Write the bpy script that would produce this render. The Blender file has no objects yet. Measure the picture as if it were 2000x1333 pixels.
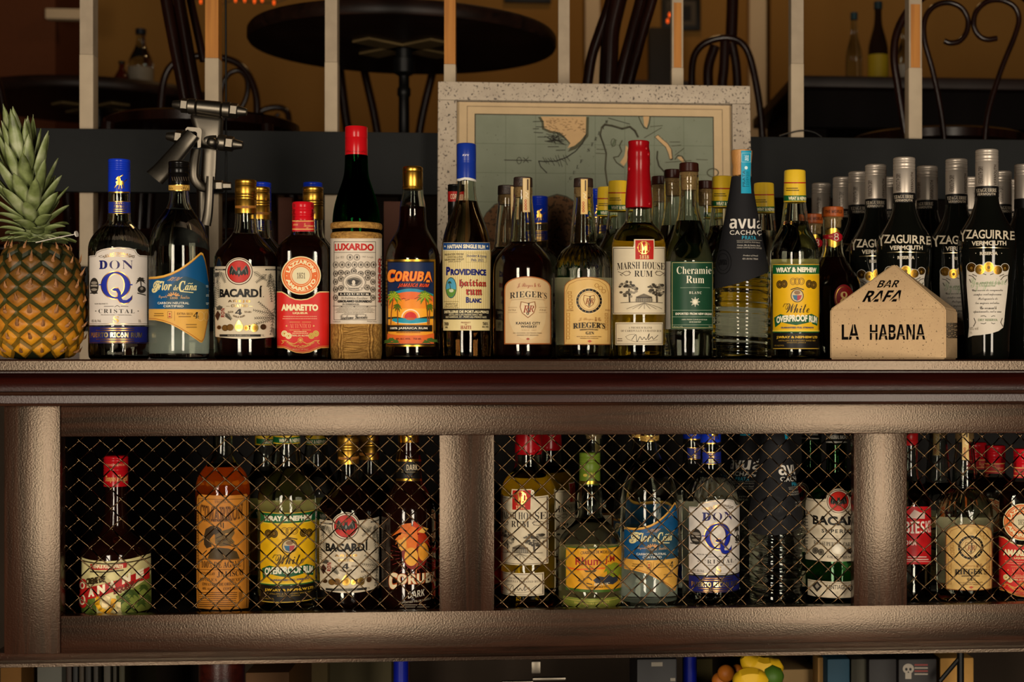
# Back bar of a small bar: bottles on a dark wooden counter, more behind wire grilles below, a raised dining room behind.
import bpy, bmesh, math, random
from mathutils import Vector, Matrix
from mathutils.geometry import tessellate_polygon
random.seed(7)
SC = bpy.context.scene
COL = SC.collection
PI = math.pi

# ------------------------------------------------------------------ camera geometry (image taken as 2000 x 1333)
F, PPX, HY, D, TH = 3070.0, 1300.0, 708.0, 2.3, math.atan(0.083)
ZC = 1.05            # counter top
ZF = 0.690           # cabinet floor
ZR = 1.09            # raised dining floor
EZ = ZC - 0.004
CAM = Vector((0.0, -D, EZ))
ST, CT = math.sin(TH), math.cos(TH)

def ray(px, py):
    u = (px - PPX) / F
    return Vector((ST + u * CT, CT - u * ST, (HY - py) / F))

def at(px, py, Y):
    d = ray(px, py)
    return CAM + d * ((Y + D) / d.y)

def kpx(px, Y):      # metres per pixel at a point of the plane Y
    return ((Y + D) / ray(px, HY).y) / F

def face_angle(x, y):
    return math.atan2(x - CAM.x, y - CAM.y)

# ------------------------------------------------------------------ objects
def link(o, parent=None):
    COL.objects.link(o)
    if parent is not None:
        o.parent = parent
    return o

def tag(o, label=None, cat=None, group=None, kind=None):
    if label: o['label'] = label
    if cat: o['category'] = cat
    if group: o['group'] = group
    if kind: o['kind'] = kind
    return o

def empty(name, loc, rz=0.0):
    o = bpy.data.objects.new(name, None)
    o.empty_display_size = 0.03
    o.location = loc
    o.rotation_euler = (0, 0, rz)
    return link(o)

def mesh_obj(name, V, Fc, mats, parent=None, mi=None, smooth=None):
    me = bpy.data.meshes.new(name)
    me.from_pydata([tuple(v) for v in V], [], Fc)
    for m in (mats if isinstance(mats, (list, tuple)) else [mats]):
        me.materials.append(m)
    if mi:
        me.polygons.foreach_set('material_index', mi)
    me.update()
    if smooth:
        me.shade_smooth()
        me.set_sharp_from_angle(angle=math.radians(smooth))
    return link(bpy.data.objects.new(name, me), parent)

def copy_tree(o, parent=None):
    c = o.copy()
    COL.objects.link(c)
    c.parent = parent
    if parent is not None:
        c.matrix_parent_inverse = o.matrix_parent_inverse.copy()
    for ch in list(o.children):
        copy_tree(ch, c)
    return c

class MB:
    """collects shapes of one mesh"""
    def __init__(s): s.V, s.F, s.m = [], [], []
    def add(s, V, Fc, m=0):
        b = len(s.V)
        s.V += [Vector(v) for v in V]
        s.F += [[i + b for i in f] for f in Fc]
        s.m += [m] * len(Fc)
    def box(s, x0, x1, y0, y1, z0, z1, m=0, bev=0.0):
        bm = bmesh.new()
        bmesh.ops.create_cube(bm, size=1.0)
        for v in bm.verts:
            v.co = Vector((x0 + (v.co.x + .5) * (x1 - x0), y0 + (v.co.y + .5) * (y1 - y0), z0 + (v.co.z + .5) * (z1 - z0)))
        if bev:
            bmesh.ops.bevel(bm, geom=list(bm.edges), offset=bev, segments=2, affect='EDGES', profile=.6)
        bm.verts.index_update()
        s.add([v.co.copy() for v in bm.verts], [[v.index for v in f.verts] for f in bm.faces], m)
        bm.free()
    def tube(s, pts, r, n=8, m=0, cap=True):
        pts = [Vector(p) for p in pts]
        rs = r if isinstance(r, (list, tuple)) else [r] * len(pts)
        V, Fc = [], []
        up = None
        for i, p in enumerate(pts):
            t = (pts[min(i + 1, len(pts) - 1)] - pts[max(i - 1, 0)]).normalized()
            if up is None:
                up = Vector((0, 1, 0)) if abs(t.y) < .9 else Vector((1, 0, 0))
            a = t.cross(up).normalized()
            b = a.cross(t).normalized()
            up = b
            for j in range(n):
                w = 2 * PI * j / n
                V.append(p + (a * math.cos(w) + b * math.sin(w)) * rs[i])
        for i in range(len(pts) - 1):
            for j in range(n):
                k = (j + 1) % n
                Fc.append([i * n + j, (i + 1) * n + j, (i + 1) * n + k, i * n + k])
        if cap:
            Fc.append(list(range(n)))
            Fc.append([(len(pts) - 1) * n + j for j in reversed(range(n))])
        s.add(V, Fc, m)
    def lathe(s, prof, n=40, m=0, loc=(0, 0, 0), axis='Z', sup=2.0, ratio=1.0, flip=False, caps=True):
        V, Fc = [], []
        for r, z in prof:
            for j in range(n):
                w = 2 * PI * j / n
                c, q = math.cos(w), math.sin(w)
                x = math.copysign(abs(c) ** (2 / sup), c) * r
                y = math.copysign(abs(q) ** (2 / sup), q) * r * ratio
                p = (x, y, z)
                if axis == 'X': p = (z, x, y)
                if axis == 'Y': p = (y, z, x)
                V.append(Vector(p) + Vector(loc))
        for i in range(len(prof) - 1):
            for j in range(n):
                k = (j + 1) % n
                Fc.append([i * n + j, i * n + k, (i + 1) * n + k, (i + 1) * n + j])
        if caps:
            Fc.append([j for j in reversed(range(n))])
            Fc.append([(len(prof) - 1) * n + j for j in range(n)])
        if flip:
            Fc = [f[::-1] for f in Fc]
        s.add(V, Fc, m)
    def build(s, name, mats, parent=None, smooth=None):
        return mesh_obj(name, s.V, s.F, mats, parent, s.m, smooth)

def chaikin(P, it=2):
    for _ in range(it):
        Q = [P[0]]
        for a, b in zip(P, P[1:]):
            Q.append((a[0] * .75 + b[0] * .25, a[1] * .75 + b[1] * .25))
            Q.append((a[0] * .25 + b[0] * .75, a[1] * .25 + b[1] * .75))
        Q.append(P[-1])
        P = Q
    out = [P[0]]
    for p in P[1:]:
        if abs(p[0] - out[-1][0]) + abs(p[1] - out[-1][1]) > 1e-6:
            out.append(p)
    return out

def spline(P, n=8):
    P = [Vector(p) for p in P]
    P = [P[0] * 2 - P[1]] + P + [P[-1] * 2 - P[-2]]
    out = []
    for i in range(1, len(P) - 2):
        for k in range(n):
            t = k / n
            a, b, c, d = P[i - 1], P[i], P[i + 1], P[i + 2]
            out.append(.5 * ((2 * b) + (c - a) * t + (2 * a - 5 * b + 4 * c - d) * t * t + (3 * b - a - 3 * c + d) * t ** 3))
    out.append(P[-2])
    return out

def spl2(P): return [(v.x, v.y) for v in spline([(x, y, 0) for x, y in P], 4)]

# ------------------------------------------------------------------ materials
def lin(h):
    h = h.lstrip('#')
    def f(c): return c / 12.92 if c <= .04045 else ((c + .055) / 1.055) ** 2.4
    return tuple(f(int(h[i:i + 2], 16) / 255) for i in (0, 2, 4)) + (1.0,)

MATS = {}
def newmat(name):
    m = bpy.data.materials.new(name)
    m.use_nodes = True
    nt = m.node_tree
    b = nt.nodes.get('Principled BSDF')
    return m, nt, b

def setp(b, **kw):
    names = {'col': 'Base Color', 'rough': 'Roughness', 'metal': 'Metallic', 'spec': 'Specular IOR Level', 'trans': 'Transmission Weight',
             'ior': 'IOR', 'coat': 'Coat Weight', 'em': 'Emission Color', 'ems': 'Emission Strength'}
    for k, v in kw.items():
        b.inputs[names[k]].default_value = v

def paint(c, rough=.45, metal=0.0, spec=.22, noise=.12, scale=60.0):
    key = (c, rough, metal, spec)
    if key in MATS: return MATS[key]
    m, nt, b = newmat('ink_' + c.strip('#'))
    setp(b, rough=rough, metal=metal, spec=spec)
    tc = nt.nodes.new('ShaderNodeTexCoord')
    nz = nt.nodes.new('ShaderNodeTexNoise')
    nz.inputs['Scale'].default_value = scale
    nz.inputs['Detail'].default_value = 3
    nt.links.new(tc.outputs['Object'], nz.inputs['Vector'])
    mx = nt.nodes.new('ShaderNodeMix'); mx.data_type = 'RGBA'
    L = lin(c)
    mx.inputs[6].default_value = tuple(x * (1 - noise) for x in L[:3]) + (1,)
    mx.inputs[7].default_value = tuple(min(1, x * (1 + noise * .6)) for x in L[:3]) + (1,)
    nt.links.new(nz.outputs['Fac'], mx.inputs[0])
    nt.links.new(mx.outputs[2], b.inputs['Base Color'])
    MATS[key] = m
    return m

def gold(c='#d8a94a', rough=.3):
    return paint(c, rough, 1.0)

def glassmat(name, col='#ffffff', ior=1.46, rough=0.0):
    if name in MATS: return MATS[name]
    m, nt, b = newmat(name)
    nt.nodes.remove(b)
    g = nt.nodes.new('ShaderNodeBsdfGlass')
    g.inputs['Color'].default_value = lin(col)
    g.inputs['IOR'].default_value = ior
    g.inputs['Roughness'].default_value = rough
    nt.links.new(g.outputs[0], nt.nodes['Material Output'].inputs['Surface'])
    MATS[name] = m
    return m

def pane_mat():
    m, nt, b = newmat('window_glass')
    nt.nodes.remove(b)
    t = nt.nodes.new('ShaderNodeBsdfTransparent')
    g = nt.nodes.new('ShaderNodeBsdfGlossy'); g.inputs['Roughness'].default_value = 0.01
    fr = nt.nodes.new('ShaderNodeFresnel'); fr.inputs['IOR'].default_value = 1.45
    mx = nt.nodes.new('ShaderNodeMixShader')
    nt.links.new(fr.outputs[0], mx.inputs[0]); nt.links.new(t.outputs[0], mx.inputs[1]); nt.links.new(g.outputs[0], mx.inputs[2])
    nt.links.new(mx.outputs[0], nt.nodes['Material Output'].inputs['Surface'])
    return m

def wood(name, c0, c1, axis='X', rough=.36, bump=.25, scale=1.0, spec=.5, fine=420.0):
    m, nt, b = newmat(name)
    setp(b, rough=rough, spec=spec)
    tc = nt.nodes.new('ShaderNodeTexCoord')
    mp = nt.nodes.new('ShaderNodeMapping')
    s = [60.0 * scale] * 3
    s['XYZ'.index(axis)] = 3.0 * scale
    mp.inputs['Scale'].default_value = s
    nt.links.new(tc.outputs['Object'], mp.inputs['Vector'])
    nz = nt.nodes.new('ShaderNodeTexNoise')
    nz.inputs['Scale'].default_value = 1.6
    nz.inputs['Detail'].default_value = 6
    nz.inputs['Distortion'].default_value = .6
    nt.links.new(mp.outputs[0], nz.inputs['Vector'])
    cr = nt.nodes.new('ShaderNodeValToRGB')
    cr.color_ramp.elements[0].position, cr.color_ramp.elements[1].position = .3, .7
    cr.color_ramp.elements[0].color, cr.color_ramp.elements[1].color = lin(c0), lin(c1)
    nt.links.new(nz.outputs['Fac'], cr.inputs[0])
    nt.links.new(cr.outputs[0], b.inputs['Base Color'])
    n2 = nt.nodes.new('ShaderNodeTexNoise')
    n2.inputs['Scale'].default_value = fine
    n2.inputs['Detail'].default_value = 2
    nt.links.new(tc.outputs['Object'], n2.inputs['Vector'])
    ad = nt.nodes.new('ShaderNodeMath'); ad.operation = 'MULTIPLY_ADD'; ad.inputs[1].default_value = .7
    nt.links.new(nz.outputs['Fac'], ad.inputs[0]); nt.links.new(n2.outputs['Fac'], ad.inputs[2])
    bp = nt.nodes.new('ShaderNodeBump')
    bp.inputs['Strength'].default_value = bump
    bp.inputs['Distance'].default_value = .0016
    nt.links.new(ad.outputs[0], bp.inputs['Height'])
    nt.links.new(bp.outputs[0], b.inputs['Normal'])
    return m

def speckled(name, c0, c1, c2, scale, rough=.7, thr=.62, bump=.3):
    m, nt, b = newmat(name)
    setp(b, rough=rough, spec=.3)
    tc = nt.nodes.new('ShaderNodeTexCoord')
    n1 = nt.nodes.new('ShaderNodeTexNoise'); n1.inputs['Scale'].default_value = scale; n1.inputs['Detail'].default_value = 2
    n2 = nt.nodes.new('ShaderNodeTexNoise'); n2.inputs['Scale'].default_value = scale * .12; n2.inputs['Detail'].default_value = 5
    for n in (n1, n2): nt.links.new(tc.outputs['Object'], n.inputs['Vector'])
    mx = nt.nodes.new('ShaderNodeMix'); mx.data_type = 'RGBA'
    mx.inputs[6].default_value, mx.inputs[7].default_value = lin(c0), lin(c1)
    nt.links.new(n2.outputs['Fac'], mx.inputs[0])
    cr = nt.nodes.new('ShaderNodeValToRGB'); cr.color_ramp.elements[0].position = thr; cr.color_ramp.elements[1].position = thr + .05
    nt.links.new(n1.outputs['Fac'], cr.inputs[0])
    m2 = nt.nodes.new('ShaderNodeMix'); m2.data_type = 'RGBA'; m2.inputs[7].default_value = lin(c2)
    nt.links.new(cr.outputs[0], m2.inputs[0]); nt.links.new(mx.outputs[2], m2.inputs[6])
    nt.links.new(m2.outputs[2], b.inputs['Base Color'])
    bp = nt.nodes.new('ShaderNodeBump'); bp.inputs['Strength'].default_value = bump; bp.inputs['Distance'].default_value = .0015
    nt.links.new(n1.outputs['Fac'], bp.inputs['Height']); nt.links.new(bp.outputs[0], b.inputs['Normal'])
    return m

GLASS = glassmat('clear_glass', '#f6f8f4')
SPIRIT = glassmat('clear_spirit', '#fafaf6', .932)
MWHITE = '#c9bfb2'

# ------------------------------------------------------------------ lettering (Blender's built-in typeface)
STY = {'s': (0x1D400, 0x1D7CE), 'i': (0x1D468, 0x1D7CE), 'I': (0x1D434, None), 'c': (0x1D4D0, None), 'f': (0x1D56C, None),
       'b': (0x1D5D4, 0x1D7EC), 'o': (0x1D63C, 0x1D7EC), 'm': (0x1D670, 0x1D7F6), 'n': (None, None)}
def styled(s, st):
    a, d = STY[st]
    out = ''
    for c in s:
        if st == 'I' and c == 'h': out += '\u210e'
        elif a and 'A' <= c <= 'Z': out += chr(a + ord(c) - 65)
        elif a and 'a' <= c <= 'z': out += chr(a + 26 + ord(c) - 97)
        elif d and '0' <= c <= '9': out += chr(d + ord(c) - 48)
        else: out += c
    return out
TXT = {}
def text_tris(s, st='n', bold=0.0, space=1.0):
    key = (s, st, bold, space)
    if key in TXT: return TXT[key]
    cu = bpy.data.curves.new('lettering', 'FONT')
    cu.body = styled(s, st)
    cu.size = 1.0
    cu.offset = bold
    cu.space_character = space
    cu.resolution_u = 3
    ob = bpy.data.objects.new('lettering', cu)
    COL.objects.link(ob)
    dg = bpy.context.evaluated_depsgraph_get()
    me = bpy.data.meshes.new_from_object(ob.evaluated_get(dg))
    me.calc_loop_triangles()
    co = [v.co.copy() for v in me.vertices]
    T = [[(co[i].x, co[i].y) for i in t.vertices] for t in me.loop_triangles]
    bpy.data.objects.remove(ob); bpy.data.meshes.remove(me); bpy.data.curves.remove(cu)
    if not T: T = [[(0, 0), (1, 0), (1, 1)]]
    xs = [p[0] for t in T for p in t]; ys = [p[1] for t in T for p in t]
    x0, x1, y0, y1 = min(xs), max(xs), min(ys), max(ys)
    sx, sy = max(x1 - x0, 1e-6), max(y1 - y0, 1e-6)
    R = [[((x - x0) / sx, (y - y0) / sy) for x, y in t] for t in T]
    TXT[key] = R
    return R

# ------------------------------------------------------------------ surfaces that carry print
class RoundSurf:
    """front of a bottle: q = arc/half width, b = height"""
    DQ = math.radians(3.0)
    def __init__(s, loc, rz, L, R, n=2.0, ratio=1.0):
        s.loc, s.L, s.n, s.ratio = Vector(loc), L, n, ratio
        s.a = -rz
        s.DZ = .004 if callable(R) else None
        s.R = R if callable(R) else (lambda z, R=R: R)
        N = 400
        s.tq, s.tx, s.ty = [0.0], [0.0], [-ratio]
        for i in range(1, N + 1):
            w = PI / 2 * i / N
            x, y = math.sin(w) ** (2 / n), -ratio * max(math.cos(w), 0) ** (2 / n)
            s.tq.append(s.tq[-1] + math.hypot(x - s.tx[-1], y - s.ty[-1])); s.tx.append(x); s.ty.append(y)
    def _lk(s, A, B, v):
        lo, hi = 0, len(A) - 1
        while hi - lo > 1:
            m = (lo + hi) // 2
            if A[m] <= v: lo = m
            else: hi = m
        t = (v - A[lo]) / max(A[hi] - A[lo], 1e-9)
        return B[lo] + (B[hi] - B[lo]) * min(max(t, 0), 1)
    def uv(s, px, py):
        d = ray(px, py)
        c, q = math.cos(s.a), math.sin(s.a)
        lx, ly = d.x * c - d.y * q, d.x * q + d.y * c
        m, w = lx / ly, d.z / ly
        z0 = EZ - s.loc.z
        t = s.L
        r = s.R(z0 + w * t)
        t = s.L - r
        for _ in range(6):
            r = s.R(z0 + w * t)
            x = min(max(m * t / r, -.992), .992)
            t = s.L + s._lk(s.tx, s.ty, abs(x)) * r
        return math.copysign(s._lk(s.tx, s.tq, abs(x)), x), z0 + w * t
    def cross(s, q):
        x, y = s._lk(s.tq, s.tx, abs(q)), s._lk(s.tq, s.ty, abs(q))
        return math.copysign(x, q), y
    def pos(s, q, b, off):
        k = q / s.DQ
        i = math.floor(k)
        f = k - i
        (x0, y0), (x1, y1) = s.cross(i * s.DQ), s.cross((i + 1) * s.DQ)
        if s.DZ:
            kb = math.floor(b / s.DZ); r0, r1 = s.R(kb * s.DZ), s.R((kb + 1) * s.DZ)
            r = r0 + (r1 - r0) * (b / s.DZ - kb) + off
        else: r = s.R(b) + off
        x, y = (x0 + (x1 - x0) * f), (y0 + (y1 - y0) * f)
        nx, ny = math.copysign(abs(x) ** (s.n - 1), x), -abs(y / s.ratio) ** (s.n - 1) / s.ratio
        return Vector((x * r, y * r, b)), Vector((nx, ny, (s.R(b - .002) - s.R(b + .002)) / .004)).normalized()

class PlaneSurf:
    DQ = None
    def __init__(s, O, U, V, mw):
        s.O, s.U, s.V = Vector(O), Vector(U).normalized(), Vector(V).normalized()
        s.N = s.U.cross(s.V).normalized()
        s.inv = mw.inverted()
    def uv(s, px, py):
        o = s.inv @ CAM
        d = s.inv.to_3x3() @ ray(px, py)
        t = (s.O - o).dot(s.N) / d.dot(s.N)
        p = o + d * t - s.O
        return p.dot(s.U), p.dot(s.V)
    def pos(s, a, b, off):
        return s.O + s.U * a + s.V * b + s.N * off, s.N

class Print:
    """one printed sheet (or print straight on a face): coloured shapes stacked in thin layers, one mesh"""
    def __init__(s, surf, off=.0003, step=.00002):
        s.S, s.off, s.step, s.k = surf, off, step, 0
        s.V, s.N, s.F, s.mi, s.mats = [], [], [], [], []
    def _m(s, c):
        m = c if not isinstance(c, str) else (gold(c[1:]) if c[0] == 'G' else paint(c))
        if m not in s.mats: s.mats.append(m)
        return s.mats.index(m)
    def tris(s, T, c):
        mi = s._m(c)
        off = s.off + s.k * s.step
        s.k += 1
        dq = s.S.DQ
        for t in T:
            ar = (t[1][0] - t[0][0]) * (t[2][1] - t[0][1]) - (t[2][0] - t[0][0]) * (t[1][1] - t[0][1])
            if abs(ar) < 1e-14: continue
            if ar < 0: t = t[::-1]
            if dq is None:
                P = [t]
            else:
                q0, q1 = min(p[0] for p in t), max(p[0] for p in t)
                a, b = math.floor(q0 / dq + 1e-6), math.floor(q1 / dq - 1e-6)
                if a >= b: P = [t]
                else:
                    P = []
                    for k in range(a, b + 1):
                        g = s._clip(s._clip(t, k * dq, 1), (k + 1) * dq, -1)
                        if len(g) > 2: P.append(g)
            dz = getattr(s.S, 'DZ', None)
            if dz:
                Q = []
                for g in P:
                    z0, z1 = min(p[1] for p in g), max(p[1] for p in g)
                    a, b = math.floor(z0 / dz + 1e-6), math.floor(z1 / dz - 1e-6)
                    R0 = s.S.R(a * dz)
                    if a >= b or all(abs(s.S.R(k * dz) - R0) < 1e-5 for k in range(a, b + 2)): Q.append(g); continue
                    for k in range(a, b + 1):
                        h = [(y, x) for x, y in g]
                        h = s._clip(s._clip(h, k * dz, 1), (k + 1) * dz, -1)
                        if len(h) > 2: Q.append([(y, x) for x, y in h])
                P = Q
            for g in P:
                i0 = len(s.V)
                for q, z in g:
                    v, n = s.S.pos(q, z, off)
                    s.V.append(v); s.N.append(n)
                s.F.append(list(range(i0, i0 + len(g)))); s.mi.append(mi)
    @staticmethod
    def _clip(P, x, sg):
        out = []
        for i, p in enumerate(P):
            o = P[(i + 1) % len(P)]
            a, b = (p[0] - x) * sg, (o[0] - x) * sg
            if a >= -1e-12: out.append(p)
            if (a > 1e-12 and b < -1e-12) or (a < -1e-12 and b > 1e-12):
                f = a / (a - b)
                out.append((p[0] + (o[0] - p[0]) * f, p[1] + (o[1] - p[1]) * f))
        return out
    def q(s, P): return [s.S.uv(x, y) for x, y in P]
    def poly(s, P, c, holes=(), raw=False):
        rings = [P] + list(holes)
        if not raw: rings = [s.q(r) for r in rings]
        flat = [p for r in rings for p in r]
        s.tris([[flat[i] for i in t] for t in tessellate_polygon([[Vector((p[0] , p[1], 0)) for p in r] for r in rings])], c)
    def r(s, x0, y0, x1, y1, c, n=6):
        P = [(x0 + (x1 - x0) * i / n, y0) for i in range(n + 1)] + [(x1 + (x0 - x1) * i / n, y1) for i in range(n + 1)]
        s.poly(P, c)
    def frame(s, x0, y0, x1, y1, w, c):
        s.r(x0, y0, x1, y0 + w, c); s.r(x0, y1 - w, x1, y1, c); s.r(x0, y0 + w, x0 + w, y1 - w, c, 1); s.r(x1 - w, y0 + w, x1, y1 - w, c, 1)
    def ell(s, cx, cy, rx, ry, n=28):
        return [(cx + rx * math.cos(2 * PI * i / n), cy - ry * math.sin(2 * PI * i / n)) for i in range(n)]
    def e(s, cx, cy, rx, ry, c, n=28): s.poly(s.ell(cx, cy, rx, ry, n), c)
    def ring(s, cx, cy, rx, ry, w, c, n=32): s.poly(s.ell(cx, cy, rx, ry, n), c, [s.ell(cx, cy, rx - w, ry - w, n)])
    def line(s, P, w, c):
        T = []
        for (x0, y0), (x1, y1) in zip(P, P[1:]):
            L = math.hypot(x1 - x0, y1 - y0) or 1
            nx, ny = -(y1 - y0) / L * w / 2, (x1 - x0) / L * w / 2
            ex, ey = (x1 - x0) / L * w * .25, (y1 - y0) / L * w * .25
            Q = s.q([(x0 + nx - ex, y0 + ny - ey), (x1 + nx + ex, y1 + ny + ey), (x1 - nx + ex, y1 - ny + ey), (x0 - nx - ex, y0 - ny - ey)])
            T += [[Q[0], Q[1], Q[2]], [Q[0], Q[2], Q[3]]]
        s.tris(T, c)
    def lines(s, LP, w, c):
        k = s.k
        for P in LP:
            s.k = k
            s.line(P, w, c)
    def t(s, txt, x0, y0, x1, y1, c, st='n', bold=0.0, bend=0.0, skew=0.0, rot=0, space=1.0, tilt=0.0, flat=False):
        """text fitted to a box of the photograph; bend lifts its middle, tilt lifts its right end (px)"""
        T = text_tris(txt, st, bold, space)
        ym = (y0 + y1) / 2
        if flat:         # evenly spaced as seen from the front
            s.tris([[s.S.uv(x0 + (x1 - x0) * (u + skew * (v - .5)), y1 + (y0 - y1) * v - bend * (1 - (2 * u - 1) ** 2)) for u, v in t] for t in T], c)
        elif rot == 0:
            q0, q1 = s.S.uv(x0, ym)[0], s.S.uv(x1, ym)[0]
            zt, zb = s.S.uv((x0 + x1) / 2, y0)[1], s.S.uv((x0 + x1) / 2, y1)[1]
            k = (zt - zb) / max(y1 - y0, 1e-6)
            s.tris([[(q0 + (q1 - q0) * (u + skew * (v - .5)), zb + (zt - zb) * v + k * (bend * (1 - (2 * u - 1) ** 2) + tilt * (u - .5))) for u, v in t] for t in T], c)
        else:            # reads upwards (rot=1)
            q0, q1 = s.S.uv(x0, ym)[0], s.S.uv(x1, ym)[0]
            zt, zb = s.S.uv((x0 + x1) / 2, y0)[1], s.S.uv((x0 + x1) / 2, y1)[1]
            s.tris([[(q1 + (q0 - q1) * v, zb + (zt - zb) * u) for u, v in t] for t in T], c)
    def arc(s, txt, cx, cy, ri, ro, a0, a1, c, st='b', bold=0.0, inv=False):
        T = text_tris(txt, st, bold)
        out = []
        for t in T:
            g = []
            for u, v in t:
                a = math.radians(a0 + (a1 - a0) * u)
                r = (ro + (ri - ro) * v) if inv else (ri + (ro - ri) * v)
                g.append(s.S.uv(cx + r * math.cos(a), cy - r * math.sin(a)))
            out.append(g)
        s.tris(out, c)
    def micro(s, x0, y0, x1, y1, rows, c, h=.45, center=True):
        """rows of print too small to read: runs of short dashes"""
        rg = random.Random(int(x0 * 7 + y0 * 13))
        LP = []
        for i in range(rows):
            y = y0 + (y1 - y0) * (i + .5) / rows
            w = (x1 - x0) * (1 if not center else rg.uniform(.72, 1))
            x = (x0 + x1) / 2 - w / 2 if center else x0
            e = x + w
            while x < e - 1:
                d = min(rg.uniform(2, 6), e - x)
                LP.append([(x, y), (x + d, y)])
                x += d + 1.1
        if LP: s.lines(LP, (y1 - y0) / rows * h, c)
    def palm(s, x, y, ln, c, n=7, a0=-20, a1=200, w=2.0, bar=False):
        for i in range(n):
            a = math.radians(a0 + (a1 - a0) * i / (n - 1))
            L = ln * random.uniform(.8, 1.1)
            m = (x + L * .55 * math.cos(a), y - L * .55 * math.sin(a) - L * .12)
            e = (x + L * math.cos(a), y - L * math.sin(a) + L * .28)
            px_, py_ = -math.sin(a), -math.cos(a)
            s.poly([(x, y), (m[0] + px_ * w, m[1] + py_ * w), e, (m[0] - px_ * w, m[1] - py_ * w)], c)
    def frond(s, x0, y0, x1, y1, c, n=8, ln=7, w=.8):
        """a feathery drawn leaf"""
        s.line([(x0, y0), (x1, y1)], w, c)
        dx, dy = x1 - x0, y1 - y0
        L = math.hypot(dx, dy); ux, uy = dx / L, dy / L
        LP = []
        for i in range(n):
            f = (i + .5) / n
            x, y = x0 + dx * f, y0 + dy * f
            l = ln * (1 - .6 * f)
            for sg in (-1, 1):
                LP.append([(x, y), (x + (ux * .7 - uy * sg * .7) * l, y + (uy * .7 + ux * sg * .7) * l)])
        s.lines(LP, w, c)
    def build(s, name, parent):
        o = mesh_obj(name, s.V, s.F, s.mats or [paint(MWHITE)], parent, s.mi)
        o.data.polygons.foreach_set('use_smooth', [True] * len(o.data.polygons))
        o.data.normals_split_custom_set_from_vertices([tuple(n) for n in s.N])
        return o

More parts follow.
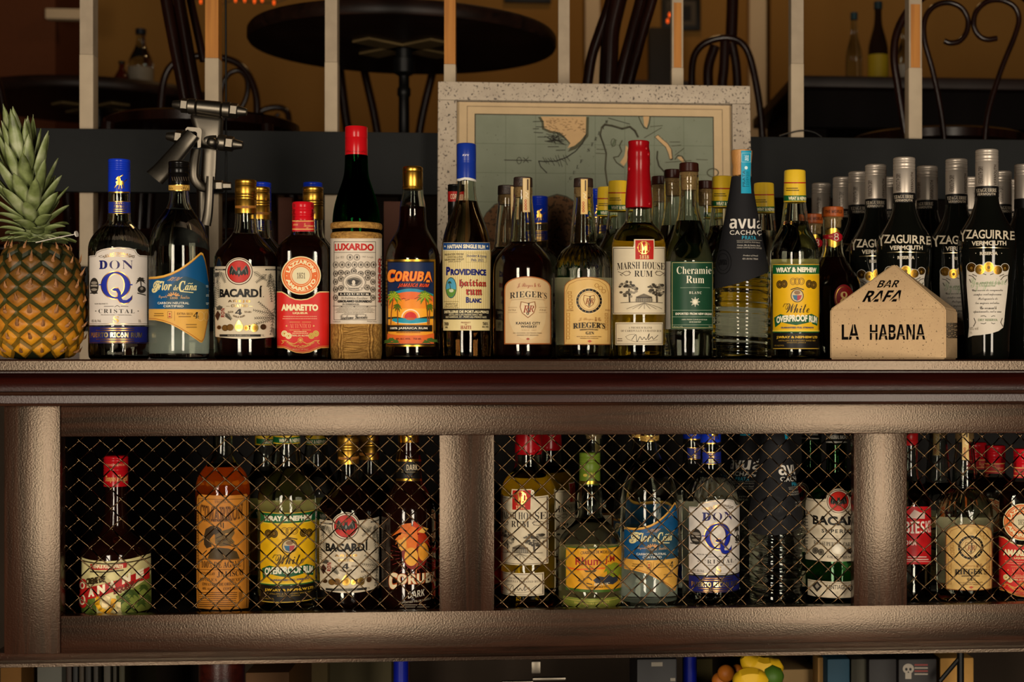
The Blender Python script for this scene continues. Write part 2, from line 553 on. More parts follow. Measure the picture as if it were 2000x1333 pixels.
# ------------------------------------------------------------------ bottles
class Bottle:
    def __init__(s, name, label, cat, px, Y, prof, z0=ZC, n=2.0, ratio=1.0, group=None, seg=44):
        s.px, s.Y, s.n, s.ratio, s.seg = px, Y, n, ratio, seg
        p = at(px, HY, Y)
        s.z0 = z0
        a = face_angle(p.x, p.y)
        s.loc, s.rz = Vector((p.x, p.y, z0)), -a
        s.L = math.hypot(p.x - CAM.x, p.y - CAM.y)
        s.k = kpx(px, Y)
        s.root = empty(name, s.loc, s.rz)
        tag(s.root, label, cat, group)
        s.prof = [(hw * s.k, max(0.0, s.z(y))) for y, hw in prof]
        s.prof[0] = (s.prof[0][0], 0.0)
        if s.prof[1][1] < .0005: s.prof[1] = (s.prof[1][0], 0.0006)
        s.smooth = chaikin(s.prof, 2)
        s.H = max(z for r, z in s.prof)
    def z(s, py): return EZ + (HY - py) * s.k - s.z0
    def R(s, z):
        P = s.smooth
        for (r0, z0), (r1, z1) in zip(P, P[1:]):
            if z0 <= z <= z1 and z1 > z0: return r0 + (r1 - r0) * (z - z0) / (z1 - z0)
        return P[0][0] if z <= P[0][1] else P[-1][0]
    def lathe(s, name, prof_px, mat, chk=0, parent=None, seg=None, smooth=40, sup=None):
        P = [(hw * s.k, s.z(y)) for y, hw in prof_px]
        if P[0][1] > P[-1][1]: P = P[::-1]
        if chk: P = chaikin(P, chk)
        b = MB(); b.lathe(P, seg or s.seg, sup=sup or 2.0)
        return b.build(name, mat, parent or s.root, smooth)
    def glass(s, mat, wall=3.0, hollow=True, top=None, twist=None, base=8.0, flutes=None):
        b = MB()
        P = s.smooth
        if twist or flutes:
            Q = []
            for (r0, z0), (r1, z1) in zip(P, P[1:]):
                m = max(1, int((z1 - z0) / .0016)) if twist else 1
                Q += [(r0 + (r1 - r0) * i / m, z0 + (z1 - z0) * i / m) for i in range(m)]
            P = Q + [P[-1]]
        b.lathe(P, s.seg if not flutes else 96, sup=s.n, ratio=s.ratio)
        if twist:
            zt, amp, wl, hel = twist
            for v in b.V:
                if .004 < v.z < zt:
                    r = math.hypot(v.x, v.y)
                    if r > .01:
                        ph = 2 * PI * (v.z / wl) + math.atan2(v.y, v.x) * hel
                        f = min(1, (zt - v.z) / .008)
                        k = 1 + amp * f * (abs(math.sin(ph / 2)) - .7) / r
                        v.x *= k; v.y *= k
        if flutes:
            for v in b.V:
                for za, zb, amp, cnt in flutes:
                    if za < v.z < zb:
                        r = math.hypot(v.x, v.y)
                        k = 1 + amp * math.sin(PI * (v.z - za) / (zb - za)) * (abs(math.sin(cnt / 2 * math.atan2(v.y, v.x))) - .6) / r
                        v.x *= k; v.y *= k
        s._g = (b, mat)
        s._go = b.build('glass_body', mat, s.root, 50)
        return s._go
    def inner(s, wall, base, top=None):
        w, z0 = wall * s.k, base * s.k
        zt = s.H - .004 if top is None else s.z(top)
        out = [(max(s.R(z0 + .004) - w * 1.6, .004), z0), (s.R(z0 + .006) - w, z0 + .004)]
        for r, z in s.smooth:
            if z0 + .006 < z < zt: out.append((max(r - w, .004), z))
        out.append((max(s.R(zt) - w, .004), zt))
        return out
    def liquid(s, level, mat, wall=2.6, base=7.6):
        zt = s.z(level)
        P = [p for p in s.inner(wall, base) if p[1] < zt]
        P.append((max(s.R(zt) - wall * s.k, .004), zt))
        # headspace: an air cavity in the glass above the liquid
        g, gm = s._g
        r0 = P[-1][0]
        cav = [(r0, zt + .0003)] + [p for p in s.inner(wall, base) if p[1] > zt + .001]
        g.lathe(cav, s.seg, sup=s.n, ratio=s.ratio, flip=True)
        old = s._go.data; nm = s._go.name
        bpy.data.objects.remove(s._go); bpy.data.meshes.remove(old)
        s._go = g.build('glass_body', gm, s.root, 50)
        b = MB(); b.lathe(P, s.seg, sup=s.n, ratio=s.ratio)
        return b.build('liquid', mat, s.root, 50)
    def back(s, y0, y1, c='#c9c0ae', a=62):
        z0, z1 = s.z(y1), s.z(y0); V, Fc, n = [], [], 20
        for i in range(5):
            z = z0 + (z1 - z0) * i / 4
            for j in range(n + 1):
                w = math.radians(-a + 2 * a * j / n); r = s.R(z) + .0003
                V.append((r * math.sin(w), r * math.cos(w), z))
        for i in range(4):
            for j in range(n): q = i * (n + 1) + j; Fc.append([q, q + n + 1, q + n + 2, q + 1])
        return mesh_obj('back_label', V, Fc, paint(c, .6), s.root, None, 60)
    def surf(s, R=None):
        if R is None: Rf = s.R
        elif callable(R): Rf = R
        else: Rf = R * s.k
        return RoundSurf(s.loc, s.rz, s.L, Rf, s.n, s.ratio)
    def pr(s, R=None, off=.0003): return Print(s.surf(R), off)
    def cap(s, y0, y1, hw, mat, rings=(), name='screw_cap', depth=.7, top=1.5):
        """a cap with grooves at the given heights (px)"""
        P = [(y1, hw)]
        for g in sorted(rings, reverse=True):
            P += [(g + 1.2, hw), (g, hw - depth), (g - 1.2, hw)]
        P += [(y0 + top, hw), (y0 + top * .3, hw - top * .4), (y0, hw - top * 1.2), (y0, .3)]
        return s.lathe(name, P, mat, smooth=35)
    def rounded(s, name, y0, y1, hw0, hw1, mat, bev=1.0):
        return s.lathe(name, [(y1, hw1 - bev), (y1 - bev, hw1), (y0 + bev, hw0), (y0, hw0 - bev), (y0, .3)], mat, smooth=35)

def by_top(px, ytop, H, z0=ZC):
    """plane Y at which a bottle of height H shows its top at ytop"""
    depth = (z0 + H - EZ) * F / (HY - ytop)
    return depth * ray(px, HY).y - D

def clone(b, px, Y, label, z0=ZC, rot=0.0, group=None, scale=None):
    p = at(px, HY, Y)
    c = copy_tree(b.root)
    c.location = (p.x, p.y, z0)
    c.rotation_euler = (0, 0, -face_angle(p.x, p.y) + math.radians(rot))
    if scale: c.scale = scale
    c['label'] = label
    if 'group' in c.keys(): del c['group']
    if group: c['group'] = group
    return c
# ------------------------------------------------------------------ light
WIN_POWER, WIN_COL = 114.0, (1.0, .86, .68)
LAMPS = [('pendant_lamp', (.3, 2.3, 3.5), 8.0, (1, .6, .25), .3)]
# ================================================================== bottles of the front row (proto) 
NAVY, CREAM, RED, BLACK, INK = '#141a63', '#d9cbb0', '#b3141b', '#0a0909', '#1b1613'
B = {}
FR = None

# ---- clear rum, white label, big Q
b = B['q'] = Bottle('rum_bottle', 'clear blue-capped rum bottle with ornate blue Q on white label, right of the pineapple', 'bottle', 233, 0.0,
    [(702, 50), (702, 54), (695, 57), (640, 57.5), (640, 57.5), (492, 58), (478, 56.5), (464, 50), (450, 39), (440, 28), (433, 22), (420, 21), (400, 20.5), (330, 20)])
b.glass(GLASS, flutes=[(b.z(488), b.z(436), .0016, 26), (b.z(700), b.z(674), .0010, 40)]); b.back(500, 660, '#b8b2aa', 40)
b.liquid(446, SPIRIT)
b.cap(312, 377, 20.8, paint('#1233b8', .28), [319, 323, 327, 331, 335])
p = b.pr(20.95, .0002)
for e in ([(232, 352), (226, 355), (228, 361), (236, 362), (243, 359), (240, 354)], [(231, 356), (228, 347), (232, 344), (235, 348), (236, 355)]): p.poly(e, 'G#e0b050')
p.lines([[(228, 361), (224, 367)], [(233, 362), (232, 369)], [(240, 360), (243, 368)], [(237, 361), (238, 368)], [(243, 355), (247, 351)], [(227, 350), (240, 342)]], 1.6, 'G#e0b050')
p.r(212.5, 374.5, 253.6, 377, 'G#e0b050'); p.build('cap_emblem', b.root)
p = b.pr(); p.r(212, 393, 255, 418, '#1a2a86'); p.r(212, 393, 255, 394.5, 'G#cfa050'); p.r(212, 416.5, 255, 418, 'G#cfa050')
p.t('CRISTAL', 222, 396, 246, 399, 'G#d9b060'); p.t('PUERTO RICO', 222, 401, 248, 406, 'G#d9b060', 's'); p.micro(220, 407, 248, 415, 2, 'G#d9b060'); p.build('neck_band', b.root)
p = b.pr()
p.poly([(175, 500), (186, 499), (189, 492), (197, 488), (212, 484.5), (233, 483), (252, 484.5), (264, 488), (268, 495), (273, 499), (291, 500)] + [(291 - (116 * i / 8), 635.5) for i in range(9)], '#d6cdc4')
p.line([(176, 501.5), (187, 501), (190, 494), (200, 489.5), (212, 486.5), (233, 485), (252, 486.5), (262, 489), (266, 496), (272, 501), (290, 502)], .8, 'G#b89a6a')
p.r(175, 632.5, 291, 633.5, 'G#b89a6a')
p.arc('SELECCIONADO', 232, 560, 62, 67, 118, 62, 'G#b48a48', 'b')
p.lines([[(200, 499), (193, 501), (197, 503), (205, 502)], [(264, 499), (258, 501), (252, 502)], [(205, 503), (230, 500), (255, 503)]], .7, 'G#b48a48')
p.t('D', 194, 509, 210, 526, NAVY, 's', .03); p.t('O', 214, 509, 234, 526, '#30275c', 's', -.015); p.t('N', 238, 509, 260, 526, '#30275c', 's', -.01)

def bigq(p, c, g):
    p.poly(p.ell(226, 557.5, 27.5 + g, 26.5 + g, 48), c, [p.ell(226, 557.5, 17.5 - g, 23 - g, 40)])
    p.poly([(x, y) for x, y in ((218 - g, 567), (223, 563 - g), (231, 563.5 - g), (236 + g, 571), (236.5 + g, 580), (240, 586), (247, 586.5), (254, 582), (257 + g, 578 - g), (256.5 + g, 585), (251, 591 + g), (242, 593.5 + g), (234, 591 + g), (229.5 - g, 584), (230 - g, 574), (227, 569 + g), (222, 568.5 + g))], c)
bigq(p, 'G#c9974a', 1.5); bigq(p, '#16289a', 0)
p.lines([[(194, 556.5), (200, 556.5)], [(252, 556.5), (258, 556.5)]], 2.2, '#16289a')
p.e(184.5, 559, 8.5, 16, '#2c2824'); p.e(184.5, 553, 6, 3, '#8d8478'); p.e(184.5, 566, 6, 2.5, '#8d8478'); p.r(178, 557, 191, 560, '#a2988c'); p.line([(177, 573), (191, 573)], 2, '#2c2824')
p.palm(274, 549, 11, '#2c2824', 8, w=1.6); p.e(276, 566, 8, 7, '#2c2824'); p.line([(274, 549), (275, 562)], 2, '#2c2824'); p.e(276, 564, 3, 3, '#8d8478'); p.line([(268, 573), (283, 577)], 2, '#2c2824')
p.t('RON BLANCO', 186, 592.5, 211, 595, '#4a443e'); p.lines([[(204, 599), (222, 598.5)], [(236, 598.5), (250, 599)], [(224, 600), (229, 597), (234, 600)]], .9, '#3c3630')
p.t('CRISTAL', 193.5, 604, 262, 612, '#26211d', 's', -.01, space=1.35); p.t('.', 187, 607, 189, 609, INK); p.t('.', 268, 607, 270, 609, INK)
p.t('PRODUCCION * TRADICIONAL', 198, 614.5, 257, 616.5, '#6a6258')
p.t('S', 221, 618, 232, 631, 'G#c4a05a', 's'); p.t('40% Alc./Vol.', 180, 624.5, 198, 630, '#7d756a'); p.t('1L', 269, 624.5, 275, 630, '#7d756a', 's')
p.build('front_label', b.root)
p = b.pr(); p.r(175, 638.5, 291, 671, '#181d5e')
for y in (641, 645, 662, 666): p.r(196 if y in (641, 666) else 188, y, 262, y + 1.6, 'G#b58450')
p.t('PUERTO RICAN RUM', 178, 649.5, 277, 659.5, 'G#e8cf90', 'b', .02); p.r(176, 669, 290, 670.3, 'G#8d6a3e'); p.build('base_label', b.root)

# ---- round rum bottle with slanted blue and gold label
b = B['flor'] = Bottle('rum_bottle', 'black capped clear rum bottle with slanted blue and gold label, before the steel press', 'bottle', 350, 0.0,
    [(702, 50), (702, 53), (694, 57), (640, 57.5), (492, 57.5), (470, 55.5), (450, 50), (432, 41), (415, 29), (402, 21.5), (388, 18.5), (372, 17.5), (330, 17)])
b.glass(GLASS, wall=4, base=12); b.liquid(412, SPIRIT, wall=3.6, base=11.6); b.back(560, 690, '#c4ccd4', 55)
b.cap(316, 361, 20.5, paint('#0b0908', .25), [322, 325, 328, 340], top=2.5)
p = b.pr(20.6, .0002); p.lines([[(336 + i * 4.4, 346), (338 + i * 4.4, 353)] for i in range(8)], 1.3, '#4a3d30'); p.build('cap_emblem', b.root)
p = b.pr(19.6); p.r(329, 361, 371, 373, '#caa04c'); p.r(329, 361, 371, 362.2, 'G#e0b860'); p.r(329, 371.6, 371, 373, 'G#e0b860'); p.t('Flor', 354, 363, 369, 371, '#3a2410', 'c'); p.t('Caña', 331, 364, 338, 370, '#3a2410', 'c'); p.build('neck_band', b.root)
top = [(291, 541.5), (306, 540.5), (320, 538), (335, 533), (350, 525.5), (364, 516), (377, 506), (387, 497), (392, 493), (396, 495), (400, 506), (404, 525), (407, 545)]
bot = [(407, 612), (402, 645), (398, 664), (394, 670), (390, 669), (377, 659.5), (362, 650), (348, 641.5), (333, 634), (318, 629), (304, 626), (291, 625.5)]
b.lab = p = b.pr(); p.poly(top + bot, '#dba64a')
blue = [(x, y + 4.2) for x, y in top] + [(407, 604), (390, 604.5), (370, 604), (350, 604), (330, 604), (310, 604), (291, 604)]
p.poly(blue, '#0d4f80'); p.poly([(330, 560), (345, 548), (362, 540), (378, 545), (395, 553), (405, 560), (405, 604), (322, 604)], '#23495f')
p.line([(x, y + 4.6) for x, y in top], 1.2, '#8a5a1e'); p.line([(x, y - 3) for x, y in bot], 1.4, '#b06a2a')
p.t('RUM', 331, 541.5, 352, 549, '#c99a5c', 's', skew=.5)
p.t('F', 297, 548.5, 318, 572, '#e6d79a', 'c', .035); p.t('lor', 316, 549.5, 335.5, 567.5, '#e6d79a', 'i', .015); p.t('de', 338.5, 557.5, 348, 567.5, '#e6d79a', 'i', 0.0); p.t('C', 349, 549, 362, 570, '#e6d79a', 'i', .015); p.t('ana', 361, 557.5, 384, 567.5, '#e6d79a', 'i', .01); p.line([(367, 555), (370, 553.5), (373, 555), (376, 553.5)], 1.3, '#e6d79a'); p.line([(352, 569.5), (368, 571), (377, 572)], 1.6, '#e6d79a')
for i in range(7):
    a = PI * (i + .5) / 7; p.line([(339 + 4 * math.cos(a), 579 - 3 * math.sin(a)), (339 + 12 * math.cos(a), 579 - 7.5 * math.sin(a))], 2, '#d79a5a')
p.t('Legado', 310, 577, 327, 584, '#d0a774', 'c'); p.t('Familiar', 352, 577, 370, 584, '#d0a774', 'c'); p.t('1890', 332, 580.5, 347, 584.5, '#d0a774', 's')
p.t('CARBON NEUTRAL', 308.5, 590, 369, 594.5, '#e2dccb', 'n', .02); p.t('CERTIFIED', 319.5, 596.3, 358.5, 600.6, '#e2dccb', 'n', .02)
p.micro(300, 611, 322, 619, 2, '#8a6426'); p.r(327.5, 608.5, 336, 622, '#a8722c', 1); p.r(328.7, 610, 334.8, 620.5, '#e2b55c', 1); p.e(331.8, 613.5, 2, 2, '#b0432a'); p.r(329.5, 617, 334, 620, '#b0432a', 1)
p.line([(341, 608), (341, 627)], .6, '#a8792e'); p.t('EXTRA SECO', 346, 611.2, 376, 615.5, '#7d5a20', 'n', .01); p.micro(347, 617, 374, 621, 1, '#8a6426')
p.t('4', 377, 610, 387.5, 622, '#17120c', 's'); p.ring(391, 618, 7, 9, .7, '#e8c987', 24); p.ring(402, 618, 5, 9, .7, '#e8c987', 20); p.micro(363, 632, 384, 642, 2, '#9a7434')
for y in (557, 575, 591): p.micro(401, y, 407, y + 5, 2, '#cfd6d2')
p.build('front_label', b.root)

# ---- aged rum with bat medallion
def bat_label(p, cx, cy, r, pal=True):
    p.ring(cx, cy, r, r, r * .06, '#3a2019', 36); p.e(cx, cy, r * .86, r * .86, '#7e1512', 36); p.e(cx, cy, r * .8, r * .8, '#b8261c', 36)
    for sg in (-1, 1):
        p.poly([(cx + sg * x * r, cy + y * r) for x, y in [(.06, -.1), (.22, -.02), (.4, -.2), (.52, -.5), (.62, -.35), (.7, .0), (.66, .3), (.56, .16), (.44, .3), (.34, .16), (.22, .3), (.08, .2)]], '#20221e')
        p.lines([[(cx + sg * .2 * r, cy), (cx + sg * .52 * r, cy - .45 * r)], [(cx + sg * .45 * r, cy - .2 * r), (cx + sg * .56 * r, cy + .12 * r)]], r * .05, '#6d6f66')
    p.poly([(cx - .12 * r, cy - .12 * r), (cx - .1 * r, cy - .4 * r), (cx, cy - .28 * r), (cx + .1 * r, cy - .4 * r), (cx + .12 * r, cy - .12 * r), (cx + .14 * r, cy + .15 * r), (cx, cy + .42 * r), (cx - .14 * r, cy + .15 * r)], '#2b2d28')
    p.e(cx, cy + .05 * r, .07 * r, .14 * r, '#80827a', 12)
bprof = [(702, 54), (702, 57), (694, 60.5), (600, 60.5), (510, 60.5), (500, 58.5), (490, 53), (480, 45), (470, 36), (461, 28), (452, 22.5), (440, 20.5), (425, 20), (365, 20)]
DKRUM = paint('#160603', .08, spec=.5)
b = B['bat'] = Bottle('rum_bottle', 'dark rum bottle with gold cap and red bat medallion label, on the counter', 'bottle', 480, 0.0, bprof)
b.glass(GLASS); b.liquid(459, DKRUM)
b.cap(352, 418, 20.6, gold('#c99a3e', .33), [360, 363, 381, 386, 391], top=2)
p = b.pr(20.7, .0002); p.r(459.6, 402, 500.6, 407, '#a06a2a'); p.t('SUPERIOR AÑEJO', 462, 402.6, 498, 406.4, '#5c2413', 's')
p.lines([[(462 + i * 1.9, 367.5), (462 + i * 1.9, 373)] for i in range(20)], .6, '#7d5a1c'); p.build('cap_print', b.root)
b.lab = p = b.pr()
arch = [(467 + 27.5 * math.cos(a), 531 - 27.5 * math.sin(a)) for a in [math.radians(158 - i * 136 / 14) for i in range(15)]]
p.poly([(420, 521)] + arch + [(539, 521)] + [(539, 600)] + [(539 - 118 * i / 8, 658 + 4.5 * math.sin(PI * i / 8)) for i in range(9)] + [(420, 600)], '#cdbfa6')
for sg, x0 in ((1, 421), (-1, 538)):
    p.r(min(x0, x0 + sg * 20), 525.5, max(x0, x0 + sg * 20), 528.5, '#2f2c28'); p.micro(min(x0, x0 + sg * 20) + 1, 526, max(x0, x0 + sg * 20) - 1, 528, 1, '#a59c8a')
p.line([(421, 523)] + [(439, 523)], .6, '#8b8272'); p.line([(497, 523), (538, 523)], .6, '#8b8272')
for x0, y0, x1, y1 in [(430, 530, 424, 552), (432, 531, 440, 552), (426, 548, 428, 582), (422, 560, 422, 600), (428, 532, 421, 540), (495, 531, 520, 548), (520, 536, 500, 552), (528, 534, 522, 560), (526, 536, 536, 570), (533, 545, 538, 600), (525, 545, 530, 590), (533, 616, 494, 606), (533, 618, 504, 590), (533, 620, 497, 622), (534, 622, 496, 634), (532, 640, 536, 660), (536, 600, 527, 655), (436, 600, 425, 603), (441, 612, 452, 624)]:
    p.frond(x0, y0, x1, y1, '#4e4a40', 9, 7, .7)
p.e(467, 531, 26, 26, '#d8ccb4', 36); bat_label(p, 467, 531, 26)
p.t('BACARD', 430.5, 564.5, 504, 581, '#14110f', 'n', .045); p.t('Í', 506, 558.5, 511, 581, '#14110f', 'n', .045); p.e(513.5, 580, .8, .8, '#14110f', 8)
p.t('AÑEJO', 446.5, 585.5, 488.5, 592, 'G#a87e3c', 'b', space=1.3); p.t('— CUATRO —', 443, 595, 494, 600.5, 'G#b89a62', 'b')
p.t('AGED', 445.5, 608, 456, 611.5, '#6d5536', 's'); p.t('YEARS', 477, 608, 490.5, 611.5, '#6d5536', 's'); p.t('4', 460, 604, 472.5, 615.5, '#2a2420', 'o'); p.arc('GOLD RUM', 467, 601, 17, 20.5, 235, 305, '#6d5536', 'b', inv=True)
p.poly([(427, 607), (432, 615), (427, 627), (422, 617)], '#3a1c14'); p.t('RON', 433, 603, 440, 620, '#8a2418', 'b', rot=1)
for x, y, r in [(429.5, 640, 4), (441, 641, 6), (450.5, 640, 6.5), (488, 640, 5), (513, 639, 5.5)]: p.e(x, y, r, r, '#3d2613' if r < 5.9 else '#6d4b1c'); p.ring(x, y, r, r, .8, 'G#a87e3c', 20)
for x, y, r in [(467, 639, 8), (496, 641, 7.5), (481, 641, 5)]: p.e(x, y, r, r + .5, 'G#e0b860'); p.e(x, y, r * .6, r * .6, 'G#b8883a', 16)
p.poly([(462, 631), (467, 625), (472, 631)], 'G#e0b860')
p.r(431, 653.5, 508, 658, '#25221f'); p.t('HECHO EN PUERTO RICO', 446, 654.4, 488, 657.2, '#b3a892'); p.t('1L', 511, 653.5, 515, 657.5, '#5a5348')
p.build('front_label', b.root)

# ---- square amaretto bottle
b = B['amar'] = Bottle('liqueur_bottle', 'square dark liqueur bottle with red cap and orange ring medallion, on the counter', 'bottle', 592, 0.0,
    [(702, 43), (702, 46), (695, 49.5), (560, 49.5), (497, 49.5), (486, 48), (477, 44), (469, 36.5), (461, 27), (456, 22), (450, 20.5), (410, 20)], n=3.6, ratio=.8)
b.glass(GLASS); b.liquid(462, DKRUM)
b.cap(395, 432, 21, paint('#c31420', .22), [408, 412, 420, 424], top=3)
p = b.pr(21.1, .0002); p.lines([[(574 + i * 1.85, 398.5), (574 + i * 1.85, 405)] for i in range(21)], .6, '#7a0a10'); p.build('cap_knurl', b.root)
p = b.pr(21.3); p.r(571, 431, 614, 452.5, '#ac141b'); p.r(571, 431, 614, 433, '#d79a52'); p.r(571, 447, 614, 449, '#d79a52'); p.t('Lazzaroni', 593, 436, 612, 447, '#d8a05a', 'c'); p.t('saron', 573, 437, 582, 441, '#d8a05a', 'c'); p.build('neck_band', b.root)
b.lab = p = b.pr()
p.e(588, 538.5, 38.5, 37.5, '#e3d4a4', 44); p.ring(588, 538.5, 36.5, 35.5, 17.5, '#d8631c', 44); p.ring(588, 538.5, 33.5, 32.5, .8, '#e3d4a4', 44); p.ring(588, 538.5, 20.5, 20, 1, '#e3d4a4', 36)
p.e(588, 538.5, 17.5, 17, '#dccfa8', 36); p.ring(588, 538.5, 18.6, 18.1, 1.2, '#d8631c', 36)
p.arc('LAZZARONI', 588, 538.5, 22.5, 30.5, 166, 14, '#e9dcae', 'n', .05); p.arc('AMARETTO', 588, 538.5, 22.5, 30.5, 195, 345, '#e9dcae', 'n', .05, inv=True)
for x in (560.5, 615.5): p.e(x, 539, 1, 1, '#e9dcae', 8)
p.t('1851', 580, 533, 596, 544.5, '#5a4a36', 's'); p.build('medallion', b.root)
dip = [(541, 570), (551, 570), (558, 574), (566, 580), (577, 584.5), (588, 585.5), (600, 584), (611, 579), (618, 572.5), (624, 570), (643, 570)]
base = [(643, 680), (627, 680.5), (617, 684), (605, 689), (592, 691), (578, 689.5), (566, 685), (555, 680.5), (541, 680)]
p = b.pr(); p.poly(dip + base, '#c9211c'); p.line([(x, y + .7) for x, y in dip], 2, '#e0c488'); p.line([(x, y - 1) for x, y in base], 1.8, '#cfa24e'); p.line([(x, y - 4) for x, y in base], .7, '#cfa24e')
p.t('AMARETTO', 549.5, 594.5, 621.5, 608.5, '#a8651c', 'n', .07); p.t('AMARETTO', 550, 594.5, 621, 607.5, '#ece0b4', 'n', .06); p.t('LIQUEUR', 572, 610, 601.5, 614.5, '#e3cf98', 'n', .05)
p.micro(550, 616.5, 622, 625, 2, '#e09a78', .3); p.lines([[(566, 629.5), (586, 629.5)], [(590, 629.5), (607, 629.5)], [(566, 645), (586, 645)], [(590, 645), (607, 645)]], .9, '#d9a05a')
p.t('AUTENTICO', 566.5, 632.5, 606.5, 641.5, '#e88a62', 's', -.015); p.e(560, 637, 2, 2, '#d9a05a', 4); p.e(612.5, 637, 2, 2, '#d9a05a', 4)
for x, y, c in [(556, 652, '#e6d49a'), (564, 656.5, '#e6d49a'), (616.5, 652, '#c8a23e'), (608, 656.5, '#c8a23e')]: p.e(x, y, 6, 6, c); p.ring(x, y, 4.2, 4.2, .5, '#8d5a1c', 18); p.e(x, y, 2, 2, '#b9862e', 10)
p.micro(571, 646.5, 602, 653, 2, '#e8c08a', .4); p.t('750ML 24% ALC/VOL', 570, 654, 603, 657.5, '#e8d6a0', 'b')
for sg in (-1, 1):
    p.line([(587 + sg * x, y) for x, y in [(5, 668), (12, 672), (20, 670), (27, 666), (35, 666)]], 1.4, '#d3a04a'); p.line([(587 + sg * x, y) for x, y in [(3, 675), (10, 677), (17, 674), (22, 669)]], 1, '#d3a04a')
    p.line([(587 + sg * x, y) for x, y in [(36, 665), (32, 669), (36, 672)]], 1.2, '#d3a04a')
p.ring(587, 665, 5, 5.5, 1, '#d3a04a', 18); p.e(587, 665, 3, 3, '#d3a04a', 14); p.arc('PAOLO LAZZARONI', 587, 640, 36, 40, 228, 312, '#d3a04a', 'b', inv=True); p.t('PRODUCT OF ITALY', 572, 681.5, 602, 684, '#e0b878'); p.build('front_label', b.root)

# ---- maraschino with straw jacket
b = B['straw'] = Bottle('liqueur_bottle', 'tall green liqueur bottle with bright red cap in a straw jacket with white label', 'bottle', 696, 0.0,
    [(702, 40), (702, 44), (696, 46), (600, 46.5), (470, 46.5), (440, 46), (420, 45), (402, 42), (385, 37.5), (368, 31.5), (352, 26), (338, 23), (320, 22), (280, 21.5)])
b.glass(glassmat('green_glass', '#0c5a26'), hollow=False)
b.cap(248, 311, 21.8, paint('#b81018', .22), [270.5, 308], top=1.8, depth=.5)
p = b.pr(21.9, .0002); p.t('Luxardo', 676, 293, 714, 297, '#7a0d10', 'c'); p.build('cap_print', b.root)
STRAW = wood('straw_weave', '#7a5526', '#b98d48', 'X', .7, .9, 2.2, .2, 300)
def torusband(y, hw, h):
    return [(y + h, hw - 2), (y + h * .7, hw), (y, hw + .6), (y - h * .7, hw), (y - h, hw - 2)]
b.lathe('straw_band', torusband(443, 49.5, 6.2), STRAW, 1); b.lathe('straw_band', torusband(461.5, 49.2, 5.6), STRAW, 1)
b.lathe('straw_jacket', [(702, 44), (701.5, 47.5), (690, 49.3), (668, 49.6), (640, 49.6), (560, 49.3), (466.5, 48.8), (466.3, 46)], STRAW, 0)
mb = MB(); sf = b.surf(49.8)
def onb(sf, P, off=.0008): return [sf.pos(*sf.uv(x, y), off)[0] for x, y in P]
for i, y in enumerate((642, 651, 660, 669, 678, 687)):
    mb.tube(onb(sf, [(672 + 45 * t / 6, y + 1.5 * math.sin(t + i) - (3 if i % 2 else 1) * t / 6) for t in range(7)]), .0022, 6)
for x in (664, 669, 719, 725): mb.tube(onb(sf, [(x + 1.2 * math.sin(t * 1.7 + x), 634 + 66 * t / 7) for t in range(8)]), .0020, 6)
mb.build('straw_braid', STRAW, b.root, 60)
b.lab = p = b.pr(49.5, .0004)
p.r(643, 466, 745.4, 633, '#d3c6b4', 10)
p.frame(652.5, 472, 733.5, 625.5, .9, '#3a332c'); p.r(653, 493, 733, 493.8, '#3a332c'); p.t('LUXARDO', 654.5, 475.5, 729.5, 489.5, '#b8211c', 'n', .05)
p.t('Zara 1821', 656, 500.5, 672, 505, '#6d6458', 'I'); p.t('1947 Torreglia', 707, 500.5, 729, 505, '#6d6458', 'I')
def coin(x, y, r, ry=None):
    ry = ry or r
    p.ring(x, y, r, ry, .8, '#3d3630', 20); p.ring(x, y, r * .72, ry * .72, .5, '#6a6156', 16); p.e(x + r * .05, y, r * .35, ry * .45, '#4c453c', 8)
for x in (683.5, 697): coin(x, 503, 6.2)
for i in range(7): coin(656.5 + i * 12, 517.5, 5.6, 6.4)
for x in (656.5, 727): 
    for y in (535, 551, 566, 582): coin(x, y, 4.6, 6)
for x, y in [(667, 533), (667, 545), (667, 563), (679, 534), (691, 530), (704, 535), (717, 533), (717, 543), (716, 562)]: coin(x, y, 5.4)
p.e(692, 552, 22, 18.5, '#d3c6b4', 36); p.ring(692, 552, 21, 17.5, 1, '#3d3630', 36); p.ring(692, 552, 15.5, 12.5, .7, '#3d3630', 30); p.e(692, 551, 14, 9, '#6d655a', 24); p.e(691, 553, 5, 6, '#cfc3b2', 12); p.poly([(680, 548), (690, 545), (703, 549), (697, 556), (684, 556)], '#2f2a25'); p.e(691, 552, 3.2, 4.5, '#d8ccba', 10)
p.r(678, 562, 706, 567, '#d3c6b4', 3); p.frame(678, 562, 706, 567, .6, '#3d3630'); p.micro(680, 562.5, 704, 566.5, 1, '#4c453c')
p.r(663, 572, 722, 578.3, '#1d1916'); p.t('LIQUEUR', 666, 573, 719.5, 577.3, '#d8ccba', 's', .02, space=1.25); p.t('Di Fabbrica Excelsior', 668, 580.5, 717, 585, '#5a5248', 'I')
p.t('GIROLAMO LUXARDO', 661.5, 586.5, 724, 591.3, '#1d1916', 'n', .045); p.t('IN TORREGLIA', 670.5, 593, 701, 596.6, '#3d3630', 's'); p.r(653, 598, 733, 598.7, '#3a332c')
for x in (669, 692, 716): p.e(x, 599, 1.2, 1, INK, 8)
p.micro(654, 600, 732, 612, 5, '#80776a', .3); p.micro(668, 612, 715, 616, 2, '#80776a', .35); p.t('Girolamo Luxardo', 667, 615, 716, 624, '#2a2521', 'c', tilt=2); p.t('TORREGLIA', 653, 628, 667, 630, INK); p.t('Product of Italy', 716, 627.5, 733, 630, INK)
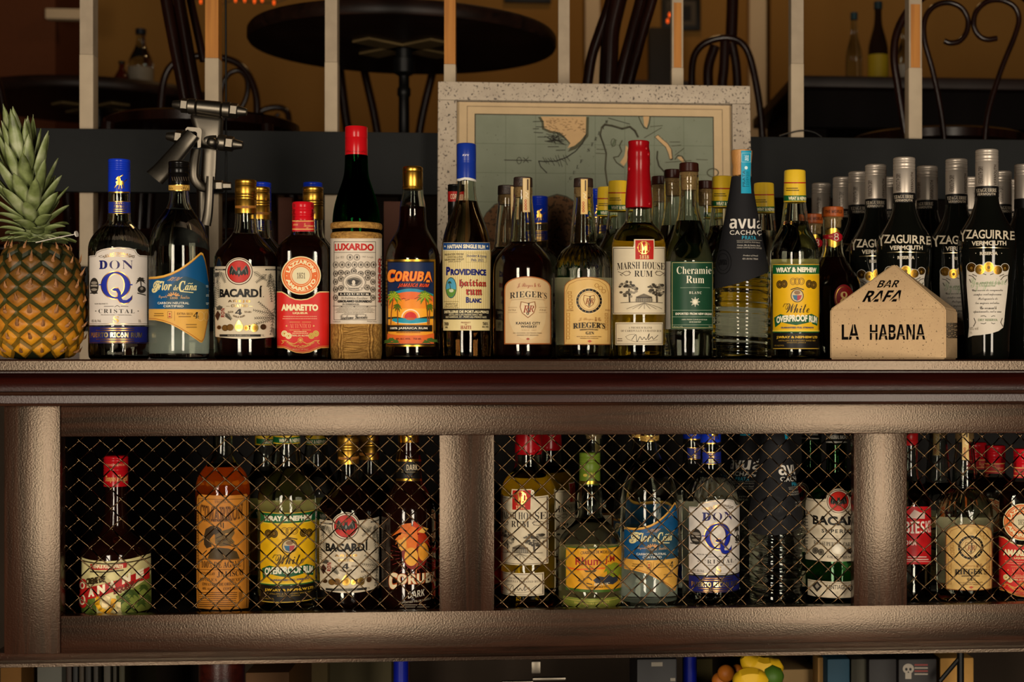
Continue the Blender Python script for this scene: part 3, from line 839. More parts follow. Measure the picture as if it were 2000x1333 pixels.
p.t('MARASCHINO', 736.2, 505, 741, 591, '#a8201c', 'n', .05, rot=1); p.t('ORIGINALE', 741.4, 500, 744.6, 598, '#3a332c', 's', rot=1); p.build('front_label', b.root)

# ---- dark rum with sunset label
b = B['sun'] = Bottle('rum_bottle', 'near-black rum bottle with gold cap and orange sunset beach label in a gold frame', 'bottle', 806, 0.0,
    [(702, 46), (702, 50), (694, 53), (600, 53), (515, 53), (503, 52.3), (490, 50), (476, 45), (463, 37.5), (452, 30.5), (442, 27), (425, 25.5), (405, 25), (392, 23), (378, 20), (340, 19)])
b.glass(GLASS); b.liquid(405, DKRUM)
b.cap(326, 371, 19.8, gold('#c9983c', .3), [336, 366, 369], top=3, depth=.5)
b.lab = p = b.pr()
p.r(754, 507, 850, 677.5, 'G#b58b32', 8); p.r(757, 511, 847.5, 674, '#0c0a0a', 8); p.r(758, 513, 846.5, 672.5, '#14264c', 8)
def disc_band(c, y0, y1, x0=758.5, x1=846, arch=0): p.poly([(x0 + (x1 - x0) * i / 10, y0 - arch * math.sin(PI * i / 10)) for i in range(11)] + [(x1 - (x1 - x0) * i / 10, y1) for i in range(11)], c)
disc_band('#1f86a8', 575, 632, arch=11); disc_band('#e0662a', 579, 632, arch=9); disc_band('#ea8a1f', 590, 632, arch=5); disc_band('#f0a52a', 603, 632)
p.e(802, 621, 18, 17, '#f2d9b0', 30); p.e(802, 621, 15.5, 14.5, '#ec8a2a', 30); p.e(802, 621, 12, 11.5, '#c71f1c', 28)
disc_band('#ea9a2c', 630, 672); p.poly([(758.5, 620), (775, 619), (790, 622), (814, 622), (830, 619), (846, 618), (846, 623), (815, 624.5), (790, 624.5), (758.5, 624)], '#33331c')
p.poly([(768, 622.5), (836, 622.5), (838, 628), (825, 631.5), (802, 632.5), (780, 631.5), (766, 627)], '#1b93ad'); p.e(802, 623.2, 9, 2.5, '#b8552a', 20); p.line([(772, 630.5), (790, 632), (802, 632.6), (815, 632), (832, 630)], 1, '#dfe3c8')
for x, y, f in ((770, 580, 1), (829, 580, -1)):
    p.line([(x - 2 * f, 586), (x - 5 * f, 610), (x - 6 * f, 634)], 2, '#8a4a1e'); p.palm(x, y, 17, '#5d7d1e', 9, -55, 235, 2.6); p.palm(x, y + 1, 14, '#a3b02c', 8, -35, 215, 1.7)
for x, y, f in ((777, 600, 1), (838, 600, -1)): p.line([(x, y), (x + f, 634)], 1.6, '#8a4a1e'); p.palm(x, y, 9, '#4c6a1c', 8, -60, 240, 1.6)
p.lines([[(785, 585), (789, 583), (793, 585)], [(810, 584), (816, 581), (822, 583)], [(792, 588), (800, 585)]], .8, '#7a2a14')
p.poly([(758.5, 652), (775, 655), (802, 656), (830, 655), (846, 651), (846, 672), (758.5, 672)], '#d8642a')
for x, y in ((766, 664), (774, 668), (838, 664), (831, 668), (845, 666), (760, 668)): p.palm(x, y + 3, 10, '#48662a', 7, 10, 170, 1.4)
p.r(758.5, 635.5, 842, 648, '#110d0c', 8); p.r(764, 637, 836, 637.6, '#6a4a2a'); p.t('100% JAMAICA RUM', 765, 639.3, 833, 644.7, '#e6dcc8', 'n', .03, space=1.05)
p.micro(770, 649, 826, 651, 1, '#6a2a12', .5); p.t('40% ALC./VOL.   750 ML', 775, 660.5, 822, 664, '#8a3a1a', 'b')
for o, c, bd in (((.9, 1), '#5c1410', .075), ((0, 0), '#d9501c', .075), ((0, 0), '#ef8a2c', .035)):
    p.t('C', 760 + o[0], 527 + o[1], 775 + o[0], 551.5 + o[1], c, 'b', bd, skew=.12); p.t('ORUB', 774 + o[0], 530 + o[1], 826 + o[0], 550 + o[1], c, 'b', bd - .02, skew=.06); p.t('A', 826 + o[0], 531 + o[1], 842 + o[0], 552 + o[1], c, 'b', bd - .02, skew=.06)
p.t('JAMAICA RUM', 780, 554, 835.5, 563, '#6a140e', 'b', .06, skew=.06); p.t('JAMAICA RUM', 780, 554, 835, 562.5, '#d94a26', 'b', .015, skew=.06)
p.build('front_label', b.root)

# ---- Haitian single rum
b = B['haiti'] = Bottle('rum_bottle', 'clear rum bottle with tall dark blue capsule and pale yellow striped label', 'bottle', 911, 0.0,
    [(702, 42), (702, 45), (695, 48), (600, 48.5), (500, 48.5), (480, 47.5), (462, 44.5), (444, 39.5), (427, 33), (412, 27), (397, 22), (382, 19), (366, 17.5), (330, 17)])
b.glass(GLASS); b.liquid(394, glassmat('pale_spirit', '#f0dcc0', .932)); b.back(490, 640, '#c9b890', 50)  # clear rum tinted slightly amber to imitate the dark brown it reflects
b.cap(281, 351, 18.9, paint('#15308c', .3), [316, 319], top=3, depth=.35, name='foil_capsule')
p = b.pr(19.05, .0002); p.poly([(892, 350), (898, 349), (908, 346.5), (918, 347.5), (926, 350), (930, 352), (930, 356), (920, 353), (908, 351), (898, 354), (892, 353)], '#cdc9c2'); p.t('AVV', 903, 301, 916, 305, '#c9c6d8', 'b'); p.build('capsule_tear', b.root)
b.lab = p = b.pr(); p.r(866, 474, 956, 646, '#d6c48e', 8)
p.lines([[(868.5 + i * 4.2, 490), (868.5 + i * 4.2, 605)] for i in range(21)], 1.1, '#c3ad6e')
p.r(866, 474.5, 956, 488.5, '#1c4684', 8); p.r(866, 488.5, 956, 490, '#e6dcc0'); p.t('HAITIAN SINGLE RUM', 874, 477.5, 947, 485.5, '#e8dfc4', 'n', .05); p.e(869.5, 481.5, 1.4, 1.8, '#e8dfc4', 10); p.e(951.5, 481.5, 1.4, 1.8, '#e8dfc4', 10)
p.t('PRODUCED FROM', 869, 495, 905, 499, '#3a2d20', 'b'); p.t('CRYSTALLINE', 874, 500.5, 904, 504, '#3a2d20', 'b'); p.t('SUGARCANE SYRUP', 869, 505.3, 906, 509, '#3a2d20', 'b'); p.t('AND JUICE', 876, 510, 900, 513, '#3a2d20', 'b')
p.frame(910, 494.5, 950, 513, .6, '#9a8a58'); p.t('Dunder & Syrup', 911.5, 497.5, 949.5, 504, '#2f3a66', 'm', .02); p.t('Feb. 2021', 920, 505.5, 944, 511, '#2f3a66', 'm', .02)
p.t('P', 872, 521.5, 880, 538, NAVY, 'n', .06); p.t('ROVIDENCE', 880.5, 525.5, 949, 538, NAVY, 'n', .06)
p.e(881.5, 562.5, 10.5, 20.5, '#2f4a3a', 30); p.e(881.5, 562.5, 9.3, 19, '#4f9cba', 30); p.poly([(872.5, 566), (880, 563), (890.5, 566), (890, 572), (886, 579), (881, 581.5), (876, 578), (873, 571)], '#5d8a3a'); p.e(882, 568, 4.5, 3.5, '#cfd6b0', 12); p.palm(879, 553, 5, '#2d4a22', 7, w=.8); p.line([(879, 553), (881, 566)], .9, '#3d3018')
for o, c, bd in ((.7, '#4d1210', .012), (0, '#a8271c', .0)):
    p.t('haitian', 897 + o, 545.5 + o, 948.5 + o, 563 + o, c, 'f', bd); p.t('rum', 909.5 + o, 565 + o, 940.5 + o, 577 + o, c, 'f', bd)
p.t('B', 910, 580.5, 916.5, 592, NAVY, 'n', .05); p.t('LANC', 917, 583, 939.5, 592, NAVY, 'n', .05)
p.line([(868, 589.5), (896, 589.5)], .6, '#6a5c34'); p.line([(868, 601.5), (896, 601.5)], .6, '#6a5c34'); p.t('Distilled in a', 871, 592, 894, 595.5, '#3a2d20', 'I'); p.t('short pot still', 870, 596.5, 894, 600, '#3a2d20', 'I')
p.r(866, 603.5, 956, 624.5, '#1b1714', 8); p.t('DISTILLERIE DE PORT-AU-PRINCE', 869, 606.5, 953, 612, '#d8cba2', 'n', .045); p.t('DISTILLERS & BLENDERS SINCE 1985', 878, 613.3, 941, 616.5, '#cfc29a', 'b'); p.t('RUE VARREUX, ST - PORT-AU-PRINCE HAITI', 872, 617.6, 949, 622, '#cfc29a', 'b')
p.t('700', 869, 630, 877, 636.5, '#2a2018', 'b'); p.t('ML', 871, 638, 876, 641.5, '#2a2018', 'b'); p.t('56%', 942, 629.5, 952, 635.5, '#2a2018', 'b'); p.t('ALC./VOL', 941, 637, 953, 640.5, '#2a2018', 'b'); p.t('PRODUCT', 901, 629, 919, 632, '#8d3a28'); p.t('OF', 908, 633, 912, 635.5, '#8d3a28'); p.t('HAITI', 900, 636.5, 920, 643, '#98301f', 's')
p.build('front_label', b.root)

# ---- whiskey with arched tan label
def rieger(name, label, px, prof, liq, level):
    b = Bottle(name, label, 'bottle', px, 0.0, prof)
    return b
WH = [(702, 50), (702, 54), (694, 58.5), (600, 58.5), (530, 58.5), (516, 56.5), (503, 51), (492, 43), (483, 34.5), (477, 27.5), (474, 25.8), (471, 27), (466, 25), (450, 24), (430, 22.8), (410, 20.5), (392, 18.5), (384, 18.8), (369, 18.6), (366, 17.5)]
b = B['whis'] = Bottle('whiskey_bottle', 'dark round-shouldered whiskey bottle with clear neck, paper seal strip and arched tan label', 'bottle', 1021.5, 0.0, WH)
b.glass(GLASS); b.liquid(474, DKRUM)
CORK = speckled('cork', '#a8885c', '#8a6a42', '#5d4429', 500, .8)
b.lathe('cork', [(386, 15), (384, 16), (366, 16.5), (365, 8)], CORK)
b.rounded('stopper_top', 347, 366.5, 18.2, 18.8, wood('stopper_wood', '#1c120d', '#33221a', 'X', .5, .4), 1.2)
def seal(b, cx, y0, y1, w, num, c='#cdb384'):
    p = b.pr(lambda z, b=b: max(19.4 * b.k, b.R(z) if z < b.z(366) else 0))
    p.r(cx - w, y0 + .8, cx + w, y1, c, 2); p.frame(cx - w, y0 + .8, cx + w, y1, .7, '#8a6a3c')
    p.lines([[(cx + w * .35, y0 + 4 + i * 2.6), (cx + w * .35, y0 + 5.8 + i * 2.6)] for i in range(8)], w * .4, '#5a4632'); p.t(num, cx - w * .55, y1 - 25, cx + w * .1, y1 - 4, '#a23a1c', 'b', rot=1)
    p.lines([[(cx - 2, y0 + 28), (cx + 3, y0 + 32), (cx - 1, y0 + 36), (cx + 4, y0 + 40)]], 1, '#e8dcc0'); p.build('paper_seal', b.root)
seal(b, 1028, 347, 415, 7.3, '0000')
def arched(p, x0, x1, y0, ys, y1, c, ins=0):
    cx, w = (x0 + x1) / 2, (x1 - x0) / 2
    P = [(x0 + ins, ys)] + [(cx - (w - ins) * math.cos(math.radians(a)), ys - (ys - y0 - ins) * math.sin(math.radians(a)) ** .8) for a in range(12, 170, 12)] + [(x1 - ins, ys)] + [(x1 - ins - (2 * w - 2 * ins) * i / 6, y1 - ins) for i in range(7)]
    p.poly(P, c)
b.lab = p = b.pr()
arched(p, 985, 1076, 540, 566, 673, '#9c5a2a'); arched(p, 985, 1076, 540, 566, 673, '#c7a87c', 2.2); p.e(1030, 614, 36, 50, '#cdb48a', 40)
p.t('J. Rieger & Co', 1010, 553, 1056, 564, '#8d2f1f', 'c'); p.t('RIEGER’S', 996, 572, 1067.5, 584, '#241b15', 's', 0, bend=3, space=1.05); p.line([(999, 586.5), (1030, 583.5), (1064, 586.5)], .6, '#6a4a2c')
shield = [(1017, 589), (1031, 592), (1045, 589), (1047, 600), (1043, 612), (1031, 622), (1019, 612), (1015, 600)]
p.poly(shield, '#8a5a34'); p.poly([(1031 + (x - 1031) * .88, 604 + (y - 604) * .88) for x, y in shield], '#d6c09a'); p.t('J', 1028, 592.5, 1035, 616, '#2a2018', 's'); p.t('R', 1021, 597, 1033, 611, '#8a3a22', 'i'); p.t('R', 1032, 597, 1043, 610, '#8a3a22', 'i')
p.t('EXTRA', 994, 604.5, 1008, 608, '#6a4a2c', 'n'); p.t('FINE', 1054, 604.5, 1066, 608, '#6a4a2c', 'n'); p.lines([[(993, 601), (1010, 601)], [(993, 611), (1010, 611)], [(1052, 601), (1068, 601)], [(1052, 611), (1068, 611)]], .7, '#8a6a44')
p.t('KANSAS CITY', 1008, 629, 1055, 634.5, '#241b15', 'n', .035, space=1.15); p.t('WHISKEY', 1017, 636, 1048.5, 641, '#241b15', 'n', .035, space=1.1); p.t('SINCE 1887', 1019, 644, 1047, 646.5, '#8a6a44', space=1.4)
p.t('46% ALCOHOL (92 PROOF) 750ML', 1002, 650, 1058, 652.5, '#5a4430', 'b'); p.t('KANSAS CITY, MISSOURI', 1010, 654, 1051, 656.6, '#5a4430', 'b'); p.poly([(1027, 662.5), (1031, 660), (1035, 662.5), (1031, 665)], '#98402a'); p.build('front_label', b.root)

# ---- gin with fluted shoulder
GN = [(702, 46), (702, 50), (694, 54.5), (600, 56), (536, 56.5), (520, 55), (506, 51), (495, 44.5), (486, 36), (480, 28), (476, 25.5), (472, 26.5), (468, 25.5), (450, 24.3), (430, 22.8), (410, 20.5), (392, 18.6), (384, 18.8), (369, 18.6), (366, 17.5)]
b = B['gin'] = Bottle('gin_bottle', 'clear gin bottle with fluted shoulders and round black emblem label, on the counter', 'bottle', 1139.5, 0.0, GN)
b.glass(GLASS, flutes=[(b.z(528), b.z(478), .0024, 28)]); b.liquid(478, SPIRIT); b.back(541, 672, '#b8ae98', 70)
b.lathe('cork', [(386, 15), (384, 16), (366, 16.5), (365, 8)], CORK); b.rounded('stopper_top', 349, 367, 18.6, 19.2, MATS.get('x') or bpy.data.materials['stopper_wood'], 1.2)
seal(b, 1141, 349, 419, 7, '0000', '#d3b270')
b.lab = p = b.pr(); 
arched(p, 1102, 1192.5, 541, 566, 674, '#8f5b2c'); arched(p, 1102, 1192.5, 541, 566, 674, '#d0ab68', 1.6); p.line([(1106, 668), (1106, 570), (1112, 556), (1128, 548), (1150, 545.5), (1170, 549), (1183, 558), (1188, 572), (1187, 668)], .8, '#9a6a30')
p.e(1150.5, 588, 27, 26, '#d9bb80', 40); p.ring(1150.5, 588, 25, 24, 4.5, '#171310', 44)
for i in range(20):
    a = 2 * PI * i / 20; p.line([(1150.5 + 21.5 * math.cos(a), 588 + 20.5 * math.sin(a)), (1150.5 + 24.2 * math.cos(a), 588 + 23.2 * math.sin(a))], 1, '#a8813f')
p.ring(1150.5, 588, 18.5, 17.8, .7, '#8f5b2c', 36)
sh = [(1141, 577), (1150.5, 579.5), (1160, 577), (1161.5, 586), (1158, 595), (1150.5, 601), (1143, 595), (1139.5, 586)]
p.line(sh + [sh[0]], 1.1, '#8f5b2c'); p.t('J', 1149, 579, 1154, 599, '#171310', 's'); p.t('R', 1143, 583, 1152, 594, '#8a4a22', 'i'); p.t('R', 1151.5, 583, 1159, 593, '#8a4a22', 'i')
for a in (35, 50, 65): p.ring(1150.5 + 34 * math.cos(math.radians(a)), 588 - 33 * math.sin(math.radians(a)), 4, 4, .7, '#9a6a30', 14)
for i in range(7): p.frame(1107.5, 612 + i * 7.5, 1113.5, 618 + i * 7.5, .6, '#a8742f')
for i in range(5): p.frame(1110 + i * .6, 570 + i * 7, 1117 + i * .6, 575 + i * 7, .6, '#a8742f')
for i in range(5): p.frame(1180, 612 + i * 7, 1185, 617 + i * 7, .6, '#a8742f')
p.t('EXTRA', 1109, 605, 1121, 608, '#8f5b2c'); p.t('FINE', 1181, 605, 1189, 608, '#8f5b2c'); p.t('& Co', 1161, 620, 1172, 628, '#8f5b2c', 'c'); p.t('J. Rieger', 1131, 621, 1158, 628, '#c09350', 'c')
p.t('RIEGER’S', 1120.5, 632, 1179.5, 643, '#1b1512', 's', 0, bend=2); p.t('MIDWESTERN DRY', 1133, 643.5, 1167, 646.5, '#3a2c1c', 'b', bend=1); p.t('GIN', 1144, 648, 1159, 654, '#1b1512', 's', space=1.2)
p.t('46.5% ALC. BY VOL (93 PROOF) 750ML', 1127, 657, 1173, 659.3, '#6a4a24', 'b'); p.t('KANSAS CITY, MISSOURI', 1134, 660.5, 1167, 662.6, '#6a4a24', 'b'); p.poly([(1147, 667), (1151, 664.5), (1155, 667), (1151, 669.5)], '#b0432a'); p.build('front_label', b.root)

# ---- red wax rum
b = B['wax'] = Bottle('rum_bottle', 'golden rum bottle with long dripping red wax top and cream label of two trees', 'bottle', 1247.5, 0.0,
    [(702, 45), (702, 49), (695, 52.5), (600, 53), (490, 53), (478, 52.5), (466, 50), (456, 45.5), (448, 39.5), (441, 33), (435, 28), (430, 26), (420, 25.5), (406, 25), (390, 23.5), (360, 20), (320, 18), (280, 17)])
b.glass(GLASS); b.liquid(438, glassmat('golden_rum', '#f0e29a', .932)); b.back(474, 672, '#d8cca8', 80)  # back label stretched high and wide so the rum glows golden
b.lathe('wax_top', [(407, 25.5), (405, 26.3), (392, 26.5), (375, 25.3), (350, 23.2), (332, 21.8), (324, 22.2), (316, 22.6), (306, 22), (298, 22.3), (293, 21.4), (289, 20.6), (283, 20.4), (279, 21), (276.5, 20.6), (276, 18), (276, .3)], paint('#8f0a12', .22), 1, smooth=60)
mb = MB()
for x, y in ((1266, 301), (1229, 330), (1268, 398), (1262, 290)):
    sf = b.surf(lambda z: 21.6 * b.k if z > b.z(345) else 25.6 * b.k); c = sf.pos(*sf.uv(x, y), 0)[0]
    bm = bmesh.new(); bmesh.ops.create_icosphere(bm, subdivisions=2, radius=.0026); mb.add([Vector((v.co.x, v.co.y, v.co.z * 1.5)) + c for v in bm.verts], [[v.index for v in f.verts] for f in bm.faces]); bm.free()
mb.build('wax_drip', paint('#8f0a12', .22), b.root, 60)
b.lab = p = b.pr(); p.poly([(1197, 482.5), (1239, 482.5), (1239, 468), (1277.5, 468), (1277.5, 482.5), (1298.5, 482.5)] + [(1298.5 - 101.5 * i / 8, 614.5) for i in range(9)], '#d2c4a8'); p.frame(1198.5, 485, 1298, 612.5, .9, '#3a2a22')
p.r(1238.5, 467.5, 1277.5, 508.5, '#d8c8a8', 3); p.r(1241, 469.5, 1276, 507, '#b01e18', 3); p.t('M', 1249, 473, 1266, 490, 'G#e0b860', 's', -.01); p.t('H', 1252, 481, 1263, 495, 'G#e0b860', 's', -.01); p.ring(1257.5, 484, 12, 12.5, 1, 'G#e0b860', 20)
for i in range(10):
    a = 2 * PI * i / 10; p.e(1257.5 + 11.5 * math.cos(a), 484 + 12 * math.sin(a), 1.6, 1.6, 'G#e0b860', 8)
p.t('1818', 1249, 498.5, 1267, 505.5, '#e6cf90', 's')
p.t('MARSH HOUSE', 1206, 514, 1297, 528, '#2a211b', 's', -.008, bend=2.5, flat=True); p.t('RUM', 1239, 529, 1274, 541, '#2a211b', 's', -.005)
for sg, x in ((-1, 1232), (1, 1279)): p.lines([[(x, 533), (x + sg * 8, 530), (x + sg * 16, 534), (x + sg * 24, 531)], [(x + sg * 2, 537), (x + sg * 9, 539), (x + sg * 15, 535), (x + sg * 20, 537), (x + sg * 16, 539)], [(x + sg * 4, 529), (x, 533), (x + sg * 3, 537)]], 1, '#5a4c3e')
rg = random.Random(3)
for cx, cy, rx, ry in ((1229, 565, 19, 15), (1281, 566, 15, 14)):
    p.line([(cx, cy), (cx + 1, 590)], 3, '#4a4136')
    for i in range(34):
        a, r_ = rg.uniform(0, 2 * PI), rg.uniform(.1, 1) ** .6; p.e(cx + rx * r_ * math.cos(a), cy + ry * r_ * math.sin(a), rg.uniform(2, 4), rg.uniform(1.6, 3.2), rg.choice(('#3a342b', '#5c5446', '#8d8370', '#4a4338')), 9)
p.r(1243, 580, 1272, 583, '#4a4136', 2); p.r(1242, 584, 1273, 590, '#8d8370', 2); p.lines([[(1244 + i * 3.4, 583), (1244 + i * 3.4, 590)] for i in range(9)], .8, '#3a342b'); p.poly([(1244, 580), (1257, 574), (1271, 580)], '#6a604f')
p.line([(1214, 592), (1245, 590.5), (1292, 592)], .9, '#5c5446'); p.lines([[(1258, 592), (1225 + i * 11, 604)] for i in range(7)], .6, '#6a604f')
p.build('front_label', b.root)
p = b.pr(); p.r(1202, 630, 1294.5, 674.5, '#d2c4a8', 8); p.frame(1203.5, 632.5, 1293.5, 672.5, .8, '#3a2a22'); p.t('A PREMIUM BLEND', 1228, 638.5, 1273, 642.5, '#4a3a2c', 's', space=1.15); p.t('OF CAREFULLY CURATED RUM', 1213, 644.5, 1291, 648.5, '#4a3a2c', 's', space=1.1)
p.lines([spl2([(1234, 664), (1242, 654), (1244, 668), (1250, 658), (1254, 664), (1258, 659), (1262, 664), (1268, 652), (1266, 664), (1273, 658), (1276, 663), (1285, 655)])], 1.1, '#2a211b'); p.line([(1226, 663), (1222, 658), (1230, 654), (1240, 653)], .7, '#5c4c3c'); p.line([(1226, 663), (1240, 668), (1260, 668), (1284, 664)], .7, '#5c4c3c'); p.micro(1206, 660, 1216, 668, 2, '#7d6c58'); p.build('base_label', b.root)

# ---- green label rum
b = B['green'] = Bottle('rum_bottle', 'front clear rum bottle with dark wooden stopper and green label with white sunburst', 'bottle', 1345.5, 0.0,
    [(702, 40), (702, 44), (695, 47), (600, 47.5), (520, 47.5), (505, 46.5), (490, 43.5), (474, 38.5), (458, 33), (442, 28), (427, 23.5), (412, 20.5), (395, 19), (372, 18.5), (364, 19.2), (358, 18.6), (351, 19.2), (338, 18.6), (337, 17.5)])
b.glass(GLASS); b.liquid(433, SPIRIT); b.back(511, 643, '#bdb8ac', 75)
b.lathe('cork', [(372, 14.5), (368, 15.5), (338, 16.4), (336, 8)], CORK); b.rounded('stopper_top', 319, 337, 18.8, 19.4, paint('#2f130c', .3), 1.5)
b.lab = p = b.pr(); p.r(1311, 511, 1392.6, 643, '#17402a', 8); p.frame(1313, 513, 1391.5, 641, .9, '#b8a878')
p.t('Cheramie', 1322, 521, 1389, 535.5, '#e6dfc8', 's', -.008, flat=True); p.t('Rum', 1340, 539, 1375, 553.5, '#e6dfc8', 's', -.008); p.line([(1329, 562.5), (1386, 562.5)], .7, '#8fa088'); p.t('BLANC', 1346, 569.5, 1370, 574.5, '#dcd8c4', 's', space=1.3)
for i in range(16):
    a = 2 * PI * i / 16; l = 9 if i % 2 == 0 else 6; p.line([(1357.5 + 2 * math.cos(a), 590 + 2 * math.sin(a)), (1357.5 + l * math.cos(a), 590 + l * math.sin(a))], 1.2, '#e6dfc8')
p.e(1357.5, 590, 3.6, 3.6, '#e6dfc8', 14); p.r(1313, 606, 1391.5, 606.8, '#8fa088'); p.r(1313, 619, 1391.5, 619.8, '#8fa088'); p.t('EXPORTED FROM NEW ORLEANS', 1320, 611, 1389, 615.5, '#dcd8c4', 'n', .035)
p.t('100% FRESH CANE JUICE RUM', 1332, 623.5, 1380, 626.3, '#c5c8b0', 'n', .02); p.t('2018 HARVEST', 1346, 628, 1369, 630.6, '#c5c8b0', 'n', .02); p.r(1313, 634.5, 1391.5, 635.1, '#8fa088'); p.t('40% ALC./VOL', 1316, 637, 1334, 639.6, '#b0b89c'); p.t('750 mL', 1383, 637, 1390, 639.6, '#b0b89c'); p.build('front_label', b.root)
p = b.pr(47.3); p.r(1297.8, 511, 1309.5, 643, '#8f8a80', 3); p.build('back_label', b.root)

# ---- cachaca with black sleeve
b = B['cach'] = Bottle('cachaca_bottle', 'ribbed clear bottle in a black conical paper sleeve with white lettering and turquoise seal strip', 'bottle', 1448.5, 0.0,
    [(702, 42), (702, 47), (694, 51), (640, 52), (560, 53), (535, 52.5), (510, 48.5), (470, 40), (430, 32), (390, 24.5), (360, 19.5), (350, 18), (330, 17.5)], seg=72)
b.glass(GLASS, twist=(b.z(535), .0016, .0105, 1)); b.liquid(420, SPIRIT, wall=4); b.back(600, 660, '#8a8880', 30)
b.lathe('stopper', [(349, 16), (343, 18), (335, 18.5), (325, 17.6), (316, 19.6), (300, 21), (295, 20.8), (294, 19), (294, .3)], wood('stopper_oak', '#a4713a', '#c08c50', 'Z', .5, .3), 0)
SLV = [(345, 20), (380, 25), (430, 34.2), (480, 43.5), (512, 50.5), (535, 54), (560, 54.6), (720, 54.6)]
sz = [(b.z(y), hw * b.k) for y, hw in SLV][::-1]
def sleeveR(z):
    for (z0, r0), (z1, r1) in zip(sz, sz[1:]):
        if z0 <= z <= z1: return r0 + (r1 - r0) * (z - z0) / (z1 - z0)
    return sz[-1][1] if z > sz[-1][0] else sz[0][1]
b.sf = sleeveR
def sleeve_edge(a):  # height of the slanted lower edge round the bottle, a = 0 at the front, + to the right
    return b.z(546 + 8 * math.cos(a + .35) - 14 * math.sin(a - .05))
mb = MB(); N = 64; rows = 14; zt = b.z(346); V = []; Fc = []
for i in range(rows + 1):
    for j in range(N):
        a = 2 * PI * j / N; ze = sleeve_edge(a); z = ze + (zt - ze) * i / rows; r = sleeveR(z); V.append((r * math.sin(a), -r * math.cos(a), z))
for i in range(rows):
    for j in range(N):
        k = (j + 1) % N; Fc.append([i * N + j, i * N + k, (i + 1) * N + k, (i + 1) * N + j])
mb.add(V, Fc); so = mb.build('paper_sleeve', paint('#17171a', .75), b.root, 60)
p = b.pr(sleeveR, .0004)
p.t('avuá', 1425, 424, 1489, 447, '#d8d2c8', 'b', .0, flat=True); p.t('CACHAÇ', 1425.5, 450, 1487, 461, '#cfc9bf', 'n', .012, space=1.12, flat=True); p.t('A', 1487, 450, 1492.5, 459, '#cfc9bf', 'n', .012); p.t('PRATA', 1449, 461, 1476, 468, '#2c93b0', 'b', space=1.1); p.line([(1439, 470.3), (1487, 470.3)], .7, '#9c968c')
p.t('SINGLE VARIETAL FROM BRAZIL', 1439.5, 472, 1484, 474.6, '#a8a298'); p.t('Carmo, Rio de Janeiro, Brasil', 1440, 477.5, 1484, 481.3, '#b5afa5', 'i'); p.t('HAND CRAFTED & POT DISTILLED', 1439.5, 482.5, 1487, 485.6, '#a8a298'); p.t('Product of Brazil', 1451, 498, 1480, 501.6, '#b5afa5', 'i'); p.t('42% Alc/Vol. 750ml', 1450, 504, 1480, 507.5, '#a8a298', 'o')
p.ring(1413, 512, 16, 24, 1.3, '#0a0a0c', 34); p.ring(1413, 512, 11, 17, .8, '#0c0c0e', 30); p.t('avuá', 1405, 505, 1421, 518, '#0a0a0c', 'b'); p.build('sleeve_print', b.root)
p = b.pr(lambda z: max(sleeveR(z), 20.6 * b.k) if z < b.z(350) else 21.3 * b.k, .0005); p.r(1447.5, 294.5, 1467, 378, '#1b93b5', 3); p.t('PRATA', 1450, 333, 1455, 365, '#0c3a4a', 'n', rot=1); p.micro(1456.5, 335, 1463, 366, 9, '#0c4a5c', .3); p.frame(1448.5, 299, 1466, 317, .6, '#a8d8e0'); p.t('avuá', 1453, 303, 1462, 314, '#cfe8ec', 'b', rot=1); p.e(1457, 328, 3, 3.4, '#cfe8ec', 14); p.build('paper_seal', b.root)

# ---- yellow overproof rum
b = B['wray'] = Bottle('rum_bottle', 'overproof rum bottle with yellow cap, green banded yellow label, left of the concrete block', 'bottle', 1552.5, 0.0,
    [(702, 40), (702, 44), (695, 47.5), (600, 48), (498, 48), (486, 46.5), (474, 43), (463, 38), (453, 32.5), (445, 28.5), (437, 26.5), (425, 25.3), (410, 23.5), (396, 21.3), (350, 20)])
b.glass(GLASS); b.liquid(434, SPIRIT); b.back(505, 680, '#b0a468', 60)  # back label carried above the front one to brighten the glass
b.lathe('screw_cap', [(396, 21.6), (394, 22), (383, 22), (336, 20.8), (333.8, 20), (333, 18), (333, .3)], paint('#d8b22a', .35), smooth=35)
p = b.pr(lambda z: (20.85 + (b.z(336) - z) / (b.z(336) - b.z(383)) * 1.15) * b.k if z > b.z(383) else 22 * b.k, .0002); p.r(1529, 356, 1575, 358.4, '#a82a1c'); p.r(1528, 382, 1575, 392.5, '#14582c'); p.t('WRAY & NEPHEW', 1540, 383.8, 1575, 391, '#e0d9b8', 'n', .045); p.micro(1534, 366, 1562, 374, 2, '#5a4a14'); p.micro(1532, 356.5, 1560, 358, 1, '#6a1a10'); p.build('cap_print', b.root)
b.lab = p = b.pr(); p.r(1510, 516.5, 1599.6, 536.5, '#135a2e', 8); p.r(1510, 516.5, 1599.6, 518, '#caa22c'); p.r(1510, 535.5, 1599.6, 537.5, '#e0c23c'); p.t('WRAY & NEPHEW', 1516, 522, 1594, 532, '#e9e4cc', 'n', .06)
p.r(1510, 537.5, 1599.6, 647, '#dfae14', 8)
for x, y in ((1523, 556), (1532, 555), (1580, 555), (1588.5, 557)): p.e(x, y, 6.3, 8, '#3a2a0c', 20); p.ring(x, y, 4.6, 6, .7, '#8d6a1c', 18); p.e(x, y, 2.4, 3.4, '#7d5c1a', 10)
for x in (1549, 1557, 1565): p.ring(x, 550, 6, 7, 1, '#6a4c10', 22); p.ring(x, 550, 3.6, 4.4, .8, '#7d5c1a', 16)
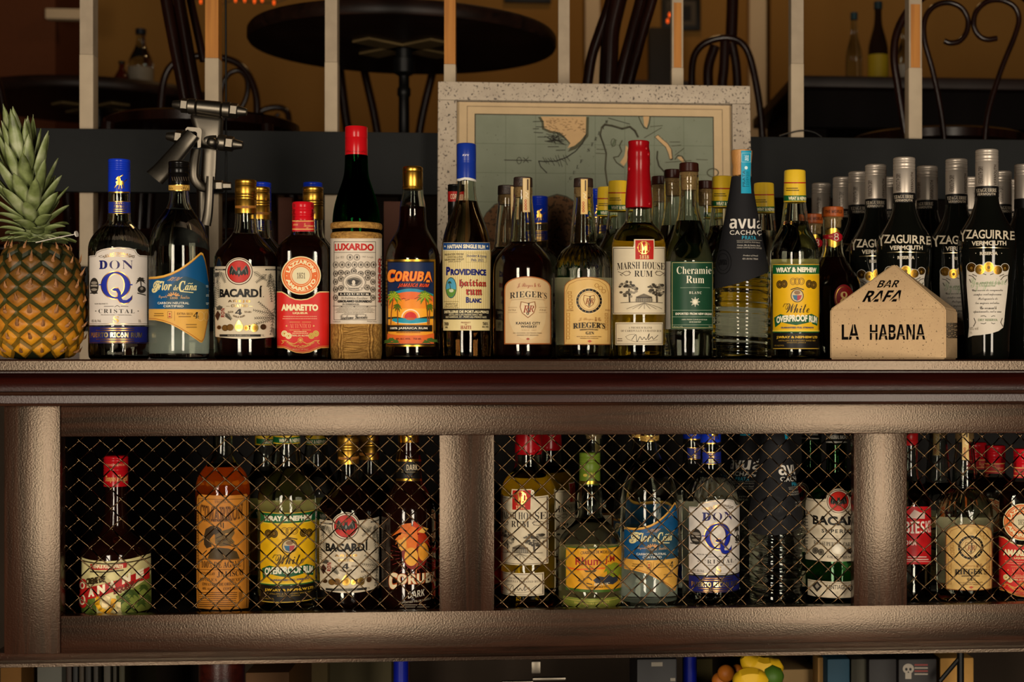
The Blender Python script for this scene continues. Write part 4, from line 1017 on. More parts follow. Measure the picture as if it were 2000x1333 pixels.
p.e(1557, 578, 12.5, 13, '#3a2c1c', 28); p.e(1557, 578, 11, 11.5, '#c9b48a', 26); p.poly([(1548, 577), (1557, 577), (1557, 588), (1551, 585)], '#3a6a8a'); p.poly([(1557, 577), (1566, 577), (1563, 585), (1557, 588)], '#a83a44'); p.e(1557, 572, 6, 4, '#8a6a4a', 14); p.line([(1545, 566), (1557, 562.5), (1569, 566)], 2, '#3a2c1c')
p.t('White', 1534.5, 593, 1580, 611.5, '#2f230c', 'c'); p.line([(1530, 600), (1533, 594), (1540, 594)], 1, '#2f230c')
rb = [(1513, 621), (1525, 614), (1540, 617.5), (1555, 620), (1570, 617), (1584, 613.5), (1597, 621)]
p.poly(rb + [(1595, 637), (1586, 633), (1584, 629), (1570, 632.5), (1555, 635.5), (1540, 633), (1526, 629.5), (1524, 633), (1515, 640)], '#155430')
p.t('OVERPROOF RUM', 1517.5, 618.5, 1594.5, 632, '#e9e4cc', 'n', .05, bend=3.5); p.t('GUARANTEED FULL STRENGTH', 1526, 638.5, 1588, 642, '#2a3a6a', 'n', .04); p.r(1510, 645, 1599.6, 648, '#e0c23c'); p.r(1510, 648, 1599.6, 650, '#135a2e'); p.build('front_label', b.root)
p = b.pr(); p.r(1510, 651, 1599.6, 682.5, '#14100c', 8); p.t('J.WRAY & NEPHEW LTD', 1517, 656.5, 1596, 662.5, '#cfa42a', 'n', .05); p.t('DISTILLERS & BLENDERS SINCE 1825', 1521, 664.3, 1592, 667, '#a8862a'); p.t('KINGSTON, JAMAICA', 1537, 668.5, 1574, 671.5, '#a8862a'); p.t('63% ALC/VOL', 1513, 674, 1532, 676.6, '#a8862a'); p.r(1510, 680.5, 1599.6, 682, '#c8a43a'); p.build('base_label', b.root)

# ---- small aged bottle with cork and red number band (two, behind)
b = B['eight'] = Bottle('rum_bottle', 'dark rum bottle with orange wood stopper and 8 on neck foil, nearer of two', 'bottle', 1626.5, 0.13,
    [(705, 50), (705, 54), (695, 58), (600, 58), (565, 57), (545, 51), (528, 41), (512, 30), (500, 22.5), (488, 19.5), (460, 19.3), (430, 19.6), (424, 19)], group='corked bottles behind the yellow capped bottle')
b.glass(GLASS); b.liquid(504, DKRUM)
b.lathe('cork', [(446, 15), (444, 16.5), (424, 17), (423, 8)], CORK); b.rounded('stopper_top', 405, 425, 21, 21.5, paint('#9a4a1c', .35), 1.5)
p = b.pr(21.6, .0002); p.t('THE WORLD', 1612, 410, 1644, 416.5, '#3a1808', 'b'); p.build('stopper_print', b.root)
p = b.pr(); p.poly([(1612, 452), (1622, 446), (1634, 446), (1640, 452), (1641, 478), (1630, 484), (1618, 481)], 'G#d8b04a'); p.poly([(1607, 460), (1620, 458.5), (1634, 453), (1643, 458), (1645.5, 462), (1643, 470), (1634, 473), (1620, 467), (1607, 467)], '#9c1420'); p.ring(1633.5, 459.5, 4, 3.6, 1.5, '#d8c9b0', 16); p.ring(1633.5, 466, 4.6, 4.2, 1.5, '#d8c9b0', 16); p.t('RON', 1619, 460.5, 1626, 464, '#d8b07a'); p.build('neck_foil', b.root)
p = b.pr(); p.e(1648, 582, 19, 26, '#7a1016', 32); p.ring(1648, 582, 16, 22, 1, 'G#b08a3a', 30); p.t('8', 1641, 570, 1656, 596, '#c9a86a', 's'); p.build('front_label', b.root)

# ---- vermouth
VDK = paint('#0c0d0a', .06, spec=.32)
b = B['verm'] = Bottle('vermouth_bottle', 'front-most black vermouth bottle, its scroll label in full right of the concrete block', 'bottle', 1927.5, 0.0,
    [(702, 36), (702, 40), (694, 43), (668, 43.2), (640, 45), (600, 48.5), (560, 51.5), (520, 55.2), (495, 56.8), (478, 57), (466, 55.8), (455, 53), (445, 47.5), (434, 40.5), (422, 33.5), (410, 28), (398, 24), (385, 22), (330, 21)], group='black vermouth bottles behind the concrete block')
b.glass(VDK, hollow=False)
b.cap(293, 366, 22.3, paint('#b9aea2', .4, .6), [300, 304, 312, 317], top=2.5)
p = b.pr(22.4, .0002); p.t('VERMOUTH DRY', 1911, 325, 1920, 360, '#3a3028', 'b', rot=1); p.t('VERMOUTH', 1941, 322, 1946, 362, '#3a3028', 'b', rot=1); p.build('cap_print', b.root)
b.rounded('neck_band', 365.5, 386, 22.7, 23, paint('#0b0a0a', .45), .4)
p = b.pr(23.05, .0002); p.t('YZAGUIRRE', 1907, 368, 1946, 375, '#b8ab98', 's'); p.t('VERMOUTH', 1909, 376.5, 1944, 381.5, '#b8ab98', 'b'); p.build('neck_print', b.root)
p = b.pr(); p.t('Y', 1873.5, 449, 1888, 472, '#cbbfa8', 'n', .012, flat=True, skew=-.1); p.t('ZAGUI', 1886.5, 449, 1941, 466.5, '#cbbfa8', 'n', .018, flat=True, space=.96); p.t('R', 1944, 450, 1957.5, 467, '#cbbfa8', 'n', .018, flat=True); p.t('R', 1959, 451, 1971, 468, '#cbbfa8', 'n', .018, flat=True); p.t('E', 1972.5, 452, 1981.5, 469, '#cbbfa8', 'n', .016, flat=True)
p.t('VERMOUTH', 1898, 470.5, 1965, 479.5, '#cbbfa8', 'n', .03); p.line([(1893, 485.5), (1905, 484.5), (1928, 484), (1950, 484.5), (1970, 485.5)], 1.3, 'G#c4b08a'); p.t('RESERVA', 1914, 492, 1948.5, 498.5, '#cbbfa8', 'n', .035); p.e(1906, 495, .8, .8, '#cbbfa8', 8); p.e(1956, 495, .8, .8, '#cbbfa8', 8); p.build('shoulder_print', b.root)
b.lab = p = b.pr()
p.poly([(1888, 524), (1894, 516), (1902, 516), (1908, 521), (1914, 518), (1924, 516), (1931, 512.5), (1938, 516), (1948, 519), (1953, 521), (1960, 515.5), (1968, 517), (1970.5, 526), (1968, 540), (1968.5, 556), (1966, 580), (1963, 605), (1961, 628), (1959, 640), (1950, 647), (1935, 652), (1915, 655), (1901, 656), (1891, 660), (1893, 640), (1892.5, 615), (1890, 585), (1888, 556)], '#cfc6b8')
for x, y, r in [(1897.5, 523, 9), (1962.5, 523, 7.5), (1914, 527, 9.5), (1948.5, 528, 8.5), (1931, 522, 9.8)]: p.e(x, y, r + 1, r + 1, '#cfc6b8', 24); p.e(x, y, r, r, 'G#b58a32' if r > 9.4 else 'G#8a6420', 24); p.ring(x, y, r * .72, r * .72, .7, '#6a4a14', 20); p.e(x, y + 1, r * .3, r * .35, '#7d5a1c', 10)
p.t('Yzaguirre', 1896, 540, 1965, 568, '#a9b596', 'c', tilt=6)
for sg in (-1, 1): p.lines([[(1930 + sg * 37, 538), (1930 + sg * 30, 540), (1930 + sg * 24, 547)], [(1930 + sg * 36, 546), (1930 + sg * 33, 552)], [(1930 + sg * 30, 536), (1930 + sg * 22, 540)], [(1930 + sg * 10, 535), (1930 + sg * 4, 537)]], 1.4, '#4a443a'); p.lines([[(1930 + sg * 27, 622), (1930 + sg * 24, 630), (1930 + sg * 28, 638)]], 1.3, '#4a443a')
p.t('EL APERITIVO CON', 1907, 551.5, 1954, 555.5, '#7d8a6a', 'n', .03); p.t('CARACTER', 1919, 557.5, 1944, 560.5, '#7d8a6a', 'n', .03)
for i, (a, x0, x1) in enumerate([('Una reserva de vanguardia', 1899, 1958), ('siempre contemporanea', 1902, 1955), ('Protagonista de', 1911, 1948), ('las mejores veladas', 1906, 1951), ('Un vermouth', 1914, 1946), ('apasionante, entre uno', 1902, 1955)]): p.t(a, x0, 564.5 + i * 8.4, x1, 571 + i * 8.4, '#3a352d', 'c')
p.lines([[(1916, 618), (1922, 617), (1926, 619)], [(1936, 619), (1940, 617), (1943, 618)], [(1916, 632), (1922, 633), (1926, 631)], [(1936, 631), (1940, 633), (1943, 632)]], 1.2, '#4a443a'); p.t('DRY RESERVA', 1911, 623, 1948, 627.6, '#7d8a6a', 'n', .03); p.t('18% vol', 1895, 639, 1911, 645, '#8d8474'); p.t('1L', 1896, 648, 1900, 652, '#8d8474'); p.build('front_label', b.root)
# ================================================================== bottles that stand only in the cabinet
def low(name, label, px, Y, prof, **k): return Bottle(name, label, 'bottle', px, Y, prof, z0=ZF, **k)

# ---- banana liqueur
b = B['ban'] = low('liqueur_bottle', 'dark red-capped liqueur bottle with banana picture label, alone at first grille’s left end', 226.5, 0.0,
    [(1207, 58), (1207, 62), (1196, 66), (1100, 66.5), (1080, 66.5), (1077, 66.3), (1070, 63), (1061, 55), (1052, 43), (1044, 32), (1034, 25.5), (1015, 22), (985, 20), (950, 20), (900, 20)])
b.glass(DKRUM, hollow=False)
b.cap(890, 950, 23, paint('#a80f18', .22), [897, 902, 915, 920], top=4, name='capsule')
p = b.pr(23.1, .0002); p.t('FOUNDED', 207, 907, 244, 911, '#c88a5a', 's'); p.t('Tempus', 206, 930, 226, 944, '#d6a860', 's', skew=.1); p.t('Fugit', 228, 928, 249, 944, '#d6a860', 's', skew=.1); p.build('cap_print', b.root)
p = b.pr()
p.poly([(160, 1089), (180, 1095), (205, 1097), (228, 1096), (255, 1092), (280, 1085), (294, 1081), (294, 1198), (270, 1203), (226, 1206), (185, 1203), (160, 1197)], '#cfc48c')
p.poly([(160, 1150), (185, 1165), (190, 1200), (160, 1196)], '#5a6b2a'); p.poly([(226, 1165), (258, 1150), (294, 1120), (294, 1196), (270, 1201), (240, 1203)], '#77823a')
for x, y in ((245, 1175), (262, 1162), (280, 1150), (275, 1180), (255, 1190), (285, 1170), (172, 1185), (250, 1160)): p.palm(x, y, 13, '#3f5220', 8, -30, 210, 2)
p.lines([[(162, 1095), (205, 1102), (255, 1098), (292, 1088)], [(178, 1117), (205, 1118), (240, 1114)]], 2.2, '#3a2a18'); p.poly([(178, 1102), (215, 1105), (248, 1099), (246, 1109), (215, 1114), (178, 1113)], '#a81f1c'); p.t('TEMPUS FUGIT SPIRITS', 182, 1104, 240, 1111, '#e6d8b0', 'n', .05)
p.t('CREME DE', 170, 1128, 206, 1141, '#33260f', 'n', .06, tilt=7)
p.poly([(158, 1152), (175, 1148), (196, 1143), (222, 1136), (250, 1126), (276, 1114), (290, 1107), (290, 1130), (270, 1136), (245, 1146), (222, 1156), (196, 1166), (170, 1172), (160, 1172)], '#b11d1c')
p.e(164, 1142, 7, 11, '#b11d1c', 24); p.e(164, 1172, 9, 16, '#b11d1c', 24); p.ring(163, 1144, 5, 7, 2.5, '#e2d6b0', 20); p.ring(163, 1172, 6, 10, 2.8, '#e2d6b0', 22)
for ch, x0, x1, y0, y1, t in (('A', 174, 186, 1150, 1166, 3), ('N', 191, 206, 1143, 1160, 4), ('A', 212, 226, 1134, 1150, 5), ('N', 238, 254, 1122, 1139, 6), ('E', 264, 279, 1113, 1129, 6)): p.t(ch, x0, y0, x1, y1, '#ece2c0', 'n', .08, tilt=-t * -.9)
p.t('LIQUEUR', 222, 1142, 262, 1156, '#6a241a', 'n', .05, tilt=14)
p.line([(193, 1168), (191, 1180), (197, 1190), (206, 1195)], 8, '#e0a51c'); p.line([(210, 1167), (206, 1176), (206, 1184)], 12, '#e9d3a0'); p.line([(222, 1172), (220, 1184), (211, 1196)], 9, '#dfa020'); p.line([(232, 1178), (232, 1188), (226, 1197)], 7, '#e2cb92')
p.build('front_label', b.root)

# ---- tequila with orange full-height label
b = B['teq'] = low('tequila_bottle', 'tequila bottle with tall orange-brown label behind the first grille, second from the left', 435, 0.0,
    [(1197, 44), (1197, 48), (1188, 51.5), (1100, 52), (960, 52), (945, 50.5), (930, 46), (918, 39), (908, 30), (899, 23), (890, 19.5), (870, 18.5), (800, 18.5)])
b.glass(GLASS); b.liquid(905, glassmat('amber_spirit', '#ecca8c', .932)); b.back(932, 1180, '#c88a3c', 90)  # amber back label enlarged to give the spirit its glow
b.cap(770, 805, 20, paint('#3a2412', .5), [780], name='stopper_top')
p = b.pr(); p.poly([(385, 972), (390, 965), (400, 967), (436, 968.5), (470, 967), (481, 965), (485, 972)] + [(485, 1080)] + [(485 - 100 * i / 8, 1188 + 4 * math.sin(PI * i / 8)) for i in range(9)], '#c07c2c'); p.line([(388, 975), (388, 1186)], 1, '#5a3410'); p.line([(481, 975), (481, 1186)], 1, '#5a3410'); p.line([(388, 974), (436, 976), (481, 974)], 1, '#5a3410')
p.t('TEQUILA', 419, 978, 447, 984.5, '#4a2a10', 's'); p.t('CIMARRON', 391, 985, 474, 1015, '#4a2c12', 's', .04, bend=-5); p.t('CIMARRON', 391.6, 985.6, 473.4, 1014.4, '#8a5420', 's', -.01, bend=-5); p.t('BLANCO', 398, 1014, 448, 1020, '#5a3410', 's')
p.poly([(398, 1050), (402, 1034), (412, 1028), (424, 1028), (432, 1034), (436, 1044), (428, 1050), (418, 1044), (410, 1054), (414, 1068), (404, 1072), (399, 1064)], '#3b2c1a'); p.poly([(420, 1046), (432, 1038), (446, 1034), (456, 1030), (458, 1042), (452, 1052), (458, 1060), (448, 1066), (430, 1068), (420, 1062)], '#66502c'); p.poly([(406, 1092), (412, 1072), (428, 1070), (446, 1072), (462, 1078), (468, 1092)], '#4a3a20')
p.poly([(410, 1054), (420, 1050), (418, 1062), (410, 1062)], '#a8742e'); p.lines([[(422, 1052), (436, 1046)], [(426, 1058), (446, 1054)], [(436, 1062), (456, 1068), (468, 1062)], [(404, 1076), (396, 1084)], [(432, 1030), (431, 1022)], [(436, 1032), (436, 1022)]], 2, '#3b2c1a'); p.line([(440, 1044), (446, 1043)], 1.6, '#d89a48')
p.frame(389, 1093, 476, 1114, .9, '#4a2a10'); p.t('100% DE AGAVE', 394, 1097, 470, 1110, '#3d2410', 's'); p.t('TEPATITLAN', 394, 1118, 420, 1124, '#4a2a10', 's'); p.t('JALISCO', 424, 1116, 474, 1128, '#3d2410', 's'); p.t('REPUBLICA', 391, 1130, 424, 1136, '#4a2a10', 's'); p.t('MEXICO', 448, 1130, 474, 1136, '#4a2a10', 's'); p.t('ENVASADO DE ORIGEN', 396, 1139, 462, 1145, '#4a2a10', 's'); p.t('40% ALC.', 396, 1148, 416, 1153, '#4a2a10', 's'); p.t('CONT. NET 1L', 436, 1147, 470, 1153, '#4a2a10', 's')
p.micro(390, 1156, 462, 1187, 8, '#5f3a16', .4, False); p.lines([[(466, 1158 + i * 2), (472, 1158 + i * 2)] for i in range(9)], 1, '#3d2410'); p.micro(386, 1000, 389, 1100, 18, '#6a4218', .3); p.build('front_label', b.root)

# ---- dark rum with printed palm
b = B['dark'] = low('rum_bottle', 'black rum bottle with printed orange palm, at right end of the first grille', 798, 0.0,
    [(1197, 45), (1197, 49), (1188, 52.5), (1100, 53), (1010, 53), (996, 52), (983, 49), (969, 43.5), (957, 36), (947, 30), (938, 26.5), (920, 25.3), (900, 24.5), (886, 22.5), (873, 20), (840, 19)])
b.glass(DKRUM, hollow=False)
b.cap(826, 877, 19.8, gold('#c9983c', .3), [836, 868, 872], top=3, depth=.5)
p = b.pr(19.95, .0002); p.palm(796, 853, 10, '#5a3a10', 7, -30, 210, 1.2); p.line([(796, 853), (797, 865)], 1.2, '#5a3a10'); p.build('cap_emblem', b.root)
p = b.pr(); p.r(774, 898, 823, 941, '#0d0b0a', 8); p.r(774, 897.5, 823, 902, 'G#c9983c', 8); p.r(774, 935.5, 823, 940, 'G#c9983c', 8); p.t('DARK', 794, 908, 815, 919, '#c9b99a', 'b'); p.micro(784, 921, 816, 924, 1, '#8a7a5a'); p.build('neck_band', b.root)
p = b.pr()
for i in range(26):
    a = 2 * PI * i / 26; p.line([(806 + 26 * math.cos(a), 1085 + 26 * math.sin(a)), (806 + 44 * math.cos(a), 1085 + 40 * math.sin(a))], 1, '#6a1c14')
p.e(810, 1080, 25, 34, '#7d1a10', 28)
for x, y, L, a0, a1, c in ((806, 1040, 34, -10, 70, '#c23c14'), (804, 1044, 36, 110, 200, '#d0661c'), (812, 1046, 30, -70, -10, '#b03012'), (802, 1048, 34, 190, 250, '#dc8a2c')): p.palm(x, y, L, c, 4, a0, a1, 5)
p.poly([(795, 1040), (804, 1028), (813, 1032), (816, 1052), (812, 1074), (806, 1090), (798, 1078), (792, 1058)], '#dd6f1c'); p.e(803, 1088, 13, 18, '#e8a53a', 24); p.e(826, 1078, 10, 18, '#e59a30', 24); p.e(786, 1062, 8, 14, '#e8a848', 20); p.poly([(771, 1056), (780, 1046), (793, 1044), (786, 1054)], '#e07a28'); p.poly([(815, 1040), (826, 1030), (836, 1033), (827, 1042)], '#ecb354')
p.line([(815, 1095), (812, 1120)], 2.4, '#b05a1c')
p.t('C', 760, 1118, 778, 1152, '#a84a14', 'b', .09, skew=.1); p.t('C', 761, 1119, 777, 1151, '#e8d6b0', 'b', .04, skew=.1); p.t('ORUBA', 776, 1120, 850, 1142, '#a84a14', 'b', .07); p.t('ORUBA', 777, 1121, 849, 1141, '#e8d6b0', 'b', .02); p.t('DARK', 797, 1154, 828, 1167, '#cfc6b4', 'b', -.01, tilt=4); p.t('IMPORTED FROM JAMAICA', 780, 1173, 840, 1178, '#a79c88', 'b', tilt=5); p.micro(781, 1180, 838, 1188, 2, '#8f8474')
p.build('front_label', b.root)

# ---- agricole rum
b = B['agri'] = low('rum_bottle', 'stout clear rum bottle with green capsule and yellow and green label behind the second grille', 1152, 0.0,
    [(1190, 54), (1190, 58), (1182, 61.5), (1120, 62), (1068, 62), (1055, 60), (1043, 55), (1032, 47), (1023, 38), (1014, 29.5), (1006, 24.5), (999, 23.5), (985, 25), (968, 25), (955, 22.5), (945, 20), (890, 19.5)])
b.glass(GLASS); b.liquid(1012, SPIRIT); b.back(1075, 1175, '#b8a878', 60)
b.cap(884, 947, 20.5, paint('#5c7222', .35), [894, 899, 904, 922], top=3, name='capsule')
p = b.pr(20.65, .0002); p.r(1130, 940, 1174, 946, 'G#b89a3c'); p.e(1143, 929, 4, 3, '#b8a040', 12); p.t('JM', 1149, 924, 1162, 933, '#b8a040', 's'); p.build('cap_print', b.root)
p = b.pr(); p.poly([(1105, 1067), (1152, 1070), (1215, 1063), (1215, 1152), (1152, 1158), (1105, 1152)], '#3f5c1e'); p.poly([(1106, 1069.5), (1152, 1072.5), (1214, 1065.5), (1214, 1147), (1152, 1152.5), (1106, 1147)], '#d89a22')
p.t('CRASSOUS DE MEDEUIL', 1134, 1078, 1192, 1084, '#4a2c10', 'n', .03, bend=2); p.t('Rhum', 1124, 1089, 1174, 1105, '#9c2418', 'n', .025); p.t('J.M', 1181, 1086, 1200, 1102, '#9c2418', 'n', .025)
p.line([(1108, 1109), (1130, 1113), (1165, 1111), (1213, 1104)], 3, '#d9601e'); p.poly([(1140, 1114), (1152, 1116), (1166, 1113), (1162, 1118), (1144, 1118)], '#3a2c18'); p.lines([[(1152, 1115), (1152, 1105)], [(1152, 1106), (1160, 1113)]], 1, '#3a2c18')
for x, y in ((1190, 1112), (1200, 1108), (1208, 1116), (1196, 1120)): p.palm(x, y, 12, '#7d8a22', 7, 0, 300, 3)
p.poly([(1158, 1134), (1168, 1126), (1180, 1128), (1186, 1122), (1196, 1128), (1204, 1126), (1206, 1134), (1196, 1142), (1178, 1140), (1164, 1140)], '#2f3440'); p.lines([[(1140, 1132), (1150, 1128), (1156, 1134)], [(1130, 1134), (1138, 1138)], [(1146, 1140), (1156, 1142)]], 2, '#4a3418'); p.t('BLANC', 1160, 1139, 1190, 1144, '#e2d8b8', 's'); p.t('FONDS-PREVILLE 1790', 1146, 1146, 1186, 1149.5, '#5a3a14', 'n', .02); p.build('front_label', b.root)
p = b.pr(); p.poly([(1100, 1164), (1152, 1170), (1212, 1163), (1212, 1181), (1152, 1189), (1100, 1181)], '#7d8434'); p.line([(1102, 1169), (1152, 1175), (1211, 1168)], 1, '#c9b45a'); p.t('RHUM AGRICOLE MARTINIQUE', 1122, 1176, 1190, 1181, '#c9b45a', 's', bend=-2); p.build('base_label', b.root)

# ---- white rum, green glass, bat
b = B['sup'] = low('rum_bottle', 'green-tinted rum bottle with red bat medallion label, at the second grille’s right end', 1634, 0.0,
    [(1188, 55), (1188, 58), (1180, 60.5), (1080, 61), (985, 61), (975, 59), (965, 53), (955, 45), (946, 36), (937, 28), (928, 22.5), (916, 20.5), (900, 20), (840, 20)])
b.glass(glassmat('green_tint', '#9cc8a0')); b.liquid(935, SPIRIT); b.back(985, 1160, '#b8b0a0', 50)
b.cap(810, 866, 20.6, paint('#1b1a18', .35), [820, 840, 858], top=2)
p = b.pr(20.75, .0002); p.r(1612, 863, 1656, 865, '#b8b2a6'); p.t('THE ORIGINAL BACARDI', 1614, 851, 1654, 858, '#c8c2b4', 'b'); p.build('cap_print', b.root)
p = b.pr(); arch = [(1638 + 25 * math.cos(a), 980 - 25 * math.sin(a)) for a in [math.radians(168 - i * 156 / 14) for i in range(15)]]
p.poly([(1573, 972), (1600, 976)] + arch + [(1680, 976), (1694, 972), (1694, 1092)] + [(1694 - 121 * i / 8, 1092 + 6 * math.sin(PI * i / 8)) for i in range(9)], '#cdbfa6')
p.line([(1573, 976), (1612, 980)], .8, '#6a6052'); bat_label(p, 1638, 980, 23); p.t('BACARDI', 1588, 1009, 1688, 1027, '#14110f', 'n', .045); p.t('SUPERIOR', 1605, 1034.5, 1672, 1042, '#2a2622', 'n', .03, space=1.25); p.line([(1586, 1051), (1630, 1053), (1690, 1050)], .9, '#3a352e'); p.t('RON SUPERIOR CARTA BLANCA', 1590, 1058, 1690, 1066, '#3a352e', 's', bend=-2)
for x, y in ((1593, 1076), (1604, 1079), (1660, 1076), (1670, 1074)): p.e(x, y, 6, 6.5, '#4a4338', 18); p.ring(x, y, 4, 4.5, .7, '#8d8474', 16)
p.e(1637, 1073, 12, 10, '#e2dac8', 22); p.t('GRAN PREMIO', 1616, 1086, 1670, 1091, '#5a5348', 's', bend=-1); p.micro(1573, 1000, 1580, 1084, 14, '#6d6558', .35); p.build('front_label', b.root)
p = b.pr(); p.poly([(1578, 1131), (1634, 1137), (1692, 1131), (1692, 1162), (1634, 1169), (1578, 1162)], '#cdbfa6'); p.line([(1579, 1134), (1634, 1140), (1691, 1134)], .8, '#6a6052'); p.poly([(1587, 1145), (1596, 1135), (1606, 1146), (1596, 1157)], '#2a2622'); p.poly([(1592, 1145.5), (1596, 1140), (1601, 1146), (1596, 1151)], '#9a9080'); p.t('SANTIAGO DE CUBA', 1614, 1143, 1684, 1152, '#3a352e', 'n', .02); p.build('base_label', b.root)

# ---- vodka with red label
b = B['vod'] = low('vodka_bottle', 'vodka bottle with wraparound red label, half hidden at the third grille’s left end', 1776, 0.0,
    [(1186, 38), (1186, 40), (1178, 42), (1080, 42.5), (985, 42), (970, 38), (955, 30), (942, 22), (930, 18), (915, 16.5), (840, 16)])
b.glass(GLASS); b.liquid(940, SPIRIT)
b.cap(815, 870, 17, paint('#a51a1c', .3), [825, 845, 860])
p = b.pr(); p.r(1740, 990, 1818, 1103, '#b3141b', 8); p.poly([(1772, 1012), (1786, 996), (1798, 1002), (1806, 1000), (1806, 1014)], '#c9b0a4'); p.t('SOBIESKI', 1742, 1019, 1817, 1043, '#e6d8cc', 'b', .0); p.t('VODKA', 1752, 1056, 1790, 1065, '#e0cfc2', 'b', tilt=-2); p.micro(1770, 1086, 1814, 1096, 2, '#d8b8ac'); p.r(1740, 1097, 1818, 1098, '#d8b8ac'); p.build('front_label', b.root)
# ================================================================== copies of the bottles
def top_clone(key, px, ytop, label, **k):
    b = B[key]
    return clone(b, px, by_top(px, ytop, k.pop('H', b.capH)), label, **k)
for key, y in (('q', 312), ('bat', 352), ('whis', 347), ('gin', 349), ('green', 319), ('wray', 333), ('eight', 405), ('verm', 293), ('flor', 316)):
    B[key].capH = B[key].z(y)

G1 = 'black vermouth bottles behind the concrete block'
for px, yt, rot, lab in [
    (1766, 308.5, 0, 'black vermouth bottle whose shoulder lettering rises right behind the peak of the concrete block'),
    (1868, 311.5, 8, 'black vermouth bottle half hidden behind the left shoulder of the front-most vermouth bottle'),
    (1710.5, 322.5, 0, 'black vermouth bottle left of the peaked block, only first letters of its name showing'),
    (1811, 325.5, -20, 'black vermouth bottle whose cap shows between the two tallest caps over the concrete block'),
    (1677, 336.5, 15, 'black vermouth bottle, second from the left end of the vermouth file, cap fully in view'),
    (1646, 347, 25, 'black vermouth bottle whose cap peeks out left of the second cap of the file'),
    (1604, 359, 20, 'black vermouth bottle at the far left end, behind the corked bottles'),
    (1741, 347, -15, 'black vermouth bottle, a sliver of cap behind the block’s tallest neighbour on its left'),
    (1897, 347, -20, 'black vermouth bottle, a sliver of cap left of the front-most vermouth cap'),
    (1955.5, 335.5, 30, 'black vermouth bottle with cap half hidden right of the front-most vermouth cap'),
    (1980, 352, -15, 'black vermouth bottle in the last row, small cap beside the photo’s right edge bottle'),
    (2002, 322, 150, 'black vermouth bottle cut by the right edge of the photo')]:
    top_clone('verm', px, yt, lab, rot=rot, group=G1)

top_clone('bat', 507, 366, 'gold capped rum bottle directly behind the cream bat label bottle', rot=40)
top_clone('bat', 611.5, 366, 'gold capped rum bottle behind the square amaretto bottle', rot=-60)
top_clone('q', 511, 357, 'blue capped clear rum bottle behind two gold caps, left of the amaretto bottle', rot=30)
top_clone('q', 611, 357, 'blue capped clear rum bottle, cap rim just over the gold cap behind the amaretto', rot=-30)
top_clone('q', 1167, 370, 'blue capped clear rum bottle behind the fluted gin bottle’s right shoulder', rot=10)
top_clone('q', 1053, 384, 'blue capped clear rum bottle against the map, between whiskey and gin bottles', rot=0)
top_clone('whis', 990, 363, 'second whiskey bottle, its stopper and seal peeking out left of the front whiskey bottle', rot=25)
G2 = 'yellow capped rum bottles in the second and third rows'
top_clone('wray', 1208, 354, 'yellow capped rum bottle showing left of the red wax top', rot=-8, group=G2)
top_clone('wray', 1186, 366, 'yellow capped rum bottle farther back, left of another yellow cap by the red wax top', rot=-6, group=G2)
top_clone('wray', 1411, 345, 'yellow capped rum bottle just left of the black paper sleeve', rot=0, group=G2)
top_clone('wray', 1492, 358, 'yellow capped rum bottle just right of the black paper sleeve', rot=-5, group=G2)
top_clone('wray', 1392, 371, 'yellow capped rum bottle farthest back, a slice of cap left of the black sleeve', rot=10, group=G2)
G3 = 'green labelled rum bottles standing in file'
top_clone('green', 1315, 332, 'second dark wooden stopper in the file, next to the front green labelled bottle', rot=-5, group=G3)
top_clone('green', 1290, 345, 'third dark wooden stopper in the file, between second and last', rot=0, group=G3)
top_clone('green', 1270, 355.5, 'last dark wooden stopper of the file, beside the red wax top', rot=5, group=G3)
top_clone('green', 1378, 354, 'dark wooden stopper showing alone to the right of the front green labelled bottle', rot=5, group=G3)
c = top_clone('eight', 1588, 419, 'dark rum bottle with orange wood stopper, farther of two, beside the yellow label bottle', rot=4, group='corked bottles behind the yellow capped bottle')

# a slim dark bottle seen between the sunset label bottle and the blue capsule
b = Bottle('rum_bottle', 'dark bottle with black cap and red band, mostly hidden behind the blue capsule bottle', 'bottle', 889, 0.09,
    [(702, 34), (702, 36), (690, 38), (560, 38), (530, 34), (500, 24), (470, 17), (440, 14.5), (420, 14)])
b.glass(DKRUM, hollow=False); b.cap(361, 421, 14.5, paint('#0e0c0b', .3), [365, 412])
p = b.pr(14.65, .0002); p.r(875, 374, 903, 394, '#a8201c'); p.t('CORUBA', 880, 379, 902, 389, '#e0c8a8', 'b'); p.build('cap_print', b.root)

# ---- the cabinet
G4 = 'bottles behind the wire grilles'
clone(B['wray'], 560, 0.0, 'large yellow labelled rum bottle behind the first grille, right of the orange tequila', ZF, 0, None, (1.13, 1.13, 1.03))
clone(B['bat'], 680, 0.0, 'dark bat label rum bottle in the first grille, left of the printed palm bottle', ZF, 8)
clone(B['wray'], 520, 0.10, 'yellow labelled rum bottle in the second row behind the tequila and yellow label bottles', ZF, 25)
clone(B['wray'], 618, 0.10, 'yellow labelled rum bottle in the second row between yellow label and bat label bottles', ZF, -25)
clone(B['bat'], 722, 0.10, 'dark gold capped rum bottle in the second row behind the cabinet’s bat label bottle', ZF, -30)
clone(B['amar'], 896, 0.035, 'red labelled square bottle mostly hidden behind the post between first and second grilles', ZF, -10)
clone(B['amar'], 931, 0.14, 'red labelled square bottle peeking out at the left edge of the second grille', ZF, 10)
clone(B['wax'], 1032, 0.0, 'golden rum bottle with red wax top and two-tree label inside the second grille', ZF, -28)
clone(B['flor'], 1268, 0.0, 'clear rum bottle with slanted blue and gold label inside the second grille', ZF, 17)
clone(B['q'], 1388, 0.0, 'blue letter Q rum bottle turned to the right, inside the second grille', ZF, 22)
clone(B['cach'], 1515, 0.0, 'ribbed bottle in black paper sleeve turned away, inside the second grille', ZF, 48)
